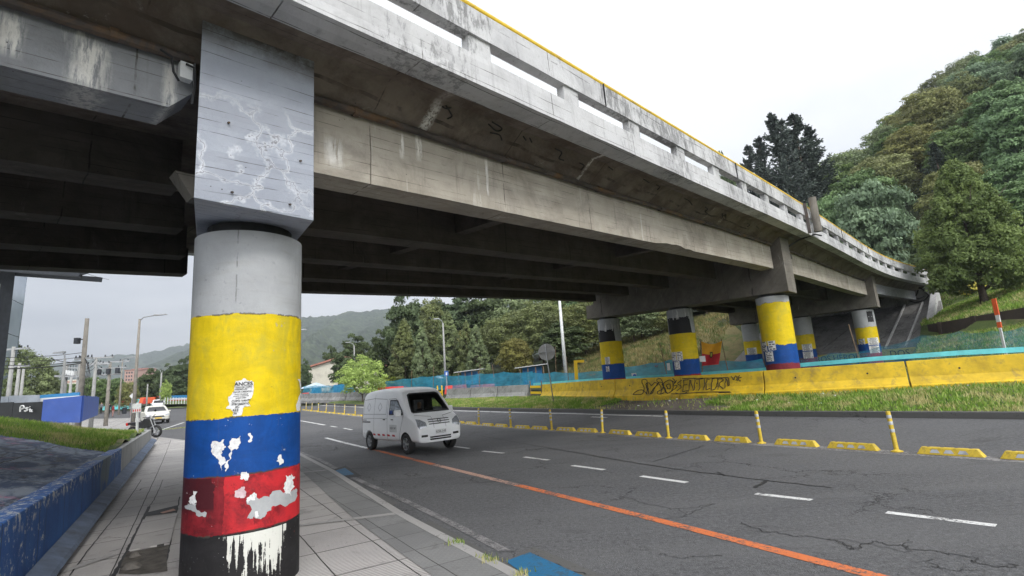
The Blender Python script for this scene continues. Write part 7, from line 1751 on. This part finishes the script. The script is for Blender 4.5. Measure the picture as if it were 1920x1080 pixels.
# ---------------------------------------------------------------- left background
# glass tower with a dark steel billboard in front
tw = empty('glass_tower', 'tall mirror glass office tower at the left edge', 'tower'); 
a = hdep(-40, 742, 46); b_ = hdep(20, 742, 46)
mb = MB(); base = [(a[0] - 14, a[1] - 6), (b_[0] - 1.4, b_[1] - 3), (b_[0] * 1.16, b_[1] * 1.16), (a[0] - 14, a[1] + 12)]; top = [(p[0] + (.9 if i in (1, 2) else 0), p[1] - .3) for i, p in enumerate(base)]
mb.add([(x, y, 0) for x, y in base] + [(x, y, 26) for x, y in top], [(3, 2, 1, 0), (4, 5, 6, 7), (0, 1, 5, 4), (1, 2, 6, 5), (2, 3, 7, 6), (3, 0, 4, 7)]); mb.build('glass_walls', MT['facade_glass'], tw)
for x0, mt in ((.985, 'facade_grey'), (.90, 'steel_dark')):
    bx = [base[0][0] + (base[1][0] - base[0][0]) * (x0 - .03), base[0][1] + (base[1][1] - base[0][1]) * (x0 - .03)]; mb = MB(); mb.bar((bx[0], bx[1] - .12, 0), (bx[0] + .9 * x0, bx[1] - .42, 26), .9 if mt == 'facade_grey' else .35, .2); mb.build('pilaster', MT[mt], tw)
bb = empty('billboard', 'dark steel billboard frame seen from below at the left edge', 'billboard'); D_ = 22
p0, p1 = hdep(-60, 500, D_), hdep(152, 515, D_); 
for k, (dz, dy) in enumerate([(0, 0), (.55, 0), (0, 1.1), (.55, 1.1)]): mb = MB(); mb.bar(tuple(p0 + (0, dy, dz)), tuple(p1 + (0, dy, dz)), .16, .22); mb.build('chord', MT['steel_dark'], bb)
for k in range(9): q = p0 + (p1 - p0) * k / 8; mb = MB(); mb.bar(tuple(q), tuple(q + (0, 1.1, .55)), .08); mb.bar(tuple(q), tuple(q + (0, 0, .6)), .1); mb.build('strut', MT['steel_dark'], bb)
mb = MB(); mb.box(p0[0], p1[0] - .5, p0[1] + .5, p0[1] + .62, p0[2] + .3, p0[2] + 4.2); mb.build('panel', MT['steel_dark'], bb)
mb = MB(); q = hdep(-26, 600, D_); mb.box(q[0] - .6, q[0] + .15, q[1], q[1] + .9, 0, p0[2]); mb.build('mast', MT['steel_dark'], bb)
for k in range(14): z = 1 + k * .5; mb = MB(); mb.bar((q[0] + .2, q[1] - .05, z), (q[0] + .45, q[1] - .05, z + .0), .04); mb.build('rung', MT['steel_grey'], bb)
mb = MB(); mb.bar((q[0] + .45, q[1] - .05, .5), (q[0] + .45, q[1] - .05, 7.7), .05); mb.build('ladder_rail', MT['steel_grey'], bb)
# utility poles and wires
def upole(label, xt, yt, xb, yb, D, r_=.14, mat='pole_light', arms=(), name='utility_pole'):
    tp = gp(xt, yt, D); zb_ = RH(tp[0], tp[1]); t = empty(name, label, 'utility pole', (tp[0], tp[1], zb_)); Hh = tp[2] - zb_; mb = MB(); b_ = gp(xb, yb, D); dx = (b_[0] - tp[0]); mb.tube([(dx * .0, 0, -.3), (0, 0, Hh)], [r_ * 1.25, r_ * .75], 10); mb.build('shaft', MT[mat], t, smooth=True)
    for z, w_, ang in arms:
        mb = MB(); mb.bar((-w_ * math.cos(ang), -w_ * math.sin(ang), Hh - z), (w_ * math.cos(ang), w_ * math.sin(ang), Hh - z), .10); c = mb.build('cross_arm', MT['steel_grey'], t)
        for k in (-.9, -.5, .5, .9): mb = MB(); mb.lathe([(0, 0), (.03, 0), (.045, .04), (.025, .08), (.04, .12), (0, .15)], 8, c=(k * w_ * math.cos(ang), k * w_ * math.sin(ang), Hh - z + .05)); mb.build('insulator', MT['steel_dark'], c)
    return t, Hh
t1, h1 = upole('thickest concrete utility pole rising behind the blue hoarding', 163.5, 597, 154, 741, 29, .135, 'pole_concrete', [(2.3, .5, 0)])
mb = MB(); mb.lathe([(0, 0), (.16, .02), (.16, .34), (0, .36)], 12, c=(-.42, -.05, h1 - 1.45)); mb.bar((0, 0, h1 - 1.2), (-.42, 0, h1 - 1.2), .06); mb.build('junction_can', MT['steel_dark'], t1)
for k in range(4): 
    mb = MB(); x = .26 + .05 * k; mb.tube([(.15, -.1, h1 - 2.3), (x + .12, -.1, h1 - 2.6 - .2 * k), (x, -.1, h1 - 3.6 - .3 * k), (.2, -.1, 1.0)], .012, 5); mb.build('hanging_cable', MT['wire'], t1)
t2, h2 = upole('pale pole with a wide cross-arm right of the thick concrete pole', 180.5, 671, 177, 736, 36, .12, 'pole_light', [(0.0, 1.1, .2), (.45, .9, .2)])
t3, h3 = upole('pole crowded with cross-arms and boxes, above the pedestrians', 207, 679, 202, 758, 42, .13, 'pole_concrete', [(0.0, 1.5, .1), (.5, 1.3, .1), (1.0, .9, .1)])
for k in (-1, 0, 1): mb = MB(); mb.lathe([(0, 0), (.16, 0), (.16, .4), (0, .45)], 10, c=(k * .75, -.15, h3 - .95)); mb.build('transformer_can', MT['steel_dark'], t3)
upole('pale pole with a long cross-arm in front of the glass tower', 26, 650, 19, 742, 31, .12, 'pole_light', [(.15, .95, 0)]); upole('left of two short pale poles before the dark tree', 37, 681, 31, 745, 34, .11, 'pole_light', [(.2, .7, 0)]); upole('right of two short pale poles, leaning before the dark tree', 44.5, 691, 37, 745, 36, .10, 'pole_light')
upole('thin pole low among the trees behind the grey hoarding', 66, 715, 66, 745, 60, .1); upole('slender far pole right of the tall street lamp', 277, 720, 277, 745, 80, .12); upole('thin light pole behind the transformer stand', 148, 690, 146, 735, 40, .1); upole('low pole close right of the transformer stand', 134, 705, 133, 740, 44, .12)
ts = empty('transformer_stand', 'transformer platform with white boxes between two poles behind the hoarding', 'transformer'); D_ = 33
c0, c1 = gp(120, 703, D_), gp(152, 707, D_)
for c in (c0 + (.1, 0, 0), c1 - (.1, 0, 0)): mb = MB(); zt_ = gp(130, 683, D_)[2]; mb.tube([(c[0], c[1], 0), (c[0], c[1], zt_)], .12, 8); mb.build('post', MT['pole_light'], ts)
mb = MB(); mb.bar(tuple(c0 - (.4, 0, .05)), tuple(c1 + (.3, 0, 0)), .5, .12); mb.build('platform', MT['steel_grey'], ts)
for k in range(3): q = c0 + (c1 - c0) * (.22 + .2 * k); mb = MB(); mb.box(q[0] - .1, q[0] + .1, q[1] - .2, q[1] + .2, q[2] + .04, q[2] + .32); mb.build('white_box', MT['steel_white'], ts, bevel=.02)
for z_ in (683, 690): a, b_ = gp(118, z_, D_), gp(153, z_, D_); mb = MB(); mb.bar(tuple(a), tuple(b_), .08); mb.build('cross_arm', MT['steel_grey'], ts)
for k in range(6): a = gp(122 + 5.2 * k, 684, D_); mb = MB(); mb.tube([tuple(a), tuple(a - (0, 0, .12)), tuple(a + (.05, 0, -.55))], .015, 5); mb.build('dropper', MT['wire'], ts)
def wire(label, a, b_, sag, r_=.014, grp='overhead wires'):
    P_ = [np.array(a) + (np.array(b_) - np.array(a)) * t - np.array([0, 0, sag * 4 * t * (1 - t)]) for t in np.linspace(0, 1, 14)]; mb = MB(); mb.tube([tuple(p) for p in P_], r_, 5); tag(mb.build('overhead_wire', MT['wire']), label, 'wire', grp)
A0 = t1.location; top1 = lambda z: (A0.x, A0.y, A0.z + h1 - z)
wl_l = ['topmost wire', 'second wire', 'third wire', 'lowest thick wire']
for k, (z, x, y) in enumerate([(1.95, -60, 668), (2.2, -60, 676), (2.45, -60, 682), (2.55, -60, 690)]): wire('%s running left from the thick concrete pole' % wl_l[k], top1(z), gp(x, y, 26), .15, .016 if k < 3 else .03)
wire('wire slanting down from the thick concrete pole to the pale lamp', top1(2.5), gp(95, 672, 27), .1, .02); wire('short wire crossing the sky beside the billboard', gp(150, 508, 24), gp(204, 524, 30), .05, .01)
for k in range(4): wire(['upper', 'second', 'third', 'lowest'][k] + ' wire from the crowded pole towards the pale pole', (t3.location.x, t3.location.y, t3.location.z + h3 - .3 * k), (t2.location.x, t2.location.y, t2.location.z + h2 - .25 * k), .35, .015)
for k in range(3): wire(['upper', 'middle', 'lower'][k] + ' wire from the pale cross-arm pole to the transformer stand', (t2.location.x, t2.location.y, t2.location.z + h2 - .3 * k), tuple(gp(150, 684 + k * 3, 33)), .3, .015)
# hoardings
def hoard(label, pts, yb, mat, D0, D1, h=None, name='hoarding', strips=None):
    (x0, y0), (x1, y1) = pts; a, b_ = gp(x0, y0, D0), gp(x1, y1, D1); za, zb_ = gp(x0, yb[0], D0)[2], gp(x1, yb[1], D1)[2]; t = empty(name, label, 'hoarding', (a[0], a[1], min(za, zb_)))
    n_ = max(1, int(np.linalg.norm((b_ - a)[:2]) / 1.3)); o_ = np.array([a[0], a[1], min(za, zb_)])
    for k in range(n_):
        p, q = a + (b_ - a) * (k / n_), a + (b_ - a) * ((k + .985) / n_); zp = za + (zb_ - za) * k / n_; zq = za + (zb_ - za) * (k + .985) / n_; j = rnd.uniform(-.03, .03)
        mb = MB(); mb.hexa([tuple(np.array([p[0], p[1], zp]) - o_), tuple(np.array([q[0], q[1], zq]) - o_), tuple(np.array([q[0], q[1] + .06, zq]) - o_), tuple(np.array([p[0], p[1] + .06, zp]) - o_), tuple(np.array([p[0], p[1], p[2] + j]) - o_), tuple(np.array([q[0], q[1], q[2] + j]) - o_), tuple(np.array([q[0], q[1] + .06, q[2] + j]) - o_), tuple(np.array([p[0], p[1] + .06, p[2] + j]) - o_)]); mb.build('panel', MT[mat], t)
    return t
hoard('weathered grey hoarding panels at the left above the grass bank', ((-40, 744), (74, 740.5)), (759, 754), 'hoarding_grey', 25, 25)
hb2 = hoard('black lower hoarding with white sprayed letters at the left', ((-30, 757), (81, 752)), (790, 790), 'hoarding_black', 24.6, 24.4)
hoard('upper sky blue hoarding strip behind the dark blue one', ((73, 740), (150, 734.5)), (747, 742), 'hoarding_sky', 25.4, 26); hoard('white hoarding strip under the sky blue one', ((73, 747), (150, 741.5)), (753, 750), 'hoarding_white', 25.2, 25.8)
hoard('long royal blue hoarding above the grass bank', ((81, 750.5), (155, 743)), (792, 792), 'hoarding_blue', 24.2, 25); hoard('end of the blue hoarding turning away, stained pinkish', ((156, 742.5), (185, 744.5)), (790, 778), 'hoarding_blue', 25, 37)
for st_ in [[(40, 772), (41, 762), (46, 761), (47, 765), (42, 767)], [(55, 764), (50, 765), (54, 768), (51, 771), (48, 770)], [(58, 766), (59, 772)], [(62, 768), (60, 770), (63, 772)], [(58, 762.5), (58.6, 763)]]:
    P3 = [tuple(gp(a_, b2, 24.36) - np.array([0, .06, 0]) - np.array(hb2.location)) for a_, b2 in smooth_line([np.array(p, float) for p in st_], 4)]; mb = MB(); mb.tube(P3, .032, 5); mb.build('sprayed_letter', MT['steel_white'], hb2)
# white notice on a post by the wall end
nb = empty('notice_post', 'white post with a white and red notice at the end of the grass bank', 'sign'); D_ = 19.5; a, b_ = gp(257.5, 812, D_), gp(258, 755, D_)
mb = MB(); mb.bar(tuple(a - (0, 0, .3)), tuple(b_), .06); mb.build('post', MT['steel_white'], nb); a, b_ = gp(250, 757, D_), gp(266, 764.5, D_); mb = MB(); mb.box(a[0], b_[0], a[1] - .05, a[1] - .035, b_[2], a[2]); mb.build('upper_panel', MT['steel_white'], nb)
a, b_ = gp(250.5, 766, D_), gp(266, 772.5, D_); mb = MB(); mb.box(a[0], b_[0], a[1] - .05, a[1] - .035, b_[2], a[2]); lp_ = mb.build('lower_panel', MT['steel_white'], nb)
for k in range(4): mb = MB(); x = a[0] + (b_[0] - a[0]) * (.06 + .25 * k); mb.box(x, x + (b_[0] - a[0]) * .12, a[1] - .056, a[1] - .051, b_[2] + .03, a[2] - .03); mb.build('red_mark', MT['sticker_red'], lp_)
dm = empty('diamond_sign', 'white diamond-shaped sign beside the tall street lamp', 'sign'); c = gp(247.5, 742.5, 46); s_ = .24
mb = MB(); mb.add([(c[0], c[1], c[2] - s_ * 1.0), (c[0] + s_, c[1], c[2]), (c[0], c[1], c[2] + s_), (c[0] - s_, c[1], c[2])], [(0, 1, 2, 3)]); mb.add([(c[0], c[1] + .02, c[2] - s_), (c[0] + s_, c[1] + .02, c[2]), (c[0], c[1] + .02, c[2] + s_), (c[0] - s_, c[1] + .02, c[2])], [(3, 2, 1, 0)]); mb.build('plate', MT['steel_white'], dm, fix=False); mb = MB(); mb.bar((c[0], c[1] + .05, .3), (c[0], c[1] + .05, c[2] + .1), .06); mb.build('pole', MT['steel_grey'], dm)
# pedestrians
def ped(px, py, D, **k):
    P_ = hdep(px, py, D); z = P_[2]; return standing('person', loc=(P_[0], P_[1], z), **k)
ped(203, 782, 64, label='pedestrian in black with a dark backpack walking away past the blue hoarding', rz=R(110), top='cloth_black', bottom='cloth_black', bag='cloth_black')
ped(211, 782, 66, label='person in red beside the pedestrian in black', rz=R(70), top='cloth_red', bottom='cloth_pink', stride=.1, sc=.9)
ped(246, 780.5, 58, label='person in pinkish trousers standing left of the tall street lamp', rz=R(-80), top='cloth_grey', bottom='cloth_pink', stride=.06); ped(189, 776, 76, label='person in grey sitting by a motorbike at the hoarding corner', rz=R(-60), top='cloth_grey', bottom='cloth_black', stride=.1, sc=.95)
# far junction: orange and red plastic barriers, banner fence, pink flats
for i, (x, y, D, m_) in enumerate([(270, 756, 92, 'orange_plastic'), (277, 757, 90, 'red_plastic'), (283, 756, 90, 'orange_plastic'), (262, 757, 94, 'red_plastic'), (238, 760, 80, 'red_plastic'), (290, 745, 100, 'orange_plastic'), (303, 745, 100, 'orange_plastic'), (286, 748, 104, 'red_plastic')]):
    a = gp(x, y, D); t = empty('water_barrier', ['orange barrier left of the white utility vehicle', 'red barrier close to the white utility vehicle', 'orange barrier behind the white utility vehicle', 'red barrier beyond the diamond sign', 'small red barrier behind the pedestrians', 'orange panel above the white utility vehicle', 'orange panel before the small yellow green tree', 'far red panel among the orange ones'][i], 'plastic barrier', (a[0], a[1], a[2])); mb = MB(); mb.hexa([(-.8, -.3, 0), (.8, -.3, 0), (.8, .3, 0), (-.8, .3, 0), (-.7, -.1, 1.0), (.7, -.1, 1.0), (.7, .1, 1.0), (-.7, .1, 1.0)]); mb.build('body', MT[m_], t, bevel=.05)
def banner(label, x0, x1, y0a, y0b, h, D, mat):
    a, b_ = gp(x0, y0a, D), gp(x1, y0b, D - 3); mb = MB(); mb.hexa([tuple(a - (0, 0, h)), tuple(b_ - (0, 0, h)), tuple(b_ + (0, .05, -h)), tuple(a + (0, .05, -h)), tuple(a), tuple(b_), tuple(b_ + (0, .05, 0)), tuple(a + (0, .05, 0))]); tag(mb.build('banner_fence', MT[mat]), label, 'banner')
banner('sky blue upper band of the far banner fence', 314, 420, 742, 738, .55, 88, 'hoarding_sky'); banner('white middle band of the far banner fence', 314, 420, 747, 743.5, .35, 87.8, 'hoarding_white'); banner('red lower band of the far banner fence', 314, 420, 750, 747, .45, 87.6, 'red_plastic')
banner('teal site fence beyond the pedestrians', 190, 262, 753, 748, 1.6, 96, 'teal_tarp')
for i in range(9):
    x = 309 + i * 5.2; a = gp(x, 757.5, 74); mb = MB(); mb.bar(tuple(a), tuple(a + (0, 0, .9)), .09); tag(mb.build('white_bollard', MT['steel_white']), 'white bollard in the row along the far grass median', 'bollard', 'white bollards along the far grass median')
vz = [tuple(gp(x, y, D)) for x, y, D in [(305, 758, 78), (440, 756, 70), (440, 749, 84), (310, 750, 90)]]
mb = MB(); mb.add(vz, [(0, 1, 2, 3)]); tag(mb.build('median_grass', MT['grass_ground'], fix=False), kind='structure')
for i, (x0, x1, y0, y1, D) in enumerate([(234, 250, 695, 716, 420), (248, 262, 693, 714, 430), (260, 274, 692, 710, 440)]):
    a, b_ = gp(x0, y0, D), gp(x1, y1, D); t = empty('apartment_block', ['left', 'middle', 'right'][i] + ' of the pink brick apartment blocks on the foot of the mountain', 'apartment block', (a[0], a[1], b_[2])); W_, Hh = b_[0] - a[0], a[2] - b_[2]
    mb = MB(); mb.box(0, W_, 0, 12, -12, Hh); mb.build('walls', MT['brick_pale'], t); mb = MB(); mb.box(-.4, W_ + .4, -.4, 12.4, Hh, Hh + .5); mb.build('roof', MT['roof_tile'], t)
    for r_ in range(3):
        for c_ in range(3): mb = MB(); mb.box(W_ * (.15 + .28 * c_), W_ * (.3 + .28 * c_), -.05, -.001, Hh * (.12 + .3 * r_), Hh * (.28 + .3 * r_)); mb.build('window', MT['glass_dark'], t)
a, b_ = gp(121, 713, 130), gp(150, 738, 130); t = empty('apartment_block', 'cream apartment block seen through the transformer stand', 'apartment block', (a[0], a[1], b_[2])); W_, Hh = b_[0] - a[0], a[2] - b_[2]
mb = MB(); mb.box(0, W_, 0, 8, -3, Hh); mb.build('walls', MT['wall_cream'], t)
for r_ in range(4): mb = MB(); mb.box(W_ * .1, W_ * .9, -.05, -.001, Hh * (.08 + .24 * r_), Hh * (.2 + .24 * r_)); mb.build('window_band', MT['brick_pale'], t)
# litter bin by the lamp, weeds in the kerb
a = gp(233, 776, 60); mb = MB(); mb.lathe([(0, 0), (.2, 0), (.24, .7), (0, .72)], 12, c=tuple(a)); tag(mb.build('litter_bin', MT['steel_dark']), 'small dark litter bin on the plaza', 'litter bin')
pts = []
for x, y, n_, sp_2 in [(853, 1018, 60, .05), (921, 1050, 70, .05), (905, 1045, 30, .04), (975, 1078, 40, .05), (985, 1074, 20, .04)]:
    c = atz(x, y, .1)
    for _ in range(n_): pts.append((c[0] + rnd.gauss(0, sp_2), c[1] + rnd.gauss(0, sp_2), .09))
c = onroad(335, 806)
for _ in range(500): pts.append((c[0] + rnd.gauss(0, .5), c[1] + rnd.gauss(0, .5), RH(c[0], c[1]) + .1))
blade_field('weeds', pts, .02, .07, .012, 'grass_blades', 'weeds growing in the kerb joints')
# pebbles and litter along the verge
for i in range(26):
    u = rnd.uniform(2, 24); t = rnd.uniform(.1, .95); a, b_ = vfar(u) + .12, vbar(u); x, y = xy(u, a + (b_ - a) * t)
    rock('litter_flake', (x, y, verge_z(u, t) + .03), rnd.uniform(.02, .06), rnd.uniform(.02, .05), .02, 'paper', 'small pale scrap of litter on the grass verge', 'litter', i, 'litter scraps on the verge')
mb = MB(); zl = -60.0
mb.box(-2750, 2750, -900, 2750, zl, 620); hz = mb.build('haze', MT['haze']); tag(hz, kind='stuff')
